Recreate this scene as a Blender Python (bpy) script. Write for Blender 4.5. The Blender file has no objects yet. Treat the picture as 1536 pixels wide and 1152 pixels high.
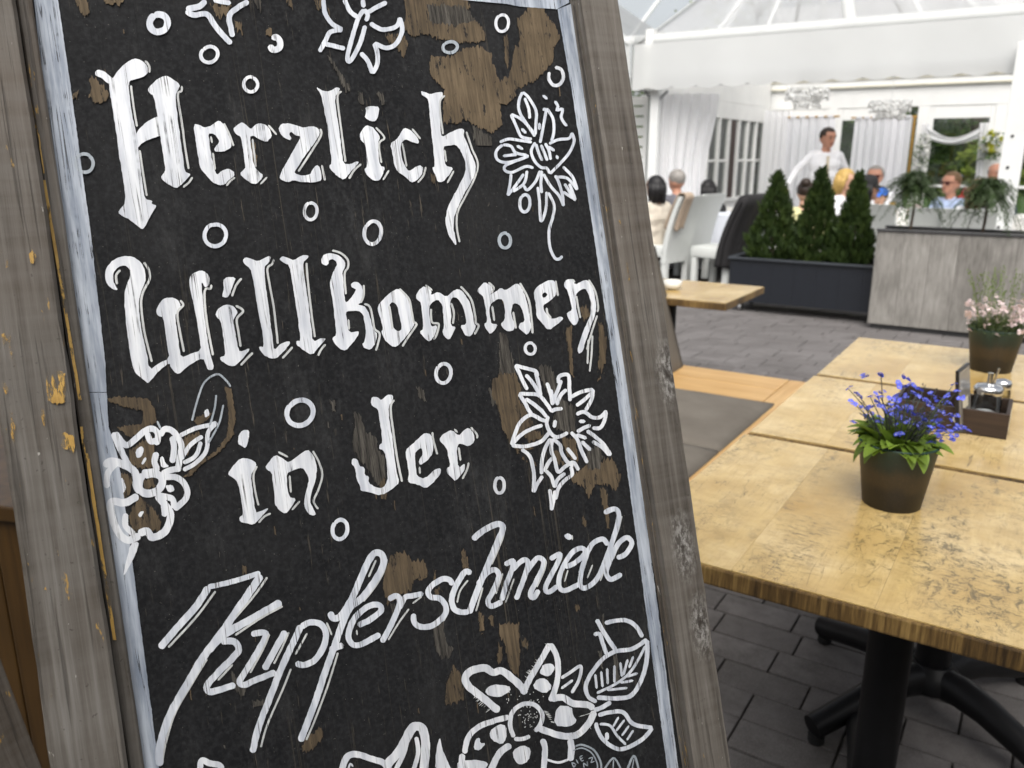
import bpy, bmesh, math, random
from mathutils import Vector, Matrix, noise
from mathutils.geometry import tessellate_polygon
random.seed(7)
R = math.radians
scene = bpy.context.scene
col = scene.collection

# ------------------------------------------------------------------ camera
F_PX, PITCH, CAM_H = 1240.0, R(15.4), 1.40          # focal length in photo pixels (1536 wide)
CAM = Vector((0, 0, CAM_H))
cd = bpy.data.cameras.new('camera'); cam = bpy.data.objects.new('camera', cd); col.objects.link(cam)
cam.location = CAM; cam.rotation_euler = (math.pi/2-PITCH, 0, 0)
cd.sensor_width = 36; cd.lens = F_PX/1536*36; cd.clip_start = .02; cd.clip_end = 400
cd.dof.use_dof = True; cd.dof.focus_distance = .75; cd.dof.aperture_fstop = 9.5
scene.camera = cam

# ------------------------------------------------------------------ light
SUN_EL, SUN_AZ = R(50), R(190)                       # bright overcast: a broad soft sun glow high behind the camera
w = bpy.data.worlds.new('World'); scene.world = w; w.use_nodes = True
nt = w.node_tree; nt.nodes.clear()
sky = nt.nodes.new('ShaderNodeTexSky'); sky.sky_type = 'NISHITA'; sky.sun_disc = False
sky.sun_elevation = SUN_EL; sky.sun_rotation = SUN_AZ; sky.air_density = 1.0; sky.dust_density = 4.0; sky.ozone_density = 1.0
hs = nt.nodes.new('ShaderNodeHueSaturation'); hs.inputs['Saturation'].default_value = .25
bg = nt.nodes.new('ShaderNodeBackground'); bg.inputs['Strength'].default_value = .10
wo = nt.nodes.new('ShaderNodeOutputWorld')
nt.links.new(sky.outputs[0], hs.inputs['Color']); nt.links.new(hs.outputs[0], bg.inputs['Color']); nt.links.new(bg.outputs[0], wo.inputs[0])
sd = bpy.data.lights.new('sun', 'SUN'); sun = bpy.data.objects.new('sun', sd); col.objects.link(sun)
sd.energy = 1.5; sd.angle = R(60); sd.color = (1, .96, .9)
sun.location = (0, 0, 20)
sun.rotation_euler = Vector((math.sin(SUN_AZ)*math.cos(SUN_EL), math.cos(SUN_AZ)*math.cos(SUN_EL), math.sin(SUN_EL))).to_track_quat('Z', 'Y').to_euler()
vs = scene.view_settings; vs.view_transform = 'Standard'; vs.look = 'None'; vs.gamma = 1; vs.use_curve_mapping = False
vs.exposure = 0.95
scene.render.engine = 'CYCLES'
scene.cycles.transparent_max_bounces = 24; scene.cycles.max_bounces = 8

# ------------------------------------------------------------------ pixel helpers
def ray(u, v):
    dx, dy = u-768, v-576
    return Vector((dx, F_PX*math.cos(PITCH)-dy*math.sin(PITCH), -(F_PX*math.sin(PITCH)+dy*math.cos(PITCH))))
def onz(u, v, z):
    d = ray(u, v); return CAM+d*((z-CAM_H)/d.z)
def depth(u, v, y):
    d = ray(u, v); return CAM+d*(y/d.y)
AZ = R(32.8)                                          # the paving, tables and planters share one grid
E2 = Vector((math.sin(AZ), math.cos(AZ), 0)); E1 = Vector((E2.y, -E2.x, 0))
ROT = -AZ                                             # local x -> E1, local y -> E2
def grid(p, a, b, z=None):
    q = p+E1*a+E2*b
    if z is not None: q.z = z
    return q

# ------------------------------------------------------------------ object helpers
def tag(o, label=None, cat=None, group=None, kind=None):
    if label: o['label'] = label
    if cat: o['category'] = cat
    if group: o['group'] = group
    if kind: o['kind'] = kind
    return o
def empty(name, loc, rz=0, label=None, cat=None, group=None):
    o = bpy.data.objects.new(name, None); col.objects.link(o)
    o.location = loc; o.rotation_euler = (0, 0, rz); o.empty_display_size = .1
    return tag(o, label, cat, group)
def link(name, me, mat=None, parent=None, loc=None, rot=None, scale=None):
    o = bpy.data.objects.new(name, me); col.objects.link(o)
    if mat is not None and not me.materials: me.materials.append(mat)
    o.parent = parent
    if loc is not None: o.location = loc
    if rot is not None: o.rotation_euler = rot
    if scale is not None: o.scale = scale
    return o
class MB:
    """collects shapes into one mesh"""
    def __init__(s): s.v = []; s.f = []
    def add(s, vs, fs):
        n = len(s.v); s.v += [tuple(v) for v in vs]; s.f += [tuple(i+n for i in f) for f in fs]; return s
    def box(s, x0, x1, y0, y1, z0, z1, m=None):
        vs = [Vector((x, y, z)) for z in (z0, z1) for y in (y0, y1) for x in (x0, x1)]
        if m is not None: vs = [m @ v for v in vs]
        return s.add(vs, [(0, 2, 3, 1), (4, 5, 7, 6), (0, 1, 5, 4), (2, 6, 7, 3), (0, 4, 6, 2), (1, 3, 7, 5)])
    def bbox(s, x0, x1, y0, y1, z0, z1, b=.003, m=None):
        """box with chamfered edges"""
        bm = bmesh.new(); bmesh.ops.create_cube(bm, size=1)
        for v in bm.verts: v.co = Vector(((x0+x1)/2+v.co.x*(x1-x0), (y0+y1)/2+v.co.y*(y1-y0), (z0+z1)/2+v.co.z*(z1-z0)))
        b = min(b, .45*min(x1-x0, y1-y0, z1-z0))
        bmesh.ops.bevel(bm, geom=bm.edges[:], offset=b, segments=2, affect='EDGES', profile=.6)
        bm.verts.index_update()
        vs = [v.co.copy() for v in bm.verts]
        if m is not None: vs = [m @ v for v in vs]
        s.add(vs, [[v.index for v in f.verts] for f in bm.faces]); bm.free(); return s
    def tube(s, pts, rad, n=8, cap=True):
        pts = [Vector(p) for p in pts]; k = len(pts)
        rad = [rad]*k if not hasattr(rad, '__len__') else rad
        vs = []; fs = []
        t0 = (pts[1]-pts[0]).normalized(); ref = Vector((0, 0, 1)) if abs(t0.z) < .9 else Vector((1, 0, 0))
        a = t0.cross(ref).normalized()
        for i, p in enumerate(pts):
            t = (pts[min(i+1, k-1)]-pts[max(i-1, 0)]).normalized()
            a = (a-t*a.dot(t)).normalized(); b = t.cross(a)
            for j in range(n):
                an = 2*math.pi*j/n; vs.append(p+(a*math.cos(an)+b*math.sin(an))*rad[i])
        for i in range(k-1):
            for j in range(n): fs.append((i*n+j, i*n+(j+1) % n, (i+1)*n+(j+1) % n, (i+1)*n+j))
        if cap: fs += [tuple(range(n-1, -1, -1)), tuple((k-1)*n+j for j in range(n))]
        return s.add(vs, fs)
    def lathe(s, prof, n=32, c=(0, 0, 0), cap0=True, cap1=True):
        vs = []; fs = []; c = Vector(c)
        for (r, z) in prof:
            for j in range(n):
                an = 2*math.pi*j/n; vs.append(c+Vector((r*math.cos(an), r*math.sin(an), z)))
        for i in range(len(prof)-1):
            for j in range(n): fs.append((i*n+j, i*n+(j+1) % n, (i+1)*n+(j+1) % n, (i+1)*n+j))
        if cap0: fs.append(tuple(range(n-1, -1, -1)))
        if cap1: fs.append(tuple((len(prof)-1)*n+j for j in range(n)))
        return s.add(vs, fs)
    def ell(s, c, r, n=14, m=8):
        c = Vector(c); vs = [c+Vector((0, 0, -r[2]))]; fs = []
        for i in range(1, m):
            ph = -math.pi/2+math.pi*i/m
            for j in range(n):
                an = 2*math.pi*j/n; vs.append(c+Vector((r[0]*math.cos(ph)*math.cos(an), r[1]*math.cos(ph)*math.sin(an), r[2]*math.sin(ph))))
        vs.append(c+Vector((0, 0, r[2]))); L = len(vs)-1
        for j in range(n): fs.append((0, 1+(j+1) % n, 1+j)); fs.append((L, L-n+j, L-n+(j+1) % n))
        for i in range(m-2):
            for j in range(n): fs.append((1+i*n+j, 1+i*n+(j+1) % n, 1+(i+1)*n+(j+1) % n, 1+(i+1)*n+j))
        return s.add(vs, fs)
    def sheet(s, fn, nu, nv):
        vs = [Vector(fn(i/nu, j/nv)) for j in range(nv+1) for i in range(nu+1)]
        return s.add(vs, [(j*(nu+1)+i, j*(nu+1)+i+1, (j+1)*(nu+1)+i+1, (j+1)*(nu+1)+i) for j in range(nv) for i in range(nu)])
    def mesh(s, name, smooth=False):
        me = bpy.data.meshes.new(name); me.from_pydata(s.v, [], s.f)
        me.update()
        if smooth: me.shade_smooth()
        return me
    def build(s, name, mat, parent=None, loc=None, rot=None, smooth=False):
        return link(name, s.mesh(name, smooth), mat, parent, loc, rot)
def autosmooth(o, ang=40):
    me = o.data; me.shade_smooth()
    me.set_sharp_from_angle(angle=R(ang)); return o

# ------------------------------------------------------------------ material helpers
class NT:
    def __init__(s, name):
        s.m = bpy.data.materials.new(name); s.m.use_nodes = True; s.t = s.m.node_tree; s.t.nodes.clear()
        s.out = s.n('ShaderNodeOutputMaterial'); s.tc = s.n('ShaderNodeTexCoord')
    def n(s, typ, **kw):
        x = s.t.nodes.new(typ)
        for k, v in kw.items(): setattr(x, k, v)
        return x
    def l(s, a, b): s.t.links.new(a, b)
    def mapping(s, scale=(1, 1, 1), rot=(0, 0, 0), loc=(0, 0, 0), src='Object'):
        m = s.n('ShaderNodeMapping'); m.inputs['Scale'].default_value = scale; m.inputs['Rotation'].default_value = rot; m.inputs['Location'].default_value = loc
        s.l(s.tc.outputs[src], m.inputs[0]); return m.outputs[0]
    def shift(s, vec):
        """offset a texture vector by the object's random number"""
        oi = s.n('ShaderNodeObjectInfo'); mm = s.n('ShaderNodeMath', operation='MULTIPLY'); mm.inputs[1].default_value = 37.0
        s.l(oi.outputs['Random'], mm.inputs[0]); a = s.n('ShaderNodeVectorMath', operation='ADD')
        s.l(vec, a.inputs[0]); s.l(mm.outputs[0], a.inputs[1]); return a.outputs[0]
    def noise(s, vec, scale=5, detail=4, rough=.55, dist=0):
        x = s.n('ShaderNodeTexNoise'); s.l(vec, x.inputs['Vector'])
        x.inputs['Scale'].default_value = scale; x.inputs['Detail'].default_value = detail; x.inputs['Roughness'].default_value = rough; x.inputs['Distortion'].default_value = dist
        return x.outputs['Fac']
    def ramp(s, fac, stops, interp='LINEAR'):
        x = s.n('ShaderNodeValToRGB'); s.l(fac, x.inputs[0]); e = x.color_ramp; e.interpolation = interp
        while len(e.elements) < len(stops): e.elements.new(.5)
        for el, (p, c) in zip(e.elements, stops):
            el.position = p; el.color = (c, c, c, 1) if not hasattr(c, '__len__') else (*c, 1)
        return x.outputs[0]
    def mix(s, fac, a, b, blend='MIX'):
        x = s.n('ShaderNodeMix', data_type='RGBA', blend_type=blend)
        for sock, val in ((x.inputs[0], fac), (x.inputs[6], a), (x.inputs[7], b)):
            if hasattr(val, 'is_output'): s.l(val, sock)
            elif hasattr(val, '__len__'): sock.default_value = (*val, 1)
            else: sock.default_value = val
        return x.outputs[2]
    def math(s, op, a, b=0.0, clamp=False):
        x = s.n('ShaderNodeMath', operation=op, use_clamp=clamp)
        for sock, val in ((x.inputs[0], a), (x.inputs[1], b)):
            if hasattr(val, 'is_output'): s.l(val, sock)
            else: sock.default_value = val
        return x.outputs[0]
    def bump(s, h, strength=.3, dist=.002):
        x = s.n('ShaderNodeBump'); x.inputs['Strength'].default_value = strength; x.inputs['Distance'].default_value = dist
        s.l(h, x.inputs['Height']); return x.outputs[0]
    def bsdf(s, color, rough=.6, normal=None, spec=.5, metal=0, trans=0, alpha=None, ior=None, subsurf=0):
        x = s.n('ShaderNodeBsdfPrincipled')
        for key, val in (('Base Color', color), ('Roughness', rough), ('Metallic', metal), ('Specular IOR Level', spec), ('Transmission Weight', trans)):
            if hasattr(val, 'is_output'): s.l(val, x.inputs[key])
            elif hasattr(val, '__len__'): x.inputs[key].default_value = (*val, 1)
            else: x.inputs[key].default_value = val
        if ior: x.inputs['IOR'].default_value = ior
        if normal is not None: s.l(normal, x.inputs['Normal'])
        if alpha is not None:
            if hasattr(alpha, 'is_output'): s.l(alpha, x.inputs['Alpha'])
            else: x.inputs['Alpha'].default_value = alpha
        return x.outputs[0]
    def done(s, sh): s.l(sh, s.out.inputs[0]); return s.m
    def mixsh(s, fac, a, b):
        x = s.n('ShaderNodeMixShader')
        if hasattr(fac, 'is_output'): s.l(fac, x.inputs[0])
        else: x.inputs[0].default_value = fac
        s.l(a, x.inputs[1]); s.l(b, x.inputs[2]); return x.outputs[0]
    def translucent(s, color):
        x = s.n('ShaderNodeBsdfTranslucent')
        if hasattr(color, 'is_output'): s.l(color, x.inputs[0])
        else: x.inputs[0].default_value = (*color, 1)
        return x.outputs[0]
def plain(name, c, rough=.6, var=.15, scale=8, bump=0, metal=0, spec=.5, rand=False):
    """one colour with soft mottling"""
    t = NT(name); v = t.mapping()
    if rand: v = t.shift(v)
    f = t.noise(v, scale, 5, .6)
    cc = t.ramp(f, [(.25, [x*(1-var) for x in c]), (.75, [min(1, x*(1+var)) for x in c])])
    nb = t.bump(t.noise(v, scale*6, 3), bump, .002) if bump else None
    return t.done(t.bsdf(cc, rough, nb, spec, metal))
def wood(name, dark, light, axis='z', fine=160, rough=.6, bump=.3, coarse=7, rand=True, stretch=.04, spec=.4):
    t = NT(name); sc = {'x': (stretch, 1, 1), 'y': (1, stretch, 1), 'z': (1, 1, stretch)}[axis]
    v = t.mapping(sc)
    if rand: v = t.shift(v)
    a = t.noise(v, fine, 6, .65, .3); b = t.noise(v, coarse*4, 4, .55, 1.2); c = t.noise(t.mapping(), coarse, 3)
    f = t.math('ADD', t.math('MULTIPLY', a, .4), t.math('ADD', t.math('MULTIPLY', b, .4), t.math('MULTIPLY', c, .2)))
    cc = t.ramp(f, [(.36, dark), (.62, light)])
    return t.done(t.bsdf(cc, rough, t.bump(f, bump, .002), spec))
def cloth(name, c, trans=.35, rough=.9, var=.04, tc=None):
    t = NT(name); f = t.noise(t.mapping(), 3, 4)
    cc = t.ramp(f, [(.3, [x*(1-var) for x in c]), (.7, c)])
    return t.done(t.mixsh(trans, t.bsdf(cc, rough, None, .2), t.translucent(tc or c)))
# ================================================================== THE WELCOME SIGN (A-frame board)
B_AZ, LEAN = R(61.1), R(17.5)
bR = Vector((math.sin(B_AZ), math.cos(B_AZ), 0)); bN = Vector((math.cos(B_AZ), -math.sin(B_AZ), 0))
bU = Vector((0, 0, 1))*math.cos(LEAN)-bN*math.sin(LEAN); bF = bN*math.cos(LEAN)+Vector((0, 0, 1))*math.sin(LEAN)
d0 = ray(500, 576); bP = CAM+d0*(.7/d0.y)
T0 = bP.z/bU.z                                        # board length from the centre point down to the ground
def b2(px, py, h=0):
    """photo pixel -> board coordinates (along, up) on the plane h in front of the board"""
    d = ray(px, py); P = bP+bF*h
    X = CAM+d*((P-CAM).dot(bF)/d.dot(bF))-bP
    return (X.dot(bR), X.dot(bU)+T0)
base = bP-bU*T0
sign = empty('welcome_sign', base, 0, 'tall black A-frame welcome board with white painted lettering in a grey weathered wooden frame', 'sign board')
sign.rotation_mode = 'QUATERNION'
sign.rotation_quaternion = Matrix((bR, -bF, bU)).transposed().to_quaternion()

# ---- materials
def m_board():
    t = NT('black board paint'); v = t.mapping((1, 1, .05)); u = t.mapping()
    cloud = t.noise(u, 9, 6, .65); fine = t.noise(u, 260, 3, .6)
    c = t.ramp(cloud, [(.3, (.0050, .0054, .0062)), (.5, (.0100, .0103, .0110)), (.62, (.0145, .0147, .0148)), (.78, (.026, .0255, .0245))])
    c = t.mix(t.ramp(fine, [(.42, 0), (.68, .8)]), c, (.030, .0305, .0315))
    c = t.mix(t.ramp(t.noise(u, 420, 4, .7), [(.5, 0), (.7, .5)]), c, (.004, .004, .005))
    vs_ = t.ramp(t.noise(t.mapping((1, 1, .10)), 150, 5, .75), [(.4, 0), (.75, 1)])
    c = t.mix(t.math('MULTIPLY', vs_, .5), c, (.021, .021, .0212))
    fib = t.noise(v, 420, 3, .7)
    m1 = t.ramp(fib, [(.655, 0), (.72, 1)]); zone = t.ramp(t.noise(u, 6, 4, .6), [(.42, 0), (.68, 1)])
    c = t.mix(t.math('MULTIPLY', t.math('MULTIPLY', m1, zone), .9), c, (.17, .14, .10))
    crack = t.ramp(t.noise(t.mapping((1, 1, .012), (0, R(-1.5), 0)), 75, 2, .5), [(.495, 0), (.5, 1), (.505, 0)])
    czone = t.ramp(t.noise(t.mapping((1, 1, .35)), 7, 3), [(.5, 0), (.62, 1)])
    c = t.mix(t.math('MULTIPLY', t.math('MULTIPLY', crack, czone), .55), c, (.14, .115, .08))
    chalk = t.ramp(t.noise(t.mapping((1, 1, .35), (0, R(40), 0)), 16, 7, .8), [(.54, 0), (.8, 1)])
    c = t.mix(t.math('MULTIPLY', chalk, .4), c, (.12, .12, .115))
    hz = t.ramp(t.noise(u, 4, 5, .6), [(.45, 0), (.75, 1)]); c = t.mix(t.math('MULTIPLY', hz, .22), c, (.036, .0355, .034)); c = t.mix(1.0, c, (.84, .85, .88), 'MULTIPLY')
    speck = t.ramp(t.noise(u, 700, 2, .5), [(.74, 0), (.77, 1)])
    c = t.mix(t.math('MULTIPLY', speck, .5), c, (.3, .28, .24))
    h = t.math('ADD', t.math('MULTIPLY', fib, .5), t.math('SUBTRACT', t.math('MULTIPLY', fine, .5), t.math('MULTIPLY', crack, .6)))
    return t.done(t.bsdf(c, .8, t.bump(h, .45, .0008), .18))
def m_paint(name, col_a, col_b, wear=.60, streak=.5, thinness=.30):
    t = NT(name); v = t.mapping((1, 1, .035)); u = t.mapping()
    s1 = t.noise(v, 480, 4, .7); s2 = t.noise(t.mapping((1, 1, .09)), 120, 4, .6); cl = t.noise(u, 26, 4, .6)
    c = t.mix(t.math('MULTIPLY', t.ramp(s2, [(.38, 0), (.66, 1)]), streak), col_a, col_b)
    c = t.mix(t.math('MULTIPLY', t.ramp(cl, [(.4, 0), (.7, 1)]), .4), c, col_a)
    crack = t.ramp(t.noise(t.mapping((1, 1, .02), (0, R(4), 0)), 110, 3, .6), [(.482, 0), (.5, 1), (.516, 0)])
    cz = t.ramp(t.noise(u, 40, 3), [(.4, 0), (.55, 1)])
    worn = t.ramp(t.math('ADD', t.math('MULTIPLY', s1, .75), t.math('MULTIPLY', cl, .25)), [(wear, 0), (wear+.08, 1)])
    thin = t.math('MULTIPLY', t.ramp(t.math('ADD', t.math('MULTIPLY', s2, .6), t.math('MULTIPLY', t.noise(u, 11, 3), .4)), [(.42, 0), (.66, 1)]), thinness)
    hole = t.math('MAXIMUM', t.math('MAXIMUM', worn, thin), t.math('MULTIPLY', t.math('MULTIPLY', crack, cz), .8))
    tr = t.n('ShaderNodeBsdfTransparent').outputs[0]
    return t.done(t.mixsh(hole, t.bsdf(c, .55, t.bump(t.math('ADD', s2, t.math('MULTIPLY', s1, .5)), .25, .0006), .35), tr))
def m_bare():
    t = NT('bare wood'); v = t.mapping((1, 1, .06)); u = t.mapping()
    a = t.noise(v, 300, 5, .7); b = t.noise(u, 14, 4, .6)
    f = t.math('ADD', t.math('MULTIPLY', a, .6), t.math('MULTIPLY', b, .4))
    c = t.ramp(f, [(.34, (.03, .024, .018)), (.5, (.092, .068, .042)), (.68, (.175, .13, .08))])
    bl = t.ramp(t.noise(t.mapping((1, 1, .25)), 150, 5, .75), [(.57, 0), (.63, 1)])
    c = t.mix(bl, c, (.013, .013, .0135))
    return t.done(t.bsdf(c, .8, t.bump(a, .5, .001), .25))
def m_grey_bare():
    t = NT('grey bare wood'); v = t.mapping((1, 1, .06))
    a = t.noise(v, 340, 5, .75)
    c = t.ramp(a, [(.36, (.012, .012, .012)), (.5, (.055, .050, .043)), (.68, (.13, .12, .105))])
    return t.done(t.bsdf(c, .85, t.bump(a, .5, .001), .2))
def m_frame(name, axis_x=False, dark=1.0, yellow=.66, knots=(), brownish=.45):
    t = NT(name); st = .03
    v = t.shift(t.mapping((1, 1, st) if not axis_x else (st, 1, 1))); u = t.shift(t.mapping())
    a = t.noise(v, 220, 6, .7, .2); b = t.noise(v, 45, 4, .6, 1.5); cl = t.noise(u, 5, 4, .55)
    f = t.math('ADD', t.math('MULTIPLY', a, .35), t.math('ADD', t.math('MULTIPLY', b, .35), t.math('MULTIPLY', cl, .3)))
    k = dark*.78
    c = t.ramp(f, [(.36, (.035*k, .028*k, .022*k)), (.45, (.10*k, .086*k, .070*k)), (.54, (.165*k, .148*k, .128*k)), (.66, (.30*k, .285*k, .262*k))])
    brown = t.ramp(t.noise(u, 3.2, 3), [(.45, 0), (.7, 1)])
    c = t.mix(t.math('MULTIPLY', brown, brownish), c, (.13*k, .085*k, .05*k))
    rings = t.ramp(t.noise(t.mapping((1, 1, 14) if not axis_x else (14, 1, 1)), 6, 3, .6), [(.35, 0), (.65, 1)])
    c = t.mix(t.math('MULTIPLY', rings, .22), c, (.25*k, .23*k, .21*k))
    dk = t.ramp(t.noise(v, 130, 3, .6), [(.60, 0), (.66, 1)])
    c = t.mix(t.math('MULTIPLY', dk, .55), c, (.035, .03, .025))
    y = t.ramp(t.math('ADD', t.math('MULTIPLY', t.noise(t.mapping((1, 1, .22)), 60, 5, .7), .7), t.math('MULTIPLY', t.noise(u, 9, 3), .3)), [(yellow-.05, 0), (yellow-.035, 1)])
    c = t.mix(t.math('MULTIPLY', y, .85), c, (.40, .24, .055))
    wsp = t.ramp(t.noise(t.mapping((1, 1, .3)), 190, 3, .7), [(.72, 0), (.745, 1)])
    c = t.mix(t.math('MULTIPLY', wsp, .7), c, (.5, .48, .44))
    pit = t.ramp(t.noise(u, 240, 2), [(.70, 0), (.76, 1)])
    c = t.mix(t.math('MULTIPLY', pit, .6), c, (.03, .025, .02))
    for (kx, kz) in knots:
        vm = t.n('ShaderNodeVectorMath', operation='SUBTRACT'); t.l(t.tc.outputs['Object'], vm.inputs[0]); vm.inputs[1].default_value = (kx, -.02, kz)
        v2 = t.n('ShaderNodeVectorMath', operation='MULTIPLY'); t.l(vm.outputs[0], v2.inputs[0]); v2.inputs[1].default_value = (1, .2, .42)
        ln = t.n('ShaderNodeVectorMath', operation='LENGTH'); t.l(v2.outputs[0], ln.inputs[0])
        dist = t.math('ADD', ln.outputs['Value'], t.math('MULTIPLY', t.math('SUBTRACT', t.noise(t.mapping(), 90, 4, .7), .5), .012))
        msk = t.ramp(t.math('MULTIPLY', dist, 50), [(.15, 1), (.9, 0)])
        rg = t.ramp(t.noise(t.mapping((1, 1, .5)), 260, 4, .8), [(.44, (.035, .03, .026)), (.52, (.20, .19, .175)), (.62, (.42, .41, .39))])
        c = t.mix(t.math('MULTIPLY', msk, .75), c, rg)
        c = t.mix(t.math('MULTIPLY', t.ramp(t.math('MULTIPLY', dist, 50), [(.04, 1), (.2, 0)]), .8), c, (.03, .022, .016))
    h = t.math('SUBTRACT', t.math('ADD', t.math('MULTIPLY', a, .6), t.math('MULTIPLY', b, .5)), t.math('MULTIPLY', dk, .6))
    return t.done(t.bsdf(c, t.ramp(cl, [(.35, .5), (.7, .75)]), t.bump(h, .6, .0016), .35))
M_BOARD = m_board()
M_WHITE = m_paint('white lettering paint', (.76, .775, .80), (.52, .56, .65), .645, .6)
M_SCRIPT = m_paint('thin white script paint', (.70, .725, .77), (.46, .51, .61), .635, .65)
M_LINE = m_paint('thin white line paint', (.60, .61, .60), (.42, .44, .45), .62, .5)
M_STRIPE = m_paint('blue white border paint', (.47, .51, .57), (.22, .26, .33), .60, 1.0)
M_GREYP = m_paint('grey white paint', (.42, .46, .50), (.25, .29, .33), .61, .7)
M_BARE = m_bare(); M_GBARE = m_grey_bare()
M_FRAME = m_frame('weathered frame wood', brownish=.5, dark=.92); M_FRAME2 = m_frame('weathered inner moulding', dark=.78, yellow=.64)
M_FRAMEX = m_frame('weathered cross rail wood', True)

# ---- carpentry: board panel, rails, mouldings, rear leaf
S0 = b2(0, 628, .02)[0]; S1 = .5*(b2(925, 0, .02)[0]+b2(1103, 1152, .02)[0])
SL = b2(28, 31, .02)[0]; SLm = b2(54, 40, .008)[0]
SRr = .5*(b2(874, 0, .02)[0]+b2(1044, 1152, .02)[0]); SRm = .3195
ZT = b2(740, 0)[1]+.020
def rail(name, x0, x1, y0, y1, z0, z1, mat, amp=.0012, nseg=90, along='z', b=.0025):
    """a sawn rail with uneven edges: rectangular section swept with small wander and knocks"""
    rng = random.Random(hash((round(x0, 3), round(z0, 3))) & 0xffff)
    mb = MB(); sec = [(0, b), (b, 0), (1-b, 0), (1, b), (1, 1-b), (1-b, 1), (b, 1), (0, 1-b)]
    ww = x1-x0 if along == 'z' else z1-z0; dd = y1-y0
    sec = []
    for (cx, cy, sx, sy) in ((0, 0, 1, 1), (1, 0, -1, 1), (1, 1, -1, -1), (0, 1, 1, -1)):
        p = [(cx*ww+sx*b, cy*dd), (cx*ww, cy*dd+sy*b)]
        if (cx, cy) in ((0, 0), (1, 1)): p = p[::-1]
        sec += p
    vs = []; fs = []; n = len(sec); off = rng.random()*50
    lo, hi = (z0, z1) if along == 'z' else (x0, x1)
    for i in range(nseg+1):
        q = lo+(hi-lo)*i/nseg
        for k, (a, d) in enumerate(sec):
            e = noise.noise(Vector((q*14, off+(k//2)*5, 0)))*amp+noise.noise(Vector((q*70, off+(k//2)*5, 3)))*amp*.5
            knock = max(0, noise.noise(Vector((q*23, off+k*3.1, 9)))-.45)*amp*9
            sx = (1 if a < ww/2 else -1); sy = (1 if d < dd/2 else -1)
            aa = a+e+knock*sx; d2 = d+knock*sy*.7
            vs.append((x0+aa, y0+d2, q) if along == 'z' else (q, y0+d2, z0+aa))
    for i in range(nseg):
        for k in range(n):
            f = (i*n+k, i*n+(k+1) % n, (i+1)*n+(k+1) % n, (i+1)*n+k)
            fs.append(f if along == 'z' else f[::-1])
    fs += [tuple(range(n-1, -1, -1)), tuple(nseg*n+k for k in range(n))]
    mb.add(vs, fs); o = mb.build(name, mat, sign); autosmooth(o, 30); return o
MB().box(SL-.004, SRr+.004, .001, .012, .27, ZT+.02).build('board_panel', M_BOARD, sign)
# panel face sits at local y = 0.001; paint lies just in front of it
rail('side_rail', S0, SL, -.020, .022, 0, ZT+.075, M_FRAME)
M_FRAMER = m_frame('weathered frame wood with knots', dark=1.08, yellow=.70, knots=(b2(1002, 560, .02), b2(1052, 940, .02), b2(1025, 820, .02)), brownish=.12)
rail('side_rail', SRr, S1, -.020, .022, 0, ZT+.075, M_FRAMER)
rail('inner_moulding', SL+.0006, SLm, -.008, .0, .27, ZT+.015, M_FRAME2, .0006, b=.0015)
rail('inner_moulding', SRm, SRr-.0006, -.008, .0, .27, ZT+.015, M_FRAME2, .0006, b=.0015)
rail('top_rail', SL+.0006, SRr-.0006, -.019, .021, ZT+.016, ZT+.074, M_FRAMEX, .0008, along='x')
rail('bottom_rail', SL+.0006, SRr-.0006, -.019, .021, .20, .268, M_FRAMEX, .0008, along='x')
# rear leaf, hinged at the top and leaning the other way
rear = Matrix.Translation((0, .024, ZT+.07)) @ Matrix.Rotation(2*LEAN-R(3), 4, 'X')
for (x0, x1) in ((S0, SL), (SRr, S1)):
    mb = MB(); mb.bbox(x0, x1, .0, .03, -(ZT+.055), 0, .003, rear); mb.build('rear_leg', M_FRAME, sign)
for zz in (-.1, -1.1):
    mb = MB(); mb.bbox(SL+.001, SRr-.001, .004, .026, zz-.05, zz, .003, rear); mb.build('rear_rail', M_FRAMEX, sign)
for x in (S0+.03, S1-.03):
    mb = MB(); mb.bbox(x-.02, x+.02, -.004, .034, ZT+.0755, ZT+.0785, .001); mb.build('hinge', plain('hinge steel', (.2, .2, .2), .4, metal=.9), sign)

# ---- paint: everything is traced from the photograph and laid on the panel
ZOOM = dict(A=(100, 60, 3.841), B=(400, 60, 3.491), C=(140, 360, 4.042), D=(480, 360, 3.491), E=(320, 560, 3.657), F=(220, 780, 3.0975),
            G=(560, 740, 3.84), H=(660, 920, 4.518), I=(720, 120, 4.117), J=(760, 540, 5.011), K=(140, 560, 3.718), L=(250, 0, 4.151),
            M=(440, 0, 3.2), N=(260, 1060, 3.339), O=(0, 0, 3.2), Q=(720, 500, 4.114), P=(0, 0, 1))
_lev = [0]
def level():
    _lev[0] = (_lev[0]+1) % 45; return .00022+_lev[0]*.000009
def zp(z, p):
    x, y, s = ZOOM[z]; return (x+p[0]/s, y+p[1]/s)
def chaikin(pts, closed, k=1, a=.22):
    for _ in range(k):
        out = []; n = len(pts)
        for i in range(n if closed else n-1):
            p, q = pts[i], pts[(i+1) % n]
            out.append((p[0]*(1-a)+q[0]*a, p[1]*(1-a)+q[1]*a)); out.append((p[0]*a+q[0]*(1-a), p[1]*a+q[1]*(1-a)))
        if not closed: out = [pts[0]]+out+[pts[-1]]
        pts = out
    return pts
def resample(pts, step, closed=False):
    n = len(pts); out = []
    for i in range(n if closed else n-1):
        p, q = pts[i], pts[(i+1) % n]; L = math.dist(p, q); k = max(1, int(L/step))
        for j in range(k): out.append((p[0]+(q[0]-p[0])*j/k, p[1]+(q[1]-p[1])*j/k))
    if not closed: out.append(pts[-1])
    return out
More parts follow.
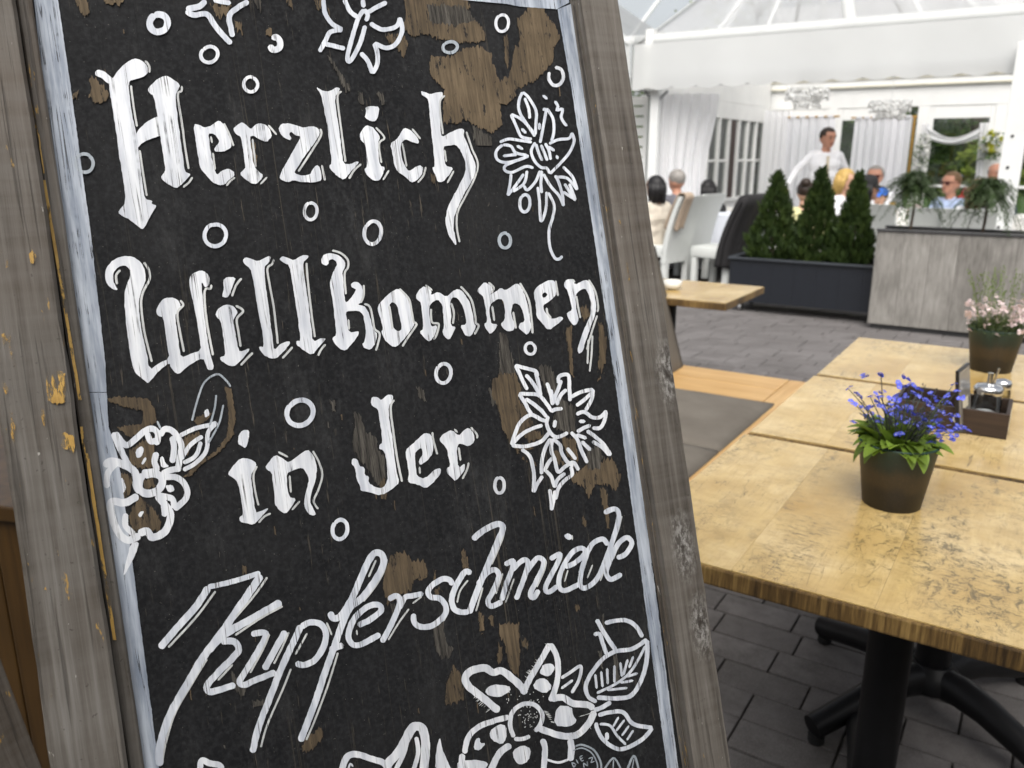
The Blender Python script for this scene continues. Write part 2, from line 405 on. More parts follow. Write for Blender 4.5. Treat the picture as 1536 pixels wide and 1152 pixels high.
def jit(pts, a, b, seed):
    return [(x+a*noise.noise(Vector((x*.35, y*.12, seed)))+a*.4*noise.noise(Vector((x*1.1, y*.5, seed+5))), y+b*noise.noise(Vector((x*.5, y*.15, seed+9)))+(.5*b*noise.noise(Vector((x*1.1, y*.06, seed+3))) if b > 2 else 0)) for x, y in pts]
def poly_mesh(mb, z, loops, smooth=1, rough=(.8, .8), step=3.0, h=None):
    h = level() if h is None else h; L = []
    for lp in loops:
        p = [zp(z, q) for q in lp]
        if smooth: p = chaikin(p, True, smooth)
        p = jit(resample(p, step, True), rough[0], rough[1], h*1e5+len(L))
        L.append([Vector((*b2(*q), 0)) for q in p])
    flat = [v for l in L for v in l]
    tris = tessellate_polygon(L)
    vs = [(v.x, -h, v.y) for v in flat]; fs = []
    for t in tris:
        a, b, c = (flat[i] for i in t)
        fs.append(tuple(t) if (b-a).cross(c-a).z > 0 else tuple(reversed(t)))
    mb.add(vs, fs)
def catmull(pts, step=2.0):
    if len(pts) < 3: return resample(pts, step)
    P = [pts[0]]+list(pts)+[pts[-1]]; out = []
    for i in range(1, len(P)-2):
        p0, p1, p2, p3 = P[i-1:i+3]; k = max(2, int(math.dist(p1, p2)/step))
        for j in range(k):
            t = j/k
            out.append(tuple(.5*((2*p1[c])+(-p0[c]+p2[c])*t+(2*p0[c]-5*p1[c]+4*p2[c]-p3[c])*t*t+(-p0[c]+3*p1[c]-3*p2[c]+p3[c])*t**3) for c in (0, 1)))
    out.append(pts[-1]); return out
def stroke(mb, z, wd, pts, h=None, taper=False, rough=.6):
    h = level() if h is None else h
    p = catmull([zp(z, q) for q in pts]); wpx = wd/ZOOM[z][2]*(1.1 if z in 'FG' and wd > 15 else 1); n = len(p); sd = h*1e5
    tot = 0; acc = [0]
    for i in range(1, n): tot += math.dist(p[i-1], p[i]); acc.append(tot)
    rows = []
    for i in range(n):
        a, b = p[max(0, i-1)], p[min(n-1, i+1)]; dx, dy = b[0]-a[0], b[1]-a[1]; L = math.hypot(dx, dy) or 1
        nx, ny = -dy/L, dx/L
        e = min(acc[i], tot-acc[i]); r = wpx/2
        r *= math.sqrt(max(.03, 1-max(0, 1-e/(r*.9))**2)) if e < r*.9 else 1   # round brush ends
        if taper: r *= .45+.55*math.sin(math.pi*min(1, .08+acc[i]/tot))
        r1 = r*(1+.14*noise.noise(Vector((acc[i]*.12, sd, 1))))+rough*.4*noise.noise(Vector((acc[i]*.5, sd, 2)))
        r2 = r*(1+.14*noise.noise(Vector((acc[i]*.12, sd, 7))))+rough*.4*noise.noise(Vector((acc[i]*.5, sd, 8)))
        rows.append(((p[i][0]+nx*r1, p[i][1]+ny*r1), (p[i][0]-nx*r2, p[i][1]-ny*r2)))
    vs = []; fs = []
    for i, (a, b) in enumerate(rows):
        hh = h+i*8e-7
        for q in (a, b): s, t = b2(*q); vs.append((s, -hh, t))
    for i in range(n-1): fs.append((2*i, 2*i+2, 2*i+3, 2*i+1))
    # face the viewer (local -y)
    out = []
    for f in fs:
        a, b, c = (Vector(vs[i]) for i in f[:3]); out.append(f if (b-a).cross(c-a).y < 0 else f[::-1])
    mb.add(vs, out)
def paint(name, z, polys=(), strokes=(), lines=(), mat=None, wline=9):
    if polys or strokes:
        mb = MB()
        for lp in polys: poly_mesh(mb, z, lp if isinstance(lp[0], list) else [lp])
        for (wd, pts) in strokes: stroke(mb, z, wd, pts)
        o = mb.build(name, mat or M_WHITE, sign)
    if lines:
        for pts in lines:
            mb = MB(); stroke(mb, z, wline, pts, rough=.4); mb.build('shadow_line', M_LINE, o if (polys or strokes) else sign)

# bare patches where the black paint has flaked away
def patch(z, pts, mat=None, rough=(2.2, 7)):
    mb = MB(); poly_mesh(mb, z, [pts], 0, rough, 1.2, .00005+random.random()*.0001); mb.build('flaked_patch', mat or M_BARE, sign)
patch('M', [(530, -10), (830, -10), (850, 40), (830, 60), (880, 110), (925, 160), (920, 195), (830, 205), (700, 185), (640, 165), (560, 170), (530, 120), (540, 60)])
for q in ([(655, 265), (740, 275), (830, 230), (900, 225), (950, 260), (968, 340), (985, 385), (950, 420), (850, 440), (730, 430), (690, 390), (660, 360)],
          [(720, 425), (860, 425), (990, 385), (1030, 370), (1075, 400), (1070, 460), (1030, 500), (990, 490), (900, 520), (720, 500)],
          [(718, 490), (860, 500), (992, 485), (1000, 600), (950, 640), (870, 600), (820, 570), (800, 590), (720, 585)],
          [(1075, 80), (1130, 60), (1200, 60), (1260, 120), (1280, 180), (1250, 230), (1160, 260), (1082, 240), (1085, 180)],
          [(1062, 225), (1150, 235), (1250, 225), (1245, 300), (1180, 370), (1100, 420), (1020, 410), (1040, 350)],
          [(1130, -8), (1190, -8), (1212, 75), (1125, 75)]): patch('M', q, None, (2.2, 5))
patch('M', [(640, 20), (820, 30), (880, 100), (780, 120), (660, 110)], M_GBARE)
patch('M', [(440, 165), (495, 160), (540, 170), (550, 220), (525, 280), (505, 240), (460, 200)])
patch('M', [(308, 440), (330, 445), (338, 500), (318, 495)], M_GBARE); patch('M', [(400, 440), (425, 445), (440, 495), (415, 480)], M_GBARE)
patch('M', [(100, 0), (140, 0), (135, 40), (110, 30)]); patch('M', [(1010, 170), (1028, 170), (1035, 330), (1018, 300)])
patch('M', [(160, 250), (180, 280), (270, 420), (255, 440), (200, 340)], M_GBARE)
patch('B', [(1075, 440), (1110, 470), (1180, 500), (1190, 700), (1165, 870), (1130, 800), (1110, 640)], M_GBARE)
patch('B', [(860, 690), (885, 720), (880, 745), (862, 735)])
patch('A', [(130, 220), (160, 215), (190, 250), (240, 300), (235, 350), (170, 365), (130, 330), (140, 270)]); patch('A', [(0, 310), (70, 290), (60, 330), (10, 360)])
patch('A', [(1060, 590), (1090, 590), (1095, 720), (1080, 720)])
patch('O', [(360, -5), (420, -5), (430, 60), (400, 80), (380, 50)]); patch('O', [(490, -5), (590, -5), (580, 25), (510, 20)]); patch('O', [(1010, 20), (1110, 25), (1100, 55), (1050, 90), (1030, 60)])
patch('O', [(1125, 95), (1160, 110), (1165, 160), (1140, 150)]); patch('O', [(1220, -5), (1250, -5), (1258, 70), (1235, 40)], M_GBARE); patch('O', [(1370, -5), (1395, -5), (1405, 45)])
patch('O', [(1275, 140), (1305, 140), (1300, 170), (1278, 168)])
patch('Q', [(120, 0), (160, 0), (185, 100), (205, 170), (215, 260), (120, 250), (122, 150)], M_GBARE)
patch('Q', [(120, 245), (215, 250), (255, 330), (235, 400), (300, 500), (330, 560), (210, 650), (180, 680), (130, 560), (110, 440), (70, 380), (80, 280)])
patch('Q', [(55, 345), (80, 350), (108, 440), (80, 440)], M_GBARE)
patch('Q', [(360, 200), (430, 200), (470, 270), (480, 330), (440, 400), (400, 340), (370, 260)], M_GBARE)
patch('Q', [(490, 400), (560, 440), (590, 470), (590, 600), (540, 620), (480, 600), (440, 560), (460, 490)], M_GBARE)
patch('Q', [(575, 870), (650, 820), (700, 800), (810, 770), (870, 880), (840, 980), (790, 930), (700, 950), (670, 1020), (640, 950), (560, 910)]); patch('Q', [(650, 700), (740, 700), (760, 770), (740, 830), (670, 840)], M_GBARE)
patch('Q', [(200, 700), (330, 690), (360, 800), (300, 800), (250, 760)]); patch('Q', [(250, 600), (340, 600), (400, 640), (300, 670)]); patch('Q', [(500, 640), (590, 640), (605, 790), (540, 760)])
patch('Q', [(410, 850), (440, 860), (455, 960), (420, 950)], M_GBARE); patch('Q', [(540, 10), (565, 10), (575, 270), (555, 250)]); patch('Q', [(735, 10), (780, 20), (775, 240), (700, 320), (740, 200)]); patch('Q', [(740, 960), (775, 960), (795, 1110), (770, 1120)])
patch('Q', [(440, 730), (490, 720), (520, 800), (470, 810)])
patch('D', [(1360, 355), (1395, 345), (1412, 395), (1380, 420)]); patch('D', [(1455, 420), (1480, 440), (1500, 560), (1480, 690), (1455, 660), (1470, 540)]); patch('D', [(1290, 460), (1320, 455), (1318, 560), (1322, 690), (1300, 690)])
patch('K', [(80, 140), (170, 130), (300, 140), (345, 200), (350, 270), (290, 310), (200, 360), (130, 300), (200, 290), (270, 280), (280, 210), (190, 190), (90, 160)], None, (1.5, 3))
patch('K', [(735, 70), (770, 90), (795, 260), (780, 340), (740, 400), (690, 450), (600, 510), (550, 570), (500, 580), (580, 500), (690, 430), (740, 350), (760, 240), (740, 130)], None, (2.4, 2.5))
patch('K', [(200, 430), (330, 340), (345, 520), (240, 530), (200, 500)]); patch('K', [(200, 790), (260, 690), (340, 760), (380, 830), (370, 880), (220, 880)]); patch('K', [(110, 600), (160, 550), (220, 590), (200, 690), (130, 690)]); patch('K', [(490, 360), (590, 330), (600, 360), (530, 440), (490, 450)]); patch('K', [(270, 600), (330, 580), (350, 630), (290, 650)])
patch('K', [(560, 260), (600, 230), (660, 220), (640, 260), (580, 290)], None, (1.5, 3))
patch('G', [(60, 560), (60, 480), (90, 380), (130, 340), (190, 340), (220, 400), (290, 390), (320, 460), (280, 500), (230, 490), (220, 560), (160, 590), (80, 640)])
patch('G', [(100, 640), (145, 640), (140, 720), (110, 730)], M_GBARE); patch('G', [(340, 770), (400, 740), (420, 860), (460, 890), (440, 940), (390, 950), (350, 880)], M_GBARE)
patch('G', [(505, 340), (530, 330), (550, 430), (520, 430)]); patch('G', [(605, 690), (630, 690), (640, 800), (615, 815)]); patch('G', [(665, 700), (690, 705), (695, 770), (675, 760)]); patch('G', [(345, 430), (360, 430), (365, 490), (350, 500)])
patch('G', [(350, 560), (390, 540), (400, 580), (360, 590)]); patch('G', [(850, 840), (890, 850), (895, 885), (860, 880)]); patch('G', [(1200, 140), (1230, 150), (1225, 190), (1205, 180)]); patch('G', [(1310, 0), (1345, 0), (1360, 190), (1345, 200), (1330, 90)]); patch('G', [(1160, 640), (1190, 645), (1185, 680), (1165, 675)])
patch('F', [(490, 840), (550, 840), (540, 920), (500, 910)], M_GBARE); patch('F', [(720, 1040), (810, 950), (820, 1010), (760, 1070), (725, 1075)]); patch('F', [(390, 700), (410, 720), (460, 790), (440, 830), (410, 780)], M_GBARE); patch('F', [(445, 210), (462, 215), (468, 250), (448, 250)])
patch('H', [(30, 610), (40, 480), (90, 350), (140, 400), (165, 560), (160, 590), (70, 620)]); patch('H', [(400, 70), (530, 70), (545, 260), (530, 430), (470, 370), (450, 280), (440, 200), (405, 160)]); patch('H', [(400, 200), (425, 200), (420, 320), (385, 330)]); patch('H', [(550, 170), (590, 190), (600, 230), (560, 220)], M_GBARE)
patch('H', [(1100, 20), (1112, 20), (1115, 140), (1104, 140)], M_GBARE); patch('H', [(1070, 250), (1095, 250), (1105, 380), (1090, 380)], M_GBARE); patch('H', [(1170, 270), (1200, 290), (1220, 470), (1185, 480)], M_GBARE)
patch('E', [(1115, 75), (1150, 90), (1168, 150), (1130, 140)], M_GBARE); patch('E', [(640, 150), (665, 150), (670, 210), (655, 210)], M_GBARE); patch('E', [(770, 200), (800, 230), (840, 330), (890, 350), (910, 420), (940, 470), (945, 560), (900, 610), (870, 560), (830, 500), (790, 460), (760, 390), (775, 300)], M_GBARE); patch('E', [(900, 540), (940, 560), (955, 740), (930, 750), (915, 640)])
rngp = random.Random(11)
for k in range(70):                                   # small flakes scattered along the grain
    x, y = rngp.uniform(90, 1000), rngp.uniform(0, 1150)
    if not (b2(x, y)[0] > SLm+.03 and b2(x, y)[0] < SRm-.03): continue
    ww, hh = rngp.uniform(.7, 2.4), rngp.uniform(4, 16)
    patch('P', [(x, y), (x+ww, y+1), (x+ww+hh*.12, y+hh), (x+hh*.12, y+hh-1)], rngp.choice((M_GBARE, M_BARE)), (1, 3))

# painted border
def stripe(pts, name='border_stripe'):
    mb = MB(); poly_mesh(mb, 'P', [pts], 0, (.7, .4), 3); mb.build(name, M_STRIPE, sign)
stripe([(50, -8), (86, -8), (106, 130), (135, 340), (158, 545), (160, 588), (118, 588), (88, 340), (65, 130)])
stripe([(160, 589), (163, 640), (178, 690), (195, 815), (240, 1165), (207, 1165), (175, 880), (160, 800), (140, 640), (119, 589)])
stripe([(836, 14), (856, 6), (880, 130), (912, 360), (950, 640), (985, 900), (1019, 1165), (1002, 1165), (960, 850), (925, 590), (890, 350), (858, 140)])
stripe([(672, -2), (760, 6), (780, 10), (835, 14), (838, 12), (854, 4), (850, -14), (672, -14)])

def stripe_b(pts):
    mb = MB(); h = level(); lp = [(x+.0006*noise.noise(Vector((z*60, x*9, h*1e5))), z) for x, z in resample(pts, .01, True)]
    P = [Vector((x, z, 0)) for x, z in lp]; mb.add([(v.x, -h, v.y) for v in P], [t if (P[t[1]]-P[t[0]]).cross(P[t[2]]-P[t[0]]).z > 0 else t[::-1] for t in tessellate_polygon([P])]); mb.build('border_stripe', M_STRIPE, sign)
qa, qb = b2(207, 1166), b2(240, 1166); stripe_b([qa, qb, (qb[0], .31), (qa[0], .31)])
qa, qb = b2(1002, 1166), b2(1019, 1166); stripe_b([qa, qb, (qb[0], .31), (qa[0], .31)])
stripe_b([(b2(86, -8)[0], .312), (b2(1002, 1166)[0]-.001, .312), (b2(1002, 1166)[0]-.001, .33), (b2(86, -8)[0], .33)])
qa, qb = b2(50, -9), b2(86, -9); qc = b2(672, -2)[1]; stripe_b([(qa[0], qa[1]), (qb[0], qb[1]), (qb[0]+.001, qc), (qa[0]+.003, qc)])
stripe_b([(qa[0]+.003, qc+.0005), (b2(671, -2)[0], qc), (b2(671, -14)[0], qc+.012), (qa[0]+.003, qc+.013)])
# first line: Herzlich
paint('letter', 'A', [[(240, 255), (270, 215), (300, 170), (345, 130), (385, 107), (430, 115), (465, 150), (470, 190), (440, 215), (405, 225), (370, 232), (355, 250), (362, 330), (375, 420), (390, 490), (405, 560), (420, 700), (437, 830), (450, 918), (495, 925), (490, 945), (520, 955), (490, 1000), (460, 1060), (440, 1092), (425, 1085), (370, 1040), (300, 1003), (300, 985), (342, 935), (325, 800), (300, 650), (287, 540), (262, 380)],
    [(400, 540), (420, 510), (470, 465), (540, 435), (560, 500), (575, 545), (510, 560), (440, 590), (400, 630), (370, 625)],
    [(465, 285), (490, 255), (525, 225), (570, 203), (610, 225), (655, 258), (640, 290), (625, 320), (635, 420), (650, 530), (665, 640), (680, 750), (690, 765), (715, 772), (690, 805), (655, 840), (630, 855), (590, 835), (555, 810), (540, 790), (560, 765), (570, 750), (555, 660), (540, 560), (525, 450), (512, 380), (500, 320), (480, 310)]],
    [(40, [(165, 188), (210, 203), (262, 245)])],
    [[(370, 262), (385, 380), (405, 500)], [(420, 635), (445, 800), (462, 900)], [(662, 265), (662, 295), (640, 320), (665, 490), (685, 640), (703, 745)], [(670, 850), (705, 820), (725, 790)], [(450, 120), (475, 150), (478, 190)]], wline=12)
paint('letter', 'A', [[(728, 483), (765, 490), (790, 505), (825, 500), (850, 480), (878, 462), (910, 490), (930, 540), (950, 600), (945, 625), (900, 645), (860, 645), (848, 632), (870, 600), (880, 585), (862, 555), (845, 540), (815, 540), (825, 600), (835, 680), (850, 740), (865, 780), (890, 755), (930, 740), (960, 755), (968, 785), (940, 800), (910, 835), (880, 838), (840, 820), (800, 775), (770, 740), (760, 690), (745, 590)]], (),
    [[(830, 555), (838, 595)], [(842, 650), (855, 750)], [(905, 480), (935, 540), (962, 612)], [(920, 842), (940, 815), (970, 792)]], wline=11)
paint('letter', 'A', [[(960, 515), (980, 490), (1010, 473), (1040, 495), (1060, 515), (1085, 490), (1110, 480), (1150, 490), (1175, 525), (1182, 560), (1150, 588), (1110, 575), (1075, 550), (1055, 560), (1065, 640), (1080, 730), (1100, 755), (1135, 780), (1115, 810), (1095, 830), (1065, 828), (1030, 805), (995, 770), (1020, 745), (1030, 735), (1020, 660), (1010, 590), (1000, 555), (975, 545)]], (),
    [[(1070, 570), (1090, 735)], [(1160, 490), (1210, 548)], [(1115, 832), (1155, 790)]], wline=11)
paint('letter', 'B', [[(60, 470), (75, 440), (120, 437), (160, 450), (195, 460), (240, 450), (270, 465), (280, 490), (250, 540), (205, 600), (165, 660), (140, 700), (190, 712), (225, 705), (240, 680), (260, 655), (278, 665), (285, 700), (288, 735), (250, 747), (190, 745), (140, 735), (110, 745), (65, 730), (75, 690), (105, 640), (150, 560), (180, 505), (150, 500), (125, 480), (115, 495), (130, 515), (120, 528), (80, 505)]], (),
    [[(280, 465), (284, 500), (240, 575), (165, 690)], [(288, 655), (305, 738)]], wline=11)
paint('letter', 'B', [[(257, 247), (285, 262), (315, 272), (345, 262), (360, 250), (385, 253), (375, 275), (355, 300), (365, 380), (380, 480), (390, 570), (400, 650), (440, 650), (470, 638), (485, 640), (440, 690), (405, 735), (370, 715), (330, 675), (328, 655), (340, 650), (330, 560), (320, 460), (300, 360), (290, 310), (280, 280)]], (),
    [[(392, 270), (370, 300), (385, 440), (412, 640)], [(430, 728), (460, 680), (495, 650)]], wline=11)
paint('letter', 'B', [[(517, 353), (550, 347), (590, 352), (582, 400), (570, 425), (545, 425), (513, 410), (520, 380)], [(485, 500), (500, 470), (520, 445), (550, 455), (575, 480), (595, 510), (580, 540), (585, 590), (592, 660), (620, 668), (605, 710), (590, 738), (560, 738), (525, 710), (510, 680), (525, 665), (522, 600), (515, 545), (495, 530)]], (),
    [[(570, 458), (615, 512), (588, 545), (600, 645)], [(608, 735), (640, 682)]], wline=10)
paint('letter', 'B', [[(645, 545), (680, 520), (700, 490), (718, 460), (750, 470), (780, 500), (800, 535), (790, 545), (750, 530), (725, 520), (700, 545), (705, 610), (720, 660), (745, 690), (770, 670), (800, 655), (820, 672), (810, 710), (780, 740), (755, 748), (725, 715), (685, 690), (668, 660), (660, 600)]], (),
    [[(710, 540), (732, 665)], [(760, 465), (805, 520)], [(790, 748), (820, 710), (832, 665)]], wline=10)
paint('letter', 'B', [[(803, 268), (830, 275), (855, 285), (890, 275), (920, 273), (922, 295), (900, 325), (905, 400), (910, 470), (915, 510), (960, 485), (1020, 460), (1035, 475), (1030, 500), (1050, 545), (1075, 610), (1095, 650), (1090, 710), (1060, 760), (1020, 830), (985, 910), (975, 980), (995, 1070), (985, 1075), (950, 1020), (933, 950), (945, 880), (985, 800), (1020, 740), (1040, 690), (1040, 640), (1015, 580), (990, 550), (940, 555), (925, 560), (928, 610), (935, 660), (975, 670), (960, 700), (920, 745), (895, 745), (885, 715), (865, 670), (880, 665), (875, 600), (865, 520), (855, 420), (848, 330), (840, 305), (815, 292)]], (),
    [[(932, 292), (905, 335), (922, 495)], [(930, 575), (940, 640)], [(1045, 480), (1075, 570), (1105, 645), (1090, 720), (1040, 820), (1000, 900), (995, 980), (1010, 1060)], [(945, 750), (980, 685)]], wline=10)
# second line: Willkommen
paint('letter', 'C', [[(150, 305), (120, 300), (85, 270), (68, 220), (80, 165), (120, 120), (180, 97), (240, 100), (290, 135), (318, 190), (315, 260), (290, 310), (275, 370), (278, 450), (295, 560), (320, 670), (340, 790), (400, 745), (460, 718), (450, 650), (437, 560), (425, 470), (390, 460), (378, 430), (400, 385), (425, 355), (470, 348), (510, 360), (530, 395), (520, 430), (495, 455), (505, 540), (520, 640), (530, 715), (590, 690), (655, 668), (645, 600), (630, 500), (605, 370), (585, 290), (580, 230), (600, 205), (650, 182), (690, 200), (708, 240), (700, 275), (675, 290), (660, 255), (655, 270), (665, 380), (675, 480), (690, 590), (710, 700), (730, 760), (728, 785), (695, 790), (680, 750), (665, 715), (600, 745), (545, 790), (518, 813), (490, 800), (470, 770), (462, 745), (400, 790), (350, 850), (330, 870), (310, 850), (245, 800), (225, 700), (205, 560), (195, 470), (187, 370), (195, 290), (225, 220), (220, 175), (190, 152), (150, 165), (120, 200), (118, 245), (135, 280)]], (),
    [[(165, 182), (138, 215), (145, 270)], [(305, 135), (335, 180), (340, 240), (300, 320), (290, 400), (310, 560), (355, 740)], [(525, 365), (545, 395), (510, 440), (520, 530), (550, 680)], [(715, 270), (710, 295), (675, 310), (685, 480), (725, 700)]], wline=14)
paint('letter', 'C', [[(790, 228), (865, 222), (845, 280), (820, 345), (795, 350), (780, 340), (790, 290)], [(740, 460), (750, 425), (780, 400), (815, 390), (855, 405), (875, 435), (860, 465), (845, 490), (860, 560), (880, 670), (900, 675), (945, 655), (940, 680), (890, 735), (850, 770), (810, 755), (770, 730), (768, 710), (800, 700), (795, 640), (785, 560), (772, 490)]], (),
    [[(900, 232), (865, 275), (840, 343)], [(862, 398), (908, 430), (870, 480), (880, 560), (893, 648)], [(893, 760), (935, 715), (967, 683)]], wline=14)
paint('letter', 'C', [[(905, 125), (920, 105), (960, 115), (995, 132), (1040, 110), (1065, 93), (1075, 105), (1065, 135), (1035, 165), (1040, 240), (1058, 370), (1065, 410), (1075, 520), (1090, 620), (1095, 670), (1140, 625), (1190, 612), (1192, 630), (1150, 680), (1110, 718), (1075, 720), (1030, 695), (1002, 655), (1010, 645), (1035, 650), (1025, 560), (1005, 460), (985, 340), (970, 240), (950, 170), (915, 145)]], (),
    [[(1092, 115), (1085, 145), (1055, 175), (1070, 280), (1095, 420), (1118, 630)], [(1145, 718), (1180, 680), (1208, 648)]], wline=13)
paint('letter', 'C', [[(1128, 115), (1145, 97), (1180, 110), (1215, 125), (1260, 95), (1305, 92), (1300, 110), (1270, 135), (1275, 200), (1290, 300), (1305, 400), (1320, 520), (1330, 620), (1390, 592), (1410, 600), (1370, 645), (1325, 700), (1270, 665), (1230, 635), (1230, 612), (1258, 612), (1245, 520), (1225, 380), (1205, 250), (1190, 155), (1150, 135)]], (),
    [[(1292, 138), (1300, 250), (1320, 430), (1342, 590)], [(1362, 703), (1380, 665), (1408, 632)]], wline=13)
paint('letter', 'D', [[(5, 100), (20, 75), (60, 68), (105, 85), (130, 115), (132, 140), (115, 170), (120, 200), (125, 260), (130, 330), (150, 318), (175, 285), (190, 258), (180, 255), (165, 247), (160, 235), (175, 218), (200, 220), (220, 245), (225, 290), (215, 325), (195, 340), (230, 345), (250, 370), (265, 420), (280, 470), (300, 495), (290, 540), (265, 575), (235, 570), (218, 545), (230, 535), (240, 500), (235, 440), (225, 390), (200, 370), (150, 372), (135, 378), (140, 430), (150, 485), (200, 478), (205, 490), (170, 540), (135, 580), (100, 570), (65, 525), (65, 510), (85, 500), (80, 440), (70, 350), (58, 280), (50, 230), (60, 190), (78, 150), (90, 125), (80, 108), (60, 100), (45, 105), (45, 125), (30, 135), (10, 125)]], (),
    [[(62, 55), (110, 70), (145, 105), (145, 145), (128, 180), (135, 285)], [(228, 235), (228, 290), (212, 330)], [(230, 335), (260, 350), (275, 410), (285, 465), (312, 495), (292, 580)], [(148, 415), (152, 470)]], wline=11)
paint('letter', 'D', [[[(300, 350), (330, 310), (370, 275), (405, 252), (435, 275), (465, 320), (475, 370), (485, 430), (495, 440), (470, 480), (430, 530), (400, 560), (370, 555), (335, 520), (320, 480), (330, 470), (318, 420), (305, 380)], [(360, 340), (380, 322), (405, 345), (415, 400), (430, 465), (410, 480), (385, 465), (370, 420)]]], (),
    [[(362, 345), (370, 400), (380, 468)], [(415, 255), (465, 310), (478, 370), (490, 430), (505, 442), (460, 510), (430, 558)]], wline=11)
paint('letter', 'D', [[(500, 290), (515, 265), (545, 240), (585, 265), (580, 290), (620, 270), (660, 300), (690, 270), (725, 253), (755, 280), (785, 330), (800, 390), (805, 440), (818, 450), (800, 490), (780, 508), (755, 495), (733, 445), (765, 445), (762, 400), (745, 340), (720, 305), (690, 300), (680, 330), (685, 390), (685, 450), (710, 455), (695, 490), (675, 525), (650, 505), (638, 475), (650, 460), (645, 390), (640, 340), (615, 310), (585, 330), (570, 350), (575, 420), (580, 455), (615, 445), (605, 490), (575, 535), (545, 515), (520, 480), (540, 465), (535, 400), (530, 330), (505, 310)]], (),
    [[(550, 235), (588, 265)], [(580, 360), (585, 430), (620, 440), (612, 490), (595, 522)], [(685, 330), (700, 380), (695, 440)], [(735, 243), (790, 310), (812, 400), (815, 435), (830, 450), (808, 495)]], wline=11)
paint('letter', 'D', [[(820, 265), (840, 240), (860, 220), (895, 240), (905, 270), (885, 290), (920, 270), (945, 250), (970, 265), (1000, 245), (1030, 225), (1055, 250), (1080, 310), (1095, 380), (1100, 430), (1110, 450), (1085, 500), (1060, 480), (1040, 460), (1045, 435), (1070, 430), (1065, 380), (1040, 335), (1010, 330), (1000, 370), (1005, 410), (1020, 440), (1015, 470), (985, 480), (960, 465), (945, 440), (965, 420), (970, 370), (955, 310), (930, 310), (895, 330), (885, 360), (890, 410), (895, 440), (930, 440), (915, 470), (892, 495), (870, 470), (858, 440), (875, 430), (868, 370), (855, 300), (840, 285)]], (),
    [[(880, 222), (908, 250), (895, 280)], [(900, 345), (912, 425)], [(1010, 375), (1025, 465)], [(1045, 225), (1090, 310), (1105, 400), (1112, 490)]], wline=11)
paint('letter', 'D', [[[(1118, 270), (1140, 240), (1185, 215), (1220, 208), (1235, 235), (1235, 285), (1215, 310), (1185, 330), (1165, 340), (1170, 370), (1195, 400), (1215, 415), (1260, 400), (1275, 410), (1250, 435), (1195, 475), (1165, 440), (1130, 400), (1130, 340), (1120, 300)], [(1160, 285), (1175, 272), (1190, 285), (1180, 300), (1165, 305)]]], (), [[(1232, 212), (1245, 295)], [(1185, 355), (1190, 385), (1210, 410)]], wline=11)
paint('letter', 'D', [[(1275, 230), (1290, 205), (1320, 205), (1335, 235), (1370, 215), (1400, 208), (1425, 240), (1440, 300), (1445, 360), (1435, 410), (1420, 440), (1405, 490), (1385, 540), (1375, 585), (1355, 598), (1345, 580), (1360, 530), (1380, 470), (1400, 430), (1415, 390), (1418, 330), (1405, 280), (1385, 250), (1345, 275), (1335, 300), (1340, 350), (1345, 385), (1355, 415), (1340, 445), (1325, 448), (1300, 415), (1290, 390), (1300, 375), (1318, 370), (1310, 320), (1295, 265), (1280, 250)]], (),
    [[(1318, 205), (1335, 222)], [(1340, 292), (1350, 350), (1362, 410)], [(1405, 208), (1440, 270), (1455, 350), (1450, 378)], [(1450, 395), (1425, 470), (1395, 575)], [(1425, 500), (1420, 600), (1410, 690)], [(1405, 520), (1400, 650)]], wline=10)
# third line: in der
paint('letter', 'E', [[(140, 335), (160, 312), (198, 310), (195, 360), (178, 412), (155, 400), (133, 385)], [(78, 550), (110, 505), (150, 465), (200, 468), (240, 495), (225, 525), (205, 560), (215, 640), (230, 765), (265, 755), (295, 740), (302, 745), (260, 790), (220, 832), (180, 822), (145, 815), (143, 790), (165, 775), (155, 700), (140, 620), (125, 585), (95, 565)]], (),
    [[(240, 508), (220, 560), (230, 650), (248, 725)], [(248, 820), (280, 785), (315, 768)]], wline=11)
paint('letter', 'E', [[(282, 520), (300, 490), (340, 445), (385, 470), (415, 490), (460, 455), (515, 415), (550, 450), (570, 520), (560, 590), (540, 650), (530, 700), (545, 740), (565, 770), (550, 783), (520, 770), (495, 725), (500, 680), (515, 630), (525, 580), (510, 550), (490, 515), (440, 530), (400, 550), (405, 620), (415, 680), (455, 685), (430, 730), (395, 773), (360, 750), (335, 715), (335, 650), (325, 590), (320, 545)]], (),
    [[(355, 430), (410, 460)], [(418, 560), (425, 655)], [(545, 425), (580, 490), (597, 560), (575, 640), (550, 700), (575, 745)], [(430, 750), (475, 700)]], wline=11)
paint('letter', 'E', [[(862, 155), (870, 130), (900, 130), (920, 150), (950, 118), (985, 118), (985, 145), (960, 180), (965, 260), (980, 340), (990, 430), (1000, 520), (1020, 600), (995, 625), (920, 672), (850, 650), (808, 645), (805, 620), (785, 580), (775, 510), (757, 500), (760, 465), (790, 470), (800, 510), (830, 515), (830, 560), (855, 565), (850, 600), (890, 625), (930, 630), (955, 590), (955, 530), (945, 450), (930, 420), (910, 415), (912, 390), (928, 380), (922, 320), (908, 230), (902, 195), (870, 180)]], (), [[(992, 145), (972, 190), (988, 330), (1010, 480), (1035, 595)]], wline=12)
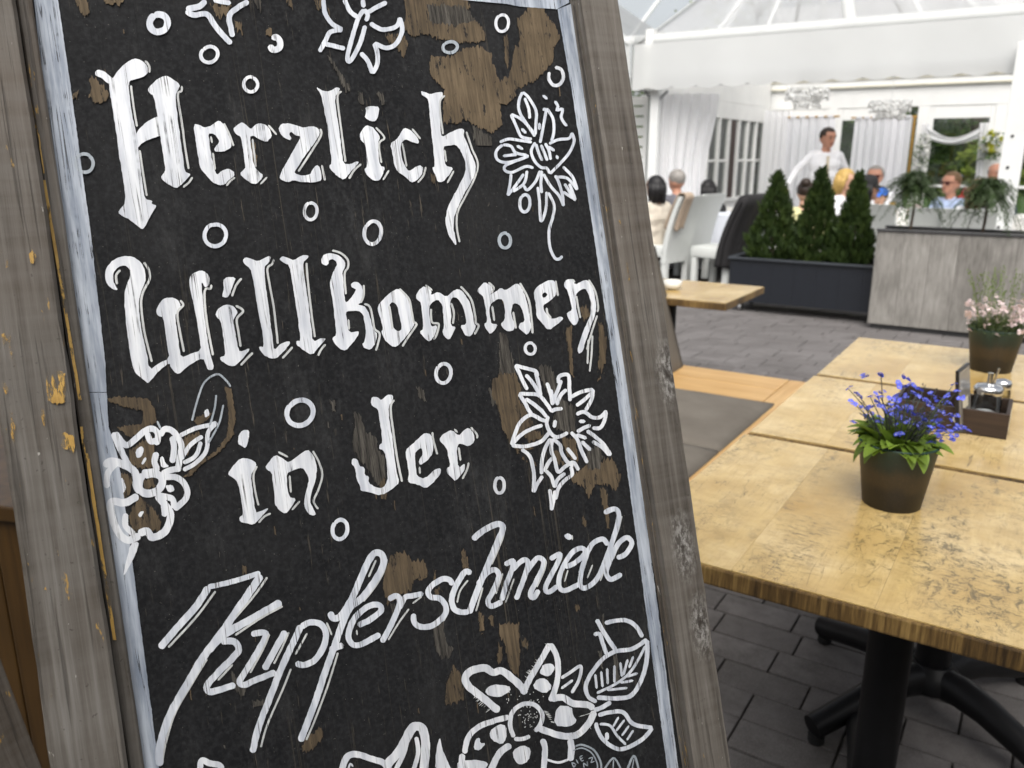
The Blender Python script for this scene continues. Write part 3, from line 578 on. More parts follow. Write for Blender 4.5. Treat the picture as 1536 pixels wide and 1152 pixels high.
paint('letter', 'E', [[(1052, 420), (1090, 390), (1130, 350), (1160, 325), (1195, 335), (1205, 380), (1205, 440), (1170, 480), (1135, 505), (1125, 480), (1150, 440), (1140, 405), (1110, 430), (1105, 460), (1110, 520), (1115, 565), (1160, 580), (1215, 525), (1250, 520), (1245, 555), (1200, 605), (1165, 633), (1120, 610), (1070, 600), (1065, 580), (1075, 550), (1060, 480)]], (), [[(1130, 512), (1133, 552)], [(1200, 322), (1210, 380), (1228, 445)]], wline=11)
paint('letter', 'E', [[(1240, 355), (1270, 325), (1310, 310), (1345, 345), (1375, 310), (1400, 298), (1430, 330), (1432, 375), (1400, 402), (1360, 385), (1340, 390), (1335, 440), (1345, 520), (1380, 490), (1380, 530), (1330, 592), (1300, 570), (1280, 545), (1280, 520), (1300, 510), (1290, 460), (1280, 410), (1245, 375)]], (), [[(1320, 305), (1340, 325)], [(1345, 405), (1355, 480)], [(1400, 488), (1390, 530), (1365, 580)], [(1410, 295), (1445, 335), (1445, 358)]], wline=11)
# fourth line: Kupferschmiede, brush script
paint('letter', 'F', (), [(30, [(60, 595), (150, 490), (230, 400), (288, 310)]), (22, [(283, 312), (400, 285), (528, 245)]), (32, [(532, 255), (440, 390), (350, 520), (260, 640), (190, 760), (120, 880), (80, 980), (58, 1075), (62, 1142)]), (32, [(625, 380), (540, 430), (430, 490), (350, 540), (285, 610)]), (28, [(345, 565), (405, 565), (428, 600), (400, 640), (330, 710), (280, 768), (290, 797), (330, 790), (412, 765)])],
    [[(320, 330), (230, 450), (100, 592)], [(560, 265), (500, 350), (415, 450)], [(632, 400), (530, 455), (410, 535)], [(280, 645), (210, 760), (130, 900), (85, 1050), (72, 1130)], [(400, 670), (330, 745)]], M_SCRIPT, 10)
paint('letter', 'F', (), [(26, [(485, 532), (530, 522), (555, 532), (530, 585), (470, 685), (432, 748), (450, 766), (500, 745), (600, 705)]), (28, [(645, 515), (600, 595), (545, 695)])], [[(570, 530), (540, 600), (480, 710)], [(660, 520), (625, 600), (590, 668)]], M_SCRIPT, 9)
paint('letter', 'F', (), [(28, [(718, 488), (670, 590), (620, 700), (570, 830), (520, 960), (490, 1080)]), (26, [(715, 497), (760, 475), (810, 485), (832, 530), (820, 590), (780, 650), (730, 672), (690, 665)])], [[(745, 525), (690, 625)], [(670, 690), (630, 790), (560, 950), (530, 1055)], [(835, 475), (860, 535)]], M_SCRIPT, 9)
paint('letter', 'F', (), [(28, [(852, 425), (865, 455), (900, 445), (950, 370), (990, 280), (1030, 190), (1062, 152), (1095, 165), (1097, 210), (1060, 280), (1000, 360), (942, 410), (905, 490), (870, 590), (830, 700), (780, 850), (712, 1028)]), (26, [(848, 602), (915, 580)])], [[(1115, 180), (1100, 240), (1060, 310), (1005, 378)], [(1065, 185), (1030, 265)], [(888, 615), (840, 770), (780, 930), (740, 1022)]], M_SCRIPT, 9)
paint('letter', 'F', (), [(25, [(980, 490), (1040, 460), (1088, 420), (1075, 393), (1030, 400), (970, 450), (938, 520), (945, 565), (985, 580), (1085, 530)])], [[(975, 510), (978, 535)]], M_SCRIPT, 8)
paint('letter', 'G', (), [(30, [(85, 613), (130, 590), (152, 615), (140, 670), (95, 770), (47, 858)]), (28, [(150, 665), (180, 602), (225, 590), (288, 577)])], [[(205, 665), (150, 740), (85, 845)], [(280, 592), (225, 635)]], M_SCRIPT, 10)
paint('letter', 'G', (), [(30, [(455, 530), (440, 500), (400, 492), (350, 520), (315, 562), (330, 595), (385, 607), (417, 650), (410, 700), (350, 755), (290, 770), (240, 750), (230, 692)])], [[(432, 680), (402, 738)]], M_SCRIPT, 10)
paint('letter', 'G', (), [(30, [(562, 465), (530, 450), (482, 520), (452, 600), (465, 665), (510, 685), (552, 680)])], [[(545, 500), (500, 560), (482, 630)]], M_SCRIPT, 10)
paint('letter', 'G', (), [(32, [(570, 265), (640, 210), (715, 177), (745, 200), (710, 290), (660, 410), (600, 555), (550, 692)]), (28, [(600, 530), (650, 462), (700, 440), (722, 480), (690, 560), (660, 620), (680, 650), (742, 622)])], [[(760, 190), (740, 270), (680, 410)], [(630, 540), (590, 680)], [(745, 460), (705, 580)]], M_SCRIPT, 10)
paint('letter', 'G', (), [(27, [(755, 412), (803, 388), (800, 430), (765, 525), (738, 618)]), (27, [(795, 445), (860, 385), (890, 400), (870, 480), (820, 612)]), (27, [(880, 455), (940, 375), (980, 390), (968, 445), (905, 575), (925, 600), (952, 555)])], [[(810, 490), (760, 630)], [(992, 385), (985, 440), (940, 540)]], M_SCRIPT, 9)
paint('letter', 'G', [[(1098, 240), (1120, 228), (1140, 240), (1145, 262), (1125, 270), (1105, 258)]], [(26, [(1015, 380), (1072, 350), (1060, 400), (992, 535), (1008, 568), (1062, 532)])], [[(1145, 240), (1145, 270)]], M_SCRIPT, 8)
paint('letter', 'G', (), [(26, [(1100, 425), (1160, 400), (1217, 345), (1200, 315), (1140, 345), (1080, 450), (1068, 530), (1100, 560), (1190, 520)])], [[(1120, 440), (1100, 510)]], M_SCRIPT, 8)
paint('letter', 'G', (), [(26, [(1350, 300), (1318, 262), (1250, 305), (1200, 440), (1190, 525), (1220, 545), (1280, 500), (1330, 400), (1390, 230), (1412, 130), (1390, 90), (1325, 112)])], [[(1430, 130), (1410, 210), (1375, 300)], [(1262, 410), (1230, 490)], [(1330, 440), (1305, 505)]], M_SCRIPT, 9)
paint('letter', 'G', (), [(26, [(1400, 372), (1450, 350), (1487, 290), (1460, 255), (1410, 290), (1360, 390), (1340, 460), (1370, 495), (1430, 463)])], [[(1410, 300), (1380, 380)]], M_SCRIPT, 8)
# rings
for (x, y, rx, ry, wd, mat) in ((238, 35, 14, 12.5, 10, M_SCRIPT), (314, 82, 13, 11.5, 5.5, M_WHITE), (376, 127, 11, 10.5, 5, M_WHITE), (127, 245, 13.5, 13, 5, M_GREYP), (323, 353, 17, 15.5, 6, M_SCRIPT), (466, 317, 10, 12, 4.8, M_WHITE), (559, 349, 13, 16.5, 5.5, M_WHITE), (675, 71, 11, 8, 4.8, M_GREYP), (753, 35, 10, 12, 4.5, M_WHITE), (787, 305, 8, 12.5, 4.8, M_SCRIPT), (757, 361, 9, 10.5, 4.8, M_GREYP), (665, 560, 11.5, 14, 5.5, M_WHITE), (450, 619, 20, 18.5, 7.5, M_SCRIPT), (795, 523, 8, 8, 4.5, M_WHITE), (749, 728, 7.5, 11, 5, M_WHITE), (510, 794, 11.5, 14, 6, M_SCRIPT)):
    a0 = random.uniform(3.6, 5.2); pts = []
    for k in range(15):
        a = a0+2*math.pi*1.03*k/14; rr = 1+.06*math.sin(2*a+a0)+(.05*(k/14)-.02); pts.append((x+rx*rr*math.cos(a), y+ry*rr*math.sin(a)))
    paint('ring', 'P', (), [(wd, pts)], (), mat)
paint('ring', 'L', (), [(40, [(640, 280), (660, 310), (700, 300), (705, 260), (680, 232), (655, 245)])])
paint('ring', 'P', (), [(5, [(824, 108), (823, 118), (830, 128), (840, 126), (845, 115), (841, 104), (832, 101)])])
# the flower at the right edge beside the first line
paint('flower_drawing', 'I', (), [(18, q) for q in (
    [(262, 75), (240, 130), (245, 200), (300, 290), (340, 350)], [(262, 75), (300, 110), (345, 190), (345, 260), (340, 340)], [(275, 110), (300, 180), (305, 240)],
    [(190, 212), (225, 290), (255, 350), (320, 365)], [(190, 212), (250, 240), (310, 300), (340, 345)], [(255, 300), (285, 330)],
    [(410, 175), (395, 260), (370, 390)], [(410, 175), (450, 240), (455, 320), (440, 380)], [(425, 395), (480, 370), (550, 360), (567, 325)], [(567, 325), (580, 380), (550, 450), (500, 510), (430, 580)],
    [(120, 385), (180, 365), (250, 375), (320, 385)], [(140, 400), (100, 440), (105, 490), (160, 510), (250, 490), (300, 465)], [(140, 400), (190, 410), (220, 450), (290, 465)], [(140, 470), (230, 460)],
    [(300, 470), (220, 500), (155, 530), (155, 560), (200, 570), (280, 535), (330, 545)], [(190, 580), (185, 640), (170, 715)], [(170, 715), (220, 650), (270, 580)], [(200, 690), (270, 640), (290, 560)], [(270, 650), (290, 680), (340, 630), (370, 560)],
    [(355, 660), (365, 740), (375, 870), (405, 800), (410, 690)], [(380, 560), (375, 640), (380, 700)], [(390, 580), (430, 650), (490, 720), (515, 780)], [(515, 780), (505, 700), (480, 620), (460, 590)], [(470, 600), (540, 610), (600, 680)], [(600, 680), (570, 600), (510, 535)], [(520, 640), (585, 740), (550, 640)], [(510, 690), (580, 735)],
    [(340, 385), (315, 440), (335, 500), (375, 540), (410, 545), (430, 580)], [(345, 395), (360, 450), (385, 500)], [(375, 400), (395, 450), (415, 500)], [(400, 390), (425, 440), (435, 495)],
    [(420, 695), (455, 770), (450, 840), (425, 930), (430, 1030), (460, 1100), (490, 1105), (505, 1085)], [(225, 405), (265, 430)], [(420, 410), (460, 440)], [(365, 265), (365, 310)], [(470, 465), (480, 490)],
    [(460, 130), (480, 165), (472, 188), (508, 182), (500, 230), (520, 270), (538, 285)], [(385, 95), (415, 120)], [(385, 190), (405, 175)])], (), M_SCRIPT)
paint('flower_drawing', 'J', (), [(28, q) for q in (
    [(60, 40), (90, 90), (120, 160), (155, 225)], [(60, 40), (130, 60), (215, 85), (230, 130)], [(140, 110), (200, 180), (250, 275)], [(215, 90), (240, 180), (255, 270)],
    [(90, 255), (150, 255), (240, 265), (300, 330), (340, 390)], [(90, 255), (130, 310), (160, 370), (190, 410)], [(140, 290), (200, 330), (260, 380), (300, 430)],
    [(35, 640), (60, 560), (100, 470), (170, 415), (220, 425), (260, 450), (300, 460)], [(35, 640), (100, 570), (180, 520), (270, 490)], [(35, 640), (110, 650), (180, 640), (260, 610), (320, 545)],
    [(110, 670), (170, 720), (195, 800), (205, 880), (200, 995)], [(200, 995), (230, 930), (270, 870)], [(260, 860), (265, 750), (290, 660), (330, 590)],
    [(340, 590), (335, 680), (360, 750), (385, 840), (440, 800), (500, 770), (540, 830)], [(345, 590), (400, 640), (410, 690), (450, 760), (500, 800)], [(280, 840), (320, 760), (355, 730)], [(290, 830), (335, 880), (360, 960)], [(360, 960), (380, 900), (440, 850)], [(365, 1050), (390, 960), (440, 900), (490, 860), (480, 800)],
    [(320, 970), (335, 1060), (335, 1130)], [(335, 1130), (350, 1060), (365, 980)], [(330, 390), (370, 370), (420, 365)], [(310, 420), (300, 480), (330, 550), (380, 580), (460, 545)], [(365, 450), (355, 510)],
    [(300, 170), (330, 260), (345, 340)], [(330, 220), (350, 290), (385, 220), (410, 150)], [(350, 330), (370, 250)], [(390, 180), (390, 130), (430, 110), (465, 120), (470, 200), (475, 310)], [(375, 340), (400, 270), (450, 220)], [(480, 280), (560, 240), (650, 220)], [(650, 220), (635, 300), (590, 380)], [(520, 345), (580, 300), (640, 245)],
    [(520, 410), (580, 390), (640, 430), (700, 430), (750, 380)], [(745, 385), (735, 450), (700, 510), (640, 510)], [(540, 460), (590, 462)], [(525, 540), (580, 510), (630, 490)], [(600, 530), (680, 590), (740, 650), (780, 720)], [(640, 610), (720, 660), (770, 720)], [(520, 560), (600, 590)],
    [(480, 540), (530, 600), (560, 680), (605, 775)], [(560, 610), (630, 680)], [(450, 660), (490, 710), (520, 750)])], ())
paint('flower_drawing', 'K', [[(205, 950), (255, 935), (240, 1000), (200, 1080), (165, 1140), (180, 1060)], [(235, 430), (265, 405), (285, 425), (270, 465), (240, 475)], [(265, 500), (290, 465), (298, 480), (275, 512)], [(245, 790), (265, 768), (285, 770), (265, 805)], [(370, 470), (390, 460), (400, 500), (425, 520), (380, 530)], [(395, 625), (440, 620), (455, 655), (420, 665)], [(140, 590), (165, 580), (185, 650), (150, 680)], [(30, 380), (60, 385), (75, 450), (40, 430)], [(615, 210), (640, 195), (650, 230), (622, 250)]],
    [(34, q) for q in ([(110, 330), (150, 420), (190, 500), (230, 550)], [(120, 330), (180, 400), (230, 370), (290, 320), (330, 310), (360, 340), (350, 400)], [(300, 330), (320, 380), (360, 370)], [(355, 440), (340, 490), (350, 540), (270, 555)], [(370, 350), (400, 310), (450, 330), (490, 400), (480, 480), (470, 540)], [(440, 350), (450, 420), (440, 500)], [(380, 560), (430, 540), (490, 530)],
     [(390, 580), (460, 580), (510, 620), (520, 690), (450, 760)], [(450, 755), (440, 700), (370, 680), (350, 650)], [(180, 780), (180, 850), (230, 900)], [(390, 720), (400, 800)], [(130, 500), (80, 560), (75, 640)])]+
    [(42, q) for q in ([(60, 520), (100, 490), (170, 510), (230, 550), (240, 620), (260, 670)], [(280, 570), (350, 560), (385, 600), (360, 650), (300, 670), (255, 640), (260, 590), (285, 568)], [(250, 680), (180, 720), (100, 720), (110, 820), (150, 900), (200, 930), (260, 900)], [(350, 680), (390, 720), (430, 790), (400, 880), (330, 915), (300, 880), (250, 895)])]+
    [(24, q) for q in ([(480, 350), (560, 310), (640, 290), (690, 275)], [(690, 275), (640, 330), (630, 430), (570, 500), (500, 540)], [(490, 480), (540, 400), (610, 350)], [(500, 500), (570, 460), (600, 380)])], (), M_WHITE)
for q in ([(550, 265), (580, 150), (620, 50), (690, 5), (740, 40), (765, 75)], [(685, 120), (675, 200), (650, 290)], [(725, 175), (700, 280), (640, 390)], [(355, 265), (375, 310)]): paint('stem_line', 'K', (), [(11, q)], (), M_GREYP)
# top of the board
paint('star_drawing', 'L', (), [(38, [(245, 5), (200, 42), (120, 58)]), (34, [(118, 70), (170, 95), (250, 90), (300, 160), (350, 220), (402, 275)]), (34, [(510, 10), (440, 50), (390, 100), (400, 180), (412, 232)]), (30, [(290, 2), (400, 22)])], (), M_SCRIPT)
paint('butterfly_drawing', 'L', (), [(28, q) for q in ([(975, -5), (985, 80), (1030, 150), (1095, 185)], [(1095, 187), (1020, 200), (985, 260), (950, 325)], [(985, 275), (1050, 290), (1110, 305)], [(1230, 60), (1190, 120), (1150, 250), (1125, 350), (1135, 385), (1170, 340), (1210, 250), (1235, 160)], [(1105, -5), (1140, 70), (1190, 110)], [(1220, -5), (1225, 50)], [(1250, 80), (1300, 50), (1370, 15)], [(1225, 60), (1250, 90), (1240, 135)], [(1265, 145), (1340, 185), (1430, 165), (1450, 110)], [(1450, 110), (1465, 190), (1430, 270), (1370, 300), (1290, 270)], [(1290, 270), (1310, 330), (1310, 400), (1280, 460)], [(1280, 460), (1250, 380), (1205, 330)])], (), M_SCRIPT)
# bottom of the board: blossoms and leaves
paint('blossom_drawing', 'H', [[(670, 400), (700, 340), (760, 340), (780, 370), (740, 430), (690, 415)], [(620, 500), (660, 440), (720, 440), (760, 500), (710, 545)], [(300, 525), (350, 480), (470, 490), (480, 525), (400, 570), (330, 560)], [(790, 625), (890, 630), (900, 690), (930, 730), (880, 770), (770, 760)], [(330, 800), (400, 750), (450, 760), (450, 850), (420, 890), (350, 860)], [(490, 930), (560, 890), (620, 920), (600, 1000), (540, 1030), (500, 990)], [(225, 920), (240, 850), (270, 840), (270, 880), (310, 880), (270, 930)], [(120, 1000), (240, 990), (330, 1010), (300, 1060), (110, 1060)]],
    [(50, [(400, 665), (300, 580), (200, 500), (170, 440), (210, 390), (300, 370), (360, 400), (420, 390), (500, 450), (560, 510), (570, 550)]), (40, [(570, 525), (610, 440), (670, 340), (745, 205)]), (38, [(745, 205), (790, 290), (800, 400), (780, 510), (745, 595)]), (45, [(750, 580), (830, 570), (900, 610), (1000, 620), (1040, 650)]), (45, [(1045, 660), (1010, 740), (930, 820), (830, 830), (700, 790), (660, 770)]),
     (30, [(500, 840), (475, 760), (490, 670), (560, 615), (640, 620), (690, 680), (680, 750), (640, 800)]), (38, [(470, 700), (360, 730), (260, 770), (190, 840), (165, 950)]), (42, [(150, 950), (140, 1070)]), (45, [(480, 890), (400, 950), (340, 1070)]), (40, [(690, 850), (710, 920), (700, 1070)]), (45, [(880, 850), (890, 920), (880, 1000)]), (16, [(720, 990), (800, 1010), (870, 990)]), (22, [(820, 440), (880, 400), (952, 358), (940, 450), (890, 540)]), (18, [(820, 510), (900, 450)]), (28, [(500, 850), (560, 850), (610, 830)])], ())
rngb = random.Random(5)
dots = MB()
for k in range(60):
    a = rngb.uniform(0, 6.28); q = rngb.uniform(10, 75); x, y = 590+q*math.cos(a), 700+q*math.sin(a)
    if k > 40: x, y = rngb.uniform(600, 700), rngb.uniform(520, 600)
    if k > 50: x, y = rngb.uniform(420, 540), rngb.uniform(520, 610)
    poly_mesh(dots, 'H', [[(x-4, y), (x, y-5), (x+4, y), (x, y+5)]], 0, (.1, .1))
for k in range(90):                                    # brushed hatching outside the petals
    t_ = rngb.random(); x, y = [(570+175*t_, 480-260*t_), (230+110*t_, 540+110*t_), (860+160*t_, 830-70*t_), (940+70*t_, 700-20*t_), (700+60*t_, 660+90*t_)][k % 5]
    L_ = rngb.uniform(14, 42); dx, dy = [(-.8, -.6), (-.7, .6), (.5, .8), (.9, -.3), (.9, .2)][k % 5]
    stroke(dots, 'H', rngb.uniform(2.5, 5), [(x, y), (x+dx*L_, y+dy*L_)], rough=.1)
dots.build('brush_hatching', M_LINE, sign)
paint('leaf_drawing', 'H', (), [(28, [(1402, 175), (1300, 240), (1180, 260), (1080, 330), (990, 470), (1000, 560), (1060, 600)]), (30, [(1402, 180), (1400, 300), (1370, 430), (1300, 550), (1200, 575), (1060, 570)]), (18, [(1060, 540), (1200, 470), (1300, 380), (1390, 220)])]+[(17, q) for q in ([(1050, 410), (1060, 510)], [(1090, 390), (1100, 500)], [(1130, 370), (1135, 480)], [(1180, 350), (1180, 470)], [(1220, 330), (1230, 430)], [(1270, 310), (1240, 420)], [(1310, 290), (1280, 370)], [(1130, 520), (1270, 505)], [(1220, 470), (1310, 455)], [(1260, 430), (1340, 405)])]+[(30, [(1060, 40), (1110, 130), (1190, 250)]), (28, [(1040, 145), (1080, 140), (1100, 200), (1130, 280)]), (28, [(1115, 65), (1240, 45), (1320, 80), (1372, 162)]), (30, [(1040, 655), (1090, 640), (1160, 600)])], (), M_SCRIPT)
paint('leaf_drawing', 'H', (), [(28, [(1070, 690), (1150, 670), (1240, 670), (1310, 750), (1440, 775)]), (28, [(1440, 775), (1360, 860), (1220, 920), (1110, 860), (1060, 770), (1065, 740)]), (18, [(1080, 750), (1150, 760), (1200, 830), (1260, 890)])]+[(15, q) for q in ([(1210, 700), (1170, 770)], [(1250, 720), (1190, 800)], [(1280, 760), (1230, 830)], [(1310, 790), (1265, 860)])]+[(26, [(1130, 805), (1130, 860)])], (), M_SCRIPT)
paint('stamp_drawing', 'H', (), [(13, [(905, 905), (960, 890), (1040, 925), (1085, 1000), (1092, 1060)]), (9, [(900, 930), (960, 912), (1025, 945), (1062, 1010), (1066, 1060)])]+[(8, q) for q in ([(890, 1010), (905, 1045)], [(890, 1010), (918, 1022), (905, 1045)], [(920, 988), (936, 1018)], [(945, 970), (957, 1002)], [(945, 970), (966, 962)], [(950, 985), (968, 978)], [(957, 1002), (974, 993)], [(975, 1048), (970, 1012)], [(970, 1012), (1000, 1035)], [(1000, 1035), (995, 998)], [(1003, 985), (1035, 972)], [(1035, 972), (1020, 1012)], [(1020, 1012), (1048, 1000)])], (), M_GREYP)
paint('leaf_drawing', 'H', (), [(13, [(1112, 1055), (1175, 980), (1225, 1055)]), (8, [(1175, 990), (1170, 1055)]), (15, [(1268, 1055), (1312, 965), (1345, 1055)]), (8, [(1312, 985), (1300, 1055)])], (), M_GREYP)
paint('blossom_drawing', 'N', [[(1335, 145), (1345, 210), (1375, 280), (1400, 320), (1310, 320), (1315, 220)]])
paint('blossom_drawing', 'N', (), [(30, [(132, 320), (142, 268), (180, 282), (230, 292), (245, 320)])])
paint('blossom_drawing', 'N', (), [(32, [(840, 320), (870, 250), (920, 238), (990, 260), (1050, 280), (1085, 320)]), (45, [(1060, 300), (1130, 220), (1190, 115), (1218, 98), (1250, 115), (1262, 200), (1252, 320)]), (24, [(1170, 170), (1150, 240), (1110, 320)]), (22, [(1215, 150), (1225, 230), (1200, 320)]), (10, [(875, 318), (885, 285), (900, 300)])], ())
# yellow paint left in the moulding beside the border
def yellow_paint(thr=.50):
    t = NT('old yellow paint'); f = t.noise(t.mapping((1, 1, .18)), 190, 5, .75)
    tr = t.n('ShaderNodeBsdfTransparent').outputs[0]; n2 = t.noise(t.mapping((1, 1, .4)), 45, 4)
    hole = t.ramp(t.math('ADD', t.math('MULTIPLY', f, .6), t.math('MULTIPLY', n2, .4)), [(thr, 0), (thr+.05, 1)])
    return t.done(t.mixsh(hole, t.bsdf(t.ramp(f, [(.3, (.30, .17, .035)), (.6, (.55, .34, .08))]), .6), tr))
M_YEL = yellow_paint()
mb = MB(); q = []
for (x0, y0, x1, y1, ww) in ((38, 60, 66, 260, 2), (66, 270, 120, 600, 4.5), (122, 640, 128, 690, 4), (130, 680, 172, 960, 5)):
    n = 26
    for i in range(n):
        a, b = i/n, (i+1)/n; h = .0098
        P = [b2(x0+(x1-x0)*k+sx*(ww/2+1.1*noise.noise(Vector((k*14, sx, y0)))), y0+(y1-y0)*k, h) for k, sx in ((a, -1), (a, 1), (b, 1), (b, -1))]
        mb.add([(s, -h, t) for s, t in P], [(0, 3, 2, 1)])
mb.build('paint_remnant', M_YEL, sign)

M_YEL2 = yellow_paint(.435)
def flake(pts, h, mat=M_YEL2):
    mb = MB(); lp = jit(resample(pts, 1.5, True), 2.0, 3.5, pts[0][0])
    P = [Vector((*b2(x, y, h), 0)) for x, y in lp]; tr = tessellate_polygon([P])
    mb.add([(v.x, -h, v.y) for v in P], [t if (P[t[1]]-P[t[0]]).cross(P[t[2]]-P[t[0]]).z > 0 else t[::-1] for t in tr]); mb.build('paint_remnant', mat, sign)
for (x0, y0, x1, y1) in ((3, 372, 14, 402), (44, 376, 53, 396), (2, 498, 22, 552), (70, 556, 98, 606), (4, 560, 12, 590), (10, 618, 22, 668), (92, 648, 104, 676), (104, 652, 112, 680), (34, 660, 40, 684), (24, 722, 30, 742), (66, 880, 70, 888), (58, 975, 66, 992), (72, 1035, 78, 1048), (20, 690, 25, 704), (42, 860, 48, 876), (15, 200, 19, 222), (62, 590, 68, 640)):
    flake([(x0, y0+3), ((x0+x1)/2, y0), (x1, y0+4), (x1+1, (y0+y1)/2), (x1, y1-3), ((x0+x1)/2+1, y1), (x0+2, y1-4), (x0-1, (y0+y1)/2)], .0218)
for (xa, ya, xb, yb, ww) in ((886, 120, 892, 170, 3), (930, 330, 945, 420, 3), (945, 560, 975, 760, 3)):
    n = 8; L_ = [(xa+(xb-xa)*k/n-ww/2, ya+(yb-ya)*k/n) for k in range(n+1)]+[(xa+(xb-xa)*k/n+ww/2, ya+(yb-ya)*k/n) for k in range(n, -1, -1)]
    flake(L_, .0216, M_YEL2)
# ================================================================== GROUND
def m_sand():
    t = NT('joint sand'); f = t.noise(t.mapping(), 30, 5)
    return t.done(t.bsdf(t.ramp(f, [(.3, (.05, .046, .041)), (.7, (.09, .083, .074))]), .95))
g = MB().box(-150, 150, -100, 200, -.4, -.014).build('ground', m_sand()); tag(g, 'grey sanded ground under the paving', kind='structure')
def m_paver():
    t = NT('concrete paver'); v = t.mapping(); oi = t.n('ShaderNodeObjectInfo').outputs['Random']
    base_ = t.ramp(oi, [(0, (.12, .111, .108)), (.5, (.15, .14, .137)), (1, (.18, .168, .165))])
    f = t.noise(t.shift(v), 18, 5, .65); s = t.noise(t.shift(v), 320, 3, .6)
    c = t.mix(t.ramp(f, [(.35, 0), (.7, .75)]), base_, (.075, .068, .064))
    big = t.n('ShaderNodeNewGeometry').outputs['Position']; st_ = t.noise(big, 2.2, 5, .65); c = t.mix(t.ramp(st_, [(.45, 0), (.7, .6)]), c, (.06, .056, .05))
    c = t.mix(t.ramp(s, [(.45, 0), (.75, .45)]), c, (.28, .265, .26))
    return t.done(t.bsdf(c, .85, t.bump(s, .3, .001), .3))
M_PAV = m_paver()
PL, PW, GAP = .24, .12, .005
pav = bpy.data.objects.new('pavement', None); col.objects.link(pav); tag(pav, 'grey concrete brick paving in running bond', kind='structure')
proto = MB().bbox(-PL/2+GAP/2, PL/2-GAP/2, -PW/2+GAP/2, PW/2-GAP/2, -.05, 0, .004).mesh('paver'); proto.materials.append(M_PAV)
O0 = Vector((.577, 1.918, 0)); cells = []
for j in range(-14, 60):
    off = random.Random(j).choice((0, .5, .33, .66))*PL+(-.496)
    for i in range(-22, 34):
        c = E1*(i*PL+off)+E2*(j*PW+2.28)
        d = c.to_2d().length
        if c.y < -.3 or d > 9.5: continue
        az = math.atan2(c.x, c.y)
        if not (-R(42) < az < R(46)) and d > .9: continue
        # seen by the camera and not behind the sign
        seen = R(11) < az < R(40) and d > .9
        cells.append((0 if seen else 1, d, c))
cells.sort(key=lambda q: (q[0], q[1]))
rest = MB(); bx = [tuple(v.co) for v in proto.vertices]; bf = [tuple(p.vertices) for p in proto.polygons]
for k, (s_, d, c) in enumerate(cells):
    tz = random.Random(k).uniform(-.0025, .0015); tilt = (random.Random(k+9).uniform(-.006, .006), random.Random(k+5).uniform(-.006, .006), ROT)
    if k < 300:
        o = link('paver', proto, None, pav, (c.x, c.y, tz-.001), tilt)
    else:
        m = Matrix.Translation((c.x, c.y, tz-.001)) @ Matrix.Rotation(ROT, 4, 'Z')
        rest.add([m @ Vector(v) for v in bx], bf)
def m_paver2():
    t = NT('distant pavers'); v = t.mapping((1/PL, 1/PW, 1), (0, 0, AZ)); vo = t.n('ShaderNodeTexWhiteNoise'); 
    fl = t.n('ShaderNodeVectorMath', operation='FLOOR'); t.l(v, fl.inputs[0]); t.l(fl.outputs[0], vo.inputs[0])
    f = t.noise(t.mapping(), 18, 5, .65); s = t.noise(t.mapping(), 320, 3)
    c = t.ramp(vo.outputs['Value'], [(0, (.12, .111, .108)), (.5, (.15, .14, .137)), (1, (.18, .168, .165))])
    c = t.mix(t.ramp(f, [(.35, 0), (.7, .6)]), c, (.10, .092, .088)); c = t.mix(t.ramp(s, [(.45, 0), (.75, .45)]), c, (.28, .265, .26))
    return t.done(t.bsdf(c, .85, None, .3))
o = rest.build('paver_field', m_paver2(), pav); o['kind'] = 'stuff'

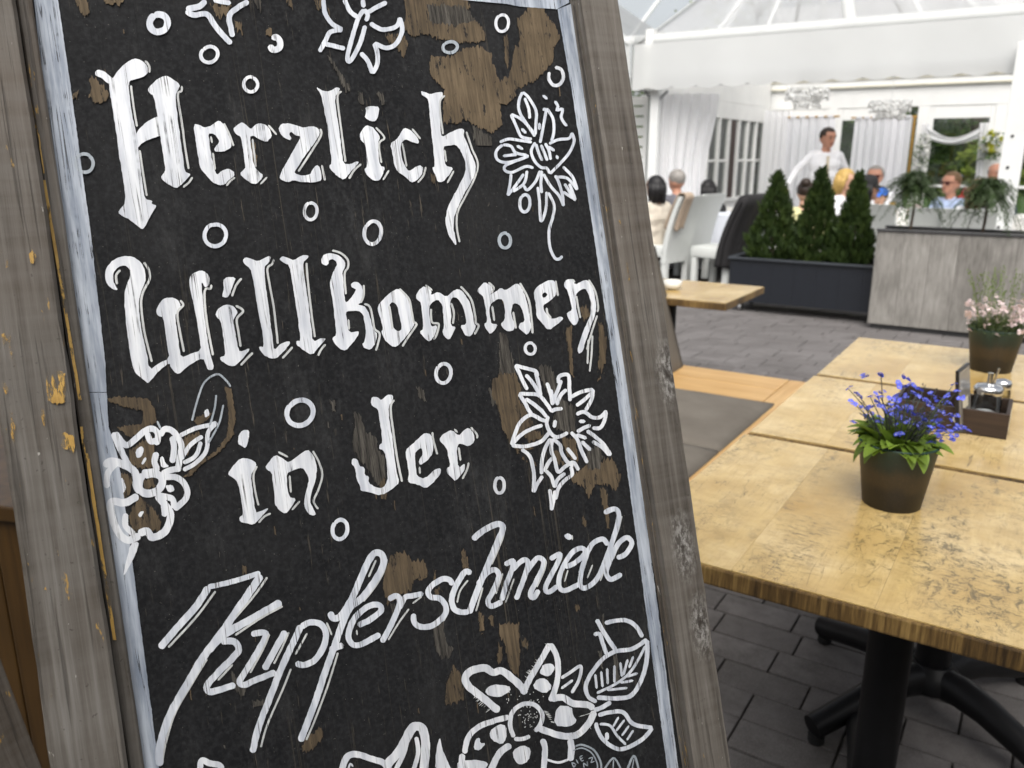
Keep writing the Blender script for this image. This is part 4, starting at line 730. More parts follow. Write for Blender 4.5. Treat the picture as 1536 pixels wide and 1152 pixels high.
# ================================================================== TABLES
def m_table():
    t = NT('distressed yellow table wood'); st = (1, .05, 1)
    v = t.shift(t.mapping(st)); u = t.shift(t.mapping())
    a = t.noise(v, 260, 5, .7); b = t.noise(u, 3.5, 5, .6); w2 = t.noise(t.mapping((1, .22, 1)), 34, 4, .65, .8)
    c = t.ramp(b, [(.3, (.42, .265, .08)), (.5, (.56, .40, .165)), (.7, (.68, .53, .29))])
    c = t.mix(t.math('MULTIPLY', t.ramp(w2, [(.4, 0), (.65, 1)]), .35), c, (.40, .27, .105))
    c = t.mix(t.math('MULTIPLY', t.ramp(a, [(.5, 0), (.75, 1)]), .35), c, (.34, .23, .10))
    # grey-black wear: flecks across the grain, gathered in patches
    mo = t.ramp(t.noise(t.shift(t.mapping((.6, 1, 1))), 26, 6, .72), [(.46, 0), (.66, 1)]); c = t.mix(t.math('MULTIPLY', mo, .38), c, (.33, .225, .085))
    fl = t.ramp(t.noise(t.shift(t.mapping((.42, 1, 1))), 120, 6, .82, .6), [(.52, 0), (.60, 1)])
    zone = t.ramp(t.noise(t.shift(t.mapping((1, .45, 1))), 5.5, 3, .55), [(.50, 0), (.64, 1)])
    c = t.mix(t.math('MULTIPLY', t.math('MULTIPLY', fl, zone), .72), c, (.10, .082, .05))
    oi_ = t.ramp(t.n('ShaderNodeObjectInfo').outputs['Random'], [(.5, 0), (.62, 1)]); f3 = t.ramp(t.noise(t.shift(t.mapping((.8, .5, 1))), 70, 7, .8, .8), [(.5, 0), (.6, 1)]); z3 = t.ramp(t.noise(t.shift(t.mapping((1, .3, 1))), 7, 3), [(.45, 0), (.6, 1)])
    c = t.mix(t.math('MULTIPLY', t.math('MULTIPLY', t.math('MULTIPLY', f3, z3), oi_), .75), c, (.085, .072, .042))
    sp = t.ramp(t.noise(t.shift(t.mapping((1, .10, 1))), 34, 3, .6, 1.0), [(.492, 0), (.5, 1), (.508, 0)])
    zs = t.ramp(t.noise(u, 4, 2), [(.5, 0), (.62, 1)])
    c = t.mix(t.math('MULTIPLY', t.math('MULTIPLY', sp, zs), .7), c, (.09, .07, .045))
    return t.done(t.bsdf(c, t.ramp(b, [(.3, .15), (.7, .27)]), t.bump(t.math('ADD', a, fl), .06, .001), .5))
def m_edge():
    t = NT('dark table edge'); v = t.mapping((1, 1, .06)); a = t.noise(v, 140, 5, .7); b = t.noise(t.mapping((1, 1, .2)), 9, 3)
    f = t.math('ADD', t.math('MULTIPLY', a, .55), t.math('MULTIPLY', b, .45))
    c = t.ramp(f, [(.36, (.03, .018, .008)), (.48, (.11, .065, .022)), (.6, (.25, .16, .055)), (.72, (.36, .25, .10))])
    return t.done(t.bsdf(c, .45, t.bump(a, .1, .001), .5))
M_TAB, M_EDGE = m_table(), m_edge()
M_BLK = plain('black powder coated steel', (.008, .008, .009), .45, .2, 30, .06, spec=.25)
M_RUB = plain('black rubber', (.01, .01, .01), .8)
def table(corner, wx, wy, label, nplank=4, leg=None, arms=(250, 335, 155, 70), seed=0, group='wooden pedestal tables'):
    """corner: far-left top corner; wx along E1, wy towards the camera"""
    t = empty('table', Vector((corner.x, corner.y, 0))+E1*wx/2-E2*wy/2, ROT, label, 'table', group)
    th, zt, rr = .036, .75, random.Random(seed); x = -wx/2
    cuts = sorted(rr.uniform(.8, 1.2) for _ in range(nplank)); rr.shuffle(cuts); S = sum(cuts)
    for c in cuts:
        w_ = wx*c/S
        mb = MB(); xa_ = x+.0001+(.003 if x < -wx/2+.001 else 0); xb_ = x+w_-.0001-(.003 if x+w_ > wx/2-.001 else 0); mb.bbox(xa_, xb_, -wy/2+.003, wy/2-.003, zt-.0027, zt, .0006)
        mb.build('plank', M_TAB, t); x += w_
    mb = MB(); mb.bbox(-wx/2, wx/2, -wy/2, wy/2, zt-th, zt-.0028, .004); mb.build('table_edge', M_EDGE, t)
    lx, ly = leg or (0, 0)
    mb = MB(); mb.tube([(lx, ly, .10), (lx, ly, .700)], .041, 28); autosmooth(mb.build('pedestal', M_BLK, t))
    mb = MB(); mb.bbox(lx-.16, lx+.16, ly-.16, ly+.16, .700, .7136, .002); mb.build('mounting_plate', M_BLK, t)
    mb = MB(); mb.lathe([(.055, .075), (.075, .09), (.075, .115), (.060, .135), (.046, .15)], 28, (lx, ly, 0)); autosmooth(mb.build('hub', M_BLK, t))
    for az in arms:
        a = R(az)-AZ; dx, dy = math.sin(a), math.cos(a)
        pts = [(lx+dx*q, ly+dy*q, z) for q, z in ((.03, .105), (.09, .112), (.16, .104), (.24, .082), (.32, .058), (.365, .046))]
        mb = MB(); mb.tube(pts, [.042, .040, .036, .033, .031, .030], 16); o = autosmooth(mb.build('foot_arm', M_BLK, t))
        mb = MB(); mb.lathe([(.018, 0), (.020, .004), (.020, .022)], 16, (lx+dx*.35, ly+dy*.35, 0)); mb.build('glide', M_RUB, o)
    return t
OT = Vector((.577, 1.918, .75))
WX = .82
table(grid(OT, -.005, -.016), WX, .695, 'light wooden table carrying the pot of blue forget-me-nots', 4, (.0, .03), arms=(20, 110, 200, 290), seed=3)
table(grid(OT, 0, .648), WX, .644, 'light wooden table carrying the dark condiment tray', 4, (.045, -.10), seed=8)
table(grid(OT, .004, 1.315), WX, .645, 'light wooden table carrying the pot of pale pink flowers', 4, seed=12)
ft = table(Vector((1.307, 4.255, 0))-E1*.8, .8, .60, 'lone light wooden table beside the navy planter with a small dish on it', 4, seed=21)

# ================================================================== POT OF FORGET-ME-NOTS
def m_pot():
    t = NT('patinated metal pot'); u = t.mapping(); v = t.mapping((1, 1, .25))
    sep = t.n('ShaderNodeSeparateXYZ'); t.l(t.tc.outputs['Object'], sep.inputs[0])
    wob = t.math('MULTIPLY', t.math('SUBTRACT', t.noise(v, 30, 4, .6), .5), .035)
    z = t.math('ADD', sep.outputs['Z'], wob)
    c = t.ramp(t.math('MULTIPLY', z, 7.6), [(.0, (.007, .005, .004)), (.28, (.011, .008, .006)), (.40, (.032, .021, .009)), (.56, (.034, .023, .011)), (.70, (.010, .018, .014)), (.9, (.007, .028, .024)), (1, (.015, .05, .04))])
    sp = t.ramp(t.noise(u, 260, 4, .7), [(.55, 0), (.7, 1)])
    c = t.mix(t.math('MULTIPLY', sp, .35), c, (.09, .062, .032)); st = t.ramp(t.noise(v, 120, 4), [(.5, 0), (.7, 1)])
    c = t.mix(t.math('MULTIPLY', st, .3), c, (.012, .010, .008))
    return t.done(t.bsdf(c, .5, t.bump(sp, .1, .0006), .5))
M_POT = m_pot(); M_SOIL = plain('potting soil', (.03, .022, .015), .95, .4, 120, .6)
def leafmat(name, c, rand=True, trans=.3, var=.35):
    t = NT(name); oi = t.n('ShaderNodeObjectInfo').outputs['Random']; f = t.noise(t.mapping(), 40, 3)
    k = t.math('ADD', t.math('MULTIPLY', oi, .6), t.math('MULTIPLY', f, .4))
    cc = t.ramp(k, [(.2, [x*(1-var) for x in c]), (.75, [x*(1+var) for x in c])])
    return t.done(t.mixsh(trans, t.bsdf(cc, .5, None, .4), t.translucent([min(1, x*1.6) for x in c])))
M_LEAF = leafmat('forget-me-not leaf', (.15, .23, .03)); M_STEM = leafmat('thin stem', (.06, .085, .03), trans=.1)
M_DSTEM = leafmat('dark bud stem', (.045, .05, .045), trans=.05)
M_BLUE = leafmat('blue petal', (.12, .155, .74), trans=.25, var=.3); M_YC = plain('yellow flower eye', (.7, .55, .12), .6)
M_PINK = leafmat('pale pink petal', (.72, .58, .58), trans=.3, var=.12); M_MOSS = leafmat('mossy foliage', (.05, .075, .018), trans=.2)
M_FINE = leafmat('fine green stem', (.14, .19, .06), trans=.1)
def pot(root, h, r0, r1):
    mb = MB(); mb.lathe([(r0-.002, 0), (r0, .002), (r0+(r1-r0)*.5, h*.5), (r1, h-.003), (r1+.0015, h-.001), (r1+.001, h), (r1-.003, h), (r1-.004, h-.004), (r1-.010, h-.022)], 48, cap1=False)
    autosmooth(mb.build('pot', M_POT, root), 50)
    mb = MB(); n = 24; vs = [(0, 0, h-.012)]
    for k in range(1, 5):
        for j in range(n): a = 2*math.pi*j/n; q = (r1-.006)*k/4; vs.append((q*math.cos(a), q*math.sin(a), h-.014+.004*noise.noise(Vector((q*90*math.cos(a), q*90*math.sin(a), 1)))))
    fs = [(0, 1+j, 1+(j+1) % n) for j in range(n)]+[(1+(k-1)*n+j, 1+k*n+j, 1+k*n+(j+1) % n, 1+(k-1)*n+(j+1) % n) for k in range(1, 4) for j in range(n)]
    mb.add(vs, fs); mb.build('soil', M_SOIL, root, smooth=True)
def leaf_mesh(name, L, W, droop, cup=.25, n=7):
    mb = MB()
    def fn(u, v):
        t = v; wd = W*math.sin(math.pi*min(1, t*.93+.05))**.8*(1-.25*t); s = (u-.5)*2
        ang = droop*t; y = L*(math.sin(droop*t)/droop if droop else t); z = -L*(1-math.cos(droop*t))/droop if droop else 0
        return (s*wd/2, y, z+abs(s)*wd*cup)
    mb.sheet(fn, 4, n); return mb.mesh(name, True)
def floret(mb, c, nrm, r, petals=5, matidx=None):
    nrm = Vector(nrm).normalized(); a = nrm.orthogonal().normalized(); b = nrm.cross(a); c = Vector(c); a0 = random.uniform(0, 6)
    for k in range(petals):
        t = a0+2*math.pi*k/petals; d = a*math.cos(t)+b*math.sin(t); e = nrm.cross(d)
        p = [c, c+d*r*.55+e*r*.42+nrm*r*.08, c+d*r*.95+e*r*.28+nrm*r*.12, c+d*r*1.02+nrm*r*.08, c+d*r*.95-e*r*.28+nrm*r*.12, c+d*r*.55-e*r*.42+nrm*r*.08]
        mb.add(p, [(0, 1, 2, 3), (0, 3, 4, 5)])
def bloom_mesh(name, mat, n, spread, r, eye=True):
    mb = MB(); cs = []
    for k in range(n):
        a = random.uniform(0, 6.28); q = spread*math.sqrt(random.random()); c = Vector((q*math.cos(a), q*math.sin(a), random.uniform(-.3, .35)*spread))
        nr = Vector((c.x*40, c.y*40, 1))+Vector((random.uniform(-.5, .5), random.uniform(-.5, .5), 0)); floret(mb, c, nr, r*random.uniform(.8, 1.15)); cs.append((c, nr.normalized()))
    nf = len(mb.f)
    if eye:
        for c, nr in cs:
            a = nr.orthogonal().normalized(); b = nr.cross(a); p = c+nr*r*.12
            mb.add([p+(a*math.cos(t)+b*math.sin(t))*r*.22 for t in (0, 1.26, 2.51, 3.77, 5.03)], [(0, 1, 2, 3, 4)])
    me = mb.mesh(name); me.materials.append(mat); me.materials.append(M_YC)
    for i, p in enumerate(me.polygons): p.material_index = 1 if i >= nf else 0
    return me
random.seed(21)
pc = onz(1345, 771, .75)+Vector((.012, .052, 0)); PH = .128
fp = empty('flower_pot', (pc.x, pc.y, .7502), 0, 'dark patinated metal pot of blue forget-me-nots on the nearest wooden table', 'flower pot')
pot(fp, PH, .053, .071)
lm = [leaf_mesh('leaf', random.uniform(.042, .062), random.uniform(.026, .036), dr) for dr in (.5, .9, 1.3, 1.7, .3)]
for m in lm: m.materials.append(M_LEAF)
for k in range(95):                                    # rosette of broad leaves
    a = random.uniform(0, 6.28); q = .052*math.sqrt(random.random()); el = random.uniform(.15, 1.25) if q > .025 else random.uniform(.7, 1.4)
    o = link('leaf', lm[k % 5], None, fp, (q*math.cos(a), q*math.sin(a), PH-.012+random.uniform(0, .014)), None)
    o.rotation_euler = Matrix.Rotation(a-math.pi/2+random.uniform(-.4, .4), 3, 'Z').to_4x4().to_3x3().to_euler() if False else (Matrix.Rotation(a-math.pi/2+random.uniform(-.4, .4), 3, 'Z') @ Matrix.Rotation(el, 3, 'X')).to_euler()
    s = random.uniform(.75, 1.1); o.scale = (s, s, s)
bl = [bloom_mesh('bloom', M_BLUE, n, .0070, .0045) for n in (5, 6, 7, 5)]
heads = []
def h_at(px, py, dy=0):
    p = depth(px, py, pc.y+dy); return p-Vector((pc.x, pc.y, .7502))
for (zx, zy) in ((105, 200), (172, 243), (227, 107), (330, 102), (500, 122), (335, 222), (255, 255), (325, 255), (385, 262), (300, 290), (265, 320), (440, 250), (445, 170), (485, 178), (530, 168), (560, 182), (600, 205), (545, 232), (440, 325), (405, 305), (330, 322), (140, 298), (390, 360), (440, 345), (465, 330), (490, 340), (565, 385), (585, 435), (515, 405), (452, 398), (395, 473), (312, 428), (232, 510), (140, 432), (640, 275), (680, 238), (665, 312), (695, 335), (720, 270), (745, 355), (795, 248), (830, 172), (850, 215), (885, 258), (800, 300), (780, 290), (835, 385), (798, 398), (735, 415), (860, 462), (888, 468), (935, 488), (720, 515), (760, 548), (830, 530), (690, 420), (480, 432), (425, 598), (195, 335), (440, 275), (245, 325), (300, 250), (590, 250), (650, 290), (505, 250)):
    dy = random.uniform(-.05, .06)
    heads.append(h_at(1250+zx/4.609, 540+zy/4.609, dy))
for k in range(34):
    a = random.uniform(0, 6.28); q = .085*math.sqrt(random.random()); heads.append(Vector((q*math.cos(a)+.012, q*math.sin(a), PH+random.uniform(.02, .085)*(1.1-q/.12))))
random.shuffle(heads)
for k, hd in enumerate(heads):
    o = link('bloom', bl[k % 4], None, fp, hd, (random.uniform(.1, .9), random.uniform(-.3, .3), random.uniform(0, 6))); s = random.uniform(.7, 1.1); o.scale = (s, s, s)
    if k % 2 == 0 and hd.z > PH+.01:
        b0 = Vector((hd.x*.3, hd.y*.3, PH-.01)); mid = b0.lerp(hd, .55)+Vector((random.uniform(-.006, .006), random.uniform(-.006, .006), .012))
        mb = MB(); mb.tube([b0, mid, hd], [.0013, .001, .0007], 5); mb.build('stem', M_DSTEM if k % 4 else M_STEM, fp)
for k in range(26):                                    # budding side stalks
    a = random.uniform(0, 6.28); q = random.uniform(.03, .09); top = Vector((q*math.cos(a)+.012, q*math.sin(a), PH+random.uniform(.03, .095)))
    b0 = Vector((top.x*.3, top.y*.3, PH-.01)); mb = MB(); mb.tube([b0, b0.lerp(top, .5)+Vector((0, 0, .012)), top], [.0012, .001, .0006], 5)
    for j in range(9):
        p = b0.lerp(top, .55+.05*j)+Vector((random.uniform(-.006, .006), random.uniform(-.006, .006), random.uniform(0, .008))); mb.tube([b0.lerp(top, .5+.05*j)+Vector((0, 0, .004)), p], .0005, 4); mb.ell(p, (.0016, .0016, .002), 6, 4)
    mb.build('bud_stalk', M_DSTEM, fp)

# ================================================================== POT OF PALE PINK FLOWERS
qc = onz(1483, 560, .75)+Vector((.03, .045, 0)); QH = .135
fq = empty('flower_pot', (qc.x, qc.y, .7502), 0, 'dark metal pot of pale pink blossoms with fine green stems, behind the condiment tray', 'flower pot')
pot(fq, QH, .058, .078)
mb = MB()
for k in range(1500):
    a = random.uniform(0, 6.28); q = .082*math.sqrt(random.random()); z = QH-.01+random.uniform(0, .055)*(1-q/.12)
    c = Vector((q*math.cos(a), q*math.sin(a), z)); d = Vector((random.uniform(-1, 1), random.uniform(-1, 1), random.uniform(0, 1.2))).normalized(); e = d.orthogonal().normalized()*.0022
    mb.add([c-e, c+e, c+d*random.uniform(.007, .014)], [(0, 1, 2)])
mb.build('foliage', M_MOSS, fq)
bp = [bloom_mesh('blossom', M_PINK, n, .007, .0058, False) for n in (2, 3, 3)]
for k in range(170):
    a = random.uniform(0, 6.28); q = .105*math.sqrt(random.random()); z = QH+random.uniform(.03, .105)*(1-.25*q/.1)
    if k > 150: z = QH+random.uniform(-.01, .03); q = .09
    o = link('blossom', bp[k % 3], None, fq, (q*math.cos(a)+.01, q*math.sin(a), z), (random.uniform(.3, 1.3), random.uniform(-.3, .3), random.uniform(0, 6)))
    if k % 3 == 0:
        mb = MB(); mb.tube([(q*math.cos(a)*.4, q*math.sin(a)*.4, QH-.01), (q*math.cos(a)*.8+.008, q*math.sin(a)*.8, (QH+z)/2+.01), (q*math.cos(a)+.01, q*math.sin(a), z)], [.001, .0009, .0007], 5); mb.build('stem', M_FINE, fq)
for k in range(34):                                    # fine seed stalks rising above the blossoms
    a = random.uniform(0, 6.28); q = .095*math.sqrt(random.random()); z = QH+random.uniform(.10, .185); mb = MB()
    top = Vector((q*math.cos(a)*1.15, q*math.sin(a), z)); b0 = Vector((top.x*.5, top.y*.5, QH)); mb.tube([b0, b0.lerp(top, .5)+Vector((.004, 0, 0)), top], [.0009, .0008, .0006], 4)
    for j in range(7): p = b0.lerp(top, .6+.065*j)+Vector((random.uniform(-.008, .008), random.uniform(-.008, .008), random.uniform(0, .006))); mb.ell(p, (.002, .002, .0035), 5, 4)
    mb.build('seed_stalk', M_FINE, fq)

# ================================================================== CONDIMENT TRAY AND WHAT STANDS IN IT
M_DW = wood('dark stained tray wood', (.012, .008, .006), (.045, .028, .019), 'x', 120, .5, .2)
M_WL = plain('white print', (.75, .74, .70), .7); M_CREAM = plain('cream paper label', (.62, .55, .40), .7)
tx, ty = grid(OT, .408, .352).to_2d()
tray = empty('condiment_tray', (tx, ty, .7503), ROT, 'dark stained wooden condiment tray with a white zero on its front', 'tray')
A_, B_, HT = .126, .080, .062
for (x0, x1, y0, y1, nm) in ((-A_, A_, -B_, -B_+.009, 'front_board'), (-A_, A_, B_-.009, B_, 'rear_board'), (-A_, -A_+.009, -B_+.0092, B_-.0092, 'end_board'), (A_-.009, A_, -B_+.0092, B_-.0092, 'end_board')):
    mb = MB(); mb.bbox(x0, x1, y0, y1, 0, HT, .0015); o = mb.build(nm, M_DW, tray)
    if nm == 'front_board':
        mb = MB(); n = 24; vs = []
        for k in range(n):
            a = 2*math.pi*k/n; vs += [(.016+.0075*math.cos(a), -B_-.0006, .036+.012*math.sin(a)), (.016+.0042*math.cos(a), -B_-.0006, .036+.008*math.sin(a))]
        mb.add(vs, [(2*k, 2*k+1, 2*((k+1) % n)+1, 2*((k+1) % n)) for k in range(n)]); mb.build('number_zero', M_WL, o)
    if nm == 'end_board' and x0 > 0:
        mb = MB(); mb.box(A_, A_+.0008, -.035, .03, .012, .05); mb.build('paper_label', M_CREAM, o)
mb = MB(); mb.box(-A_+.0092, A_-.0092, -B_+.0092, B_-.0092, .001, .007); mb.build('tray_floor', M_DW, tray)
def glassm(name, c=(1, 1, 1), rough=.02):
    t = NT(name); fr = t.n('ShaderNodeFresnel'); fr.inputs[0].default_value = 1.45
    tr = t.n('ShaderNodeBsdfTransparent'); tr.inputs[0].default_value = (*c, 1); gl = t.n('ShaderNodeBsdfGlossy'); gl.inputs['Roughness'].default_value = rough
    return t.done(t.mixsh(t.math('ADD', t.math('MULTIPLY', fr.outputs[0], .9), .04), tr.outputs[0], gl.outputs[0]))
M_GLASS = glassm('clear glass', (.93, .95, .95)); M_CHR = plain('polished metal', (.75, .75, .75), .15, .05, 10, metal=1)
M_SUG = plain('white sugar', (.85, .85, .84), .9, .05, 200, .3); M_PEP = plain('amber spice', (.42, .27, .06), .8, .3, 300, .2)
def shaker(px, py, label, r, h, fill, fm, spout, name, cat):
    p = onz(px, py, .758); e = empty(name, (p.x, p.y, .7576), 0, label, cat)
    mb = MB(); n = 40; prof = [(r*.93, 0), (r, .004), (r, h*.8), (r*.93, h*.9), (r*.93, h)]; mb.lathe(prof, n, cap1=False)
    mb.v = [(x*(1+.018*math.cos(20*math.atan2(y, x))), y*(1+.018*math.cos(20*math.atan2(y, x))), z) for x, y, z in mb.v]
    autosmooth(mb.build('glass_jar', M_GLASS, e), 60)
    mb = MB(); mb.lathe([(r*.88, .004), (r*.9, .01), (r*.9, fill*.8), (r*.6, fill*.95), (0.001, fill)], 28, cap1=False); mb.build('contents', fm, e, smooth=True)
    mb = MB(); mb.lathe([(r*.98, h-.004), (r*1.0, h), (r*1.0, h+.010), (r*.85, h+.017), (r*.3, h+.021), (.001, h+.0215)], 32, cap1=False); l = autosmooth(mb.build('metal_lid', M_CHR, e), 50)
    if spout:
        mb = MB(); mb.tube([(0, 0, h+.018), (0, 0, h+.048)], .0065, 16); mb.tube([(.010, 0, h+.016), (.016, -.004, h+.060)], .0028, 10); mb.build('pour_spout', M_CHR, l)
shaker(1475, 632, 'ribbed glass sugar pourer with metal spout in the condiment tray', .033, .078, .03, M_SUG, True, 'sugar_pourer', 'sugar pourer')
shaker(1497, 620, 'small glass spice shaker with metal lid beside the sugar pourer', .021, .072, .05, M_PEP, False, 'spice_shaker', 'shaker')
p = onz(1443, 640, .757)
mn = empty('menu_card', (p.x, p.y, .7575), R(50), 'black menu card with a glossy cover standing in the condiment tray', 'menu')
M_MB = plain('black menu board', (.012, .011, .011), .4, .2, 30); M_MC = plain('glossy grey menu cover', (.20, .185, .165), .18, .35, 14)
mb = MB(); mb.bbox(-.055, .055, -.004, .004, 0, .15, .002, Matrix.Rotation(R(-7), 4, 'X')); mb.build('card_back', M_MB, mn)
mb = MB(); mb.bbox(-.051, .051, -.010, -.006, .003, .145, .001, Matrix.Rotation(R(-9), 4, 'X')); cv = mb.build('card_cover', M_MC, mn)
mb = MB(); m = Matrix.Rotation(R(-9), 4, 'X'); mb.box(-.03, .02, -.0108, -.0102, .05, .075, m); mb.build('printed_panel', M_CREAM, cv)
mb = MB(); mb.bbox(-.03, .03, -.018, .018, 0, .022, .003); bb = mb.build('butter_packet', plain('pale yellow wrapper', (.62, .60, .16), .5, .3, 60), None, grid(OT, .30, .36, .7576), (0, 0, ROT+.3)); tag(bb, 'pale yellow wrapped packet lying in the tray behind the blue flowers', 'packet')
# dish on the lone far table
p = onz(1008, 434, .75)
mb = MB(); mb.lathe([(.02, 0), (.045, .012), (.05, .045), (.046, .045), (.04, .016), (.001, .012)], 24, cap1=False); o = mb.build('dish', plain('white glazed china', (.7, .69, .64), .25), None, (p.x, p.y, .7502), smooth=True); tag(o, 'small white china dish on the lone far table', 'dish')

# ================================================================== BENCH WITH CUSHIONS, LEFT OF THE TABLES
M_OAK = wood('honey varnished bench wood', (.40, .22, .075), (.60, .39, .17), 'x', 90, .4, .08, 4)
def m_taupe():
    t = NT('taupe upholstery'); u = t.mapping(); f = t.noise(u, 6, 4); wv = t.noise(u, 900, 2)
    return t.done(t.bsdf(t.ramp(f, [(.3, (.125, .11, .092)), (.7, (.165, .148, .125))]), .85, t.bump(wv, .25, .0006), .25))
M_TAU = m_taupe()
bc = Vector((1.327, 3.592, 0))                        # far right corner of the bench
bench = empty('bench', bc, ROT, 'honey wood bench with taupe seat cushions and a taupe backrest', 'bench')
def slabc(name, x0, x1, y0, y1, z0, z1, mat, parent, b=.004, m=None):
    mb = MB(); mb.bbox(x0, x1, y0, y1, z0, z1, b, m); return mb.build(name, mat, parent)
slabc('plank', -.62, -.076, -.205, -.001, .385, .42, M_OAK, bench); slabc('plank', -.62, -.076, -.43, -.208, .385, .42, M_OAK, bench)
slabc('plank', -.073, 0, -2.3, 0, .383, .4195, wood('honey bench edge wood', (.40, .22, .075), (.60, .39, .17), 'y', 90, .4, .08, 4), bench)
slabc('frame_rail', -.62, -.01, -2.3, -.44, .30, .382, M_OAK, bench)
for x, y in ((-.57, -.06), (-.06, -.06), (-.57, -2.2), (-.06, -2.2)): slabc('leg', x-.03, x+.03, y-.03, y+.03, 0, .299 if y < -1 else .382, M_OAK, bench)
def cushion(name, x0, x1, y0, y1, z0, z1, parent, m=None, puff=.012):
    mb = MB(); nx, ny = 14, 14
    def top(u, v, s):
        e = min(1, 7*min(u, 1-u))*min(1, 7*min(v, 1-v)); e = math.sqrt(max(0, e)); r = .02
        return ((x0+x1)/2+(x1-x0)*(u-.5)*(1-.0*e), (y0+y1)/2+(y1-y0)*(v-.5), (z0+z1)/2+s*((z1-z0)/2*(.45+.55*e)+puff*math.sin(math.pi*u)*math.sin(math.pi*v)*(s > 0)))
    mb.sheet(lambda u, v: top(u, v, 1), nx, ny); a = len(mb.v); mb.sheet(lambda u, v: top(1-u, v, -1), nx, ny)
    for i in range(nx):
        mb.f.append((i+1, i, a+nx-i, a+nx-i-1)); j = ny*(nx+1); mb.f.append((j+i, j+i+1, a+j+nx-i-1, a+j+nx-i))
    for k in range(ny):
        i0, i1 = k*(nx+1), (k+1)*(nx+1); mb.f.append((i0, i1, a+i1+nx, a+i0+nx)); mb.f.append((i1+nx, i0+nx, a+i0, a+i1))
    if m is not None: mb.v = [tuple(m @ Vector(v)) for v in mb.v]
    return mb.build(name, M_TAU, parent, smooth=True)
for y0, y1 in ((-1.10, -.445), (-1.765, -1.11), (-2.3, -1.775)): cushion('seat_cushion', -.55, -.02, y0, y1, .384, .445, bench)
mt = Matrix.Translation((-.55, 0, .40)) @ Matrix.Rotation(R(-17), 4, 'Y')
for y0, y1 in ((-.9, -.02), (-1.6, -.91), (-2.3, -1.61)):
    cushion('back_cushion', .0, .62, y0, y1, 0, .075, bench, mt @ Matrix.Rotation(R(-90), 4, 'Y'))

added_bench = empty('bench', grid(OT, WX+.92, 1.81, 0), ROT, 'unseen honey wood bench with taupe cushions added on the far side of the three joined tables', 'bench')  # added copy out of view, blocks low light from under the tables
for ch_o in list(bench.children):
    c_ = ch_o.copy(); col.objects.link(c_); c_.parent = added_bench; c_.matrix_local = Matrix.Rotation(math.pi, 4, 'Z') @ Matrix.Translation((.62, 2.3, 0)) @ ch_o.matrix_local
# ================================================================== PLANTERS
M_NAVY = plain('navy lacquered wood', (.0075, .0095, .0145), .45, .18, 20, .05); M_NAVYR = plain('grey lacquered rim', (.035, .04, .048), .4)
M_ZINC = plain('zinc castor steel', (.4, .4, .4), .35, metal=.9)
n0 = Vector((2.03, 7.70, 0)); NL, ND, NH = 1.36, .50, .505
navy = empty('planter', n0+E1*NL/2+E2*ND/2, ROT, 'long navy wooden planter on castors with three small conifers', 'planter')
for k in range(7):
    x0 = -NL/2+NL*k/7
    for y0, y1 in ((-ND/2, -ND/2+.02), (ND/2-.02, ND/2)): slabc('board', x0+.0003, x0+NL/7-.0003, y0, y1, .10, NH-.02, M_NAVY, navy, .0008)
for s in (-1, 1): slabc('end_panel', s*NL/2-.012, s*NL/2+.012, -ND/2+.021, ND/2-.021, .10, NH-.02, M_NAVY, navy, .0008)
for y in (-ND/2, ND/2): slabc('rim', -NL/2-.02, NL/2+.02, y-.03, y+.03, NH-.019, NH, M_NAVYR, navy)
for s in (-1, 1): slabc('rim', s*NL/2-.03, s*NL/2+.03, -ND/2+.031, ND/2-.031, NH-.019, NH-.0005, M_NAVYR, navy)
slabc('soil', -NL/2+.03, NL/2-.03, -ND/2+.03, ND/2-.03, .3, NH-.045, M_SOIL, navy)
for x in (-NL/2+.1, NL/2-.1):
    for y in (-ND/2+.07, ND/2-.07):
        mb = MB(); mb.tube([(x-.013, y, .036), (x+.013, y, .036)], .0355, 18); c = mb.build('castor', M_ZINC, navy)
        mb = MB(); mb.bbox(x-.025, x+.025, y-.02, y+.02, .068, .0995, .003); mb.build('castor_fork', M_ZINC, c)
def m_conifer():
    t = NT('conifer scales'); f = t.noise(t.mapping(), 9, 4); g2 = t.noise(t.mapping(), 120, 2)
    k = t.math('ADD', t.math('MULTIPLY', f, .55), t.math('MULTIPLY', g2, .45))
    cc = t.ramp(k, [(.35, (.010, .020, .006)), (.5, (.026, .048, .010)), (.65, (.060, .090, .018))])
    return t.done(t.mixsh(.2, t.bsdf(cc, .6, None, .3), t.translucent((.06, .10, .02))))
M_CON = m_conifer(); M_BARK = plain('brown bark', (.06, .042, .028), .9, .4, 40, .5)
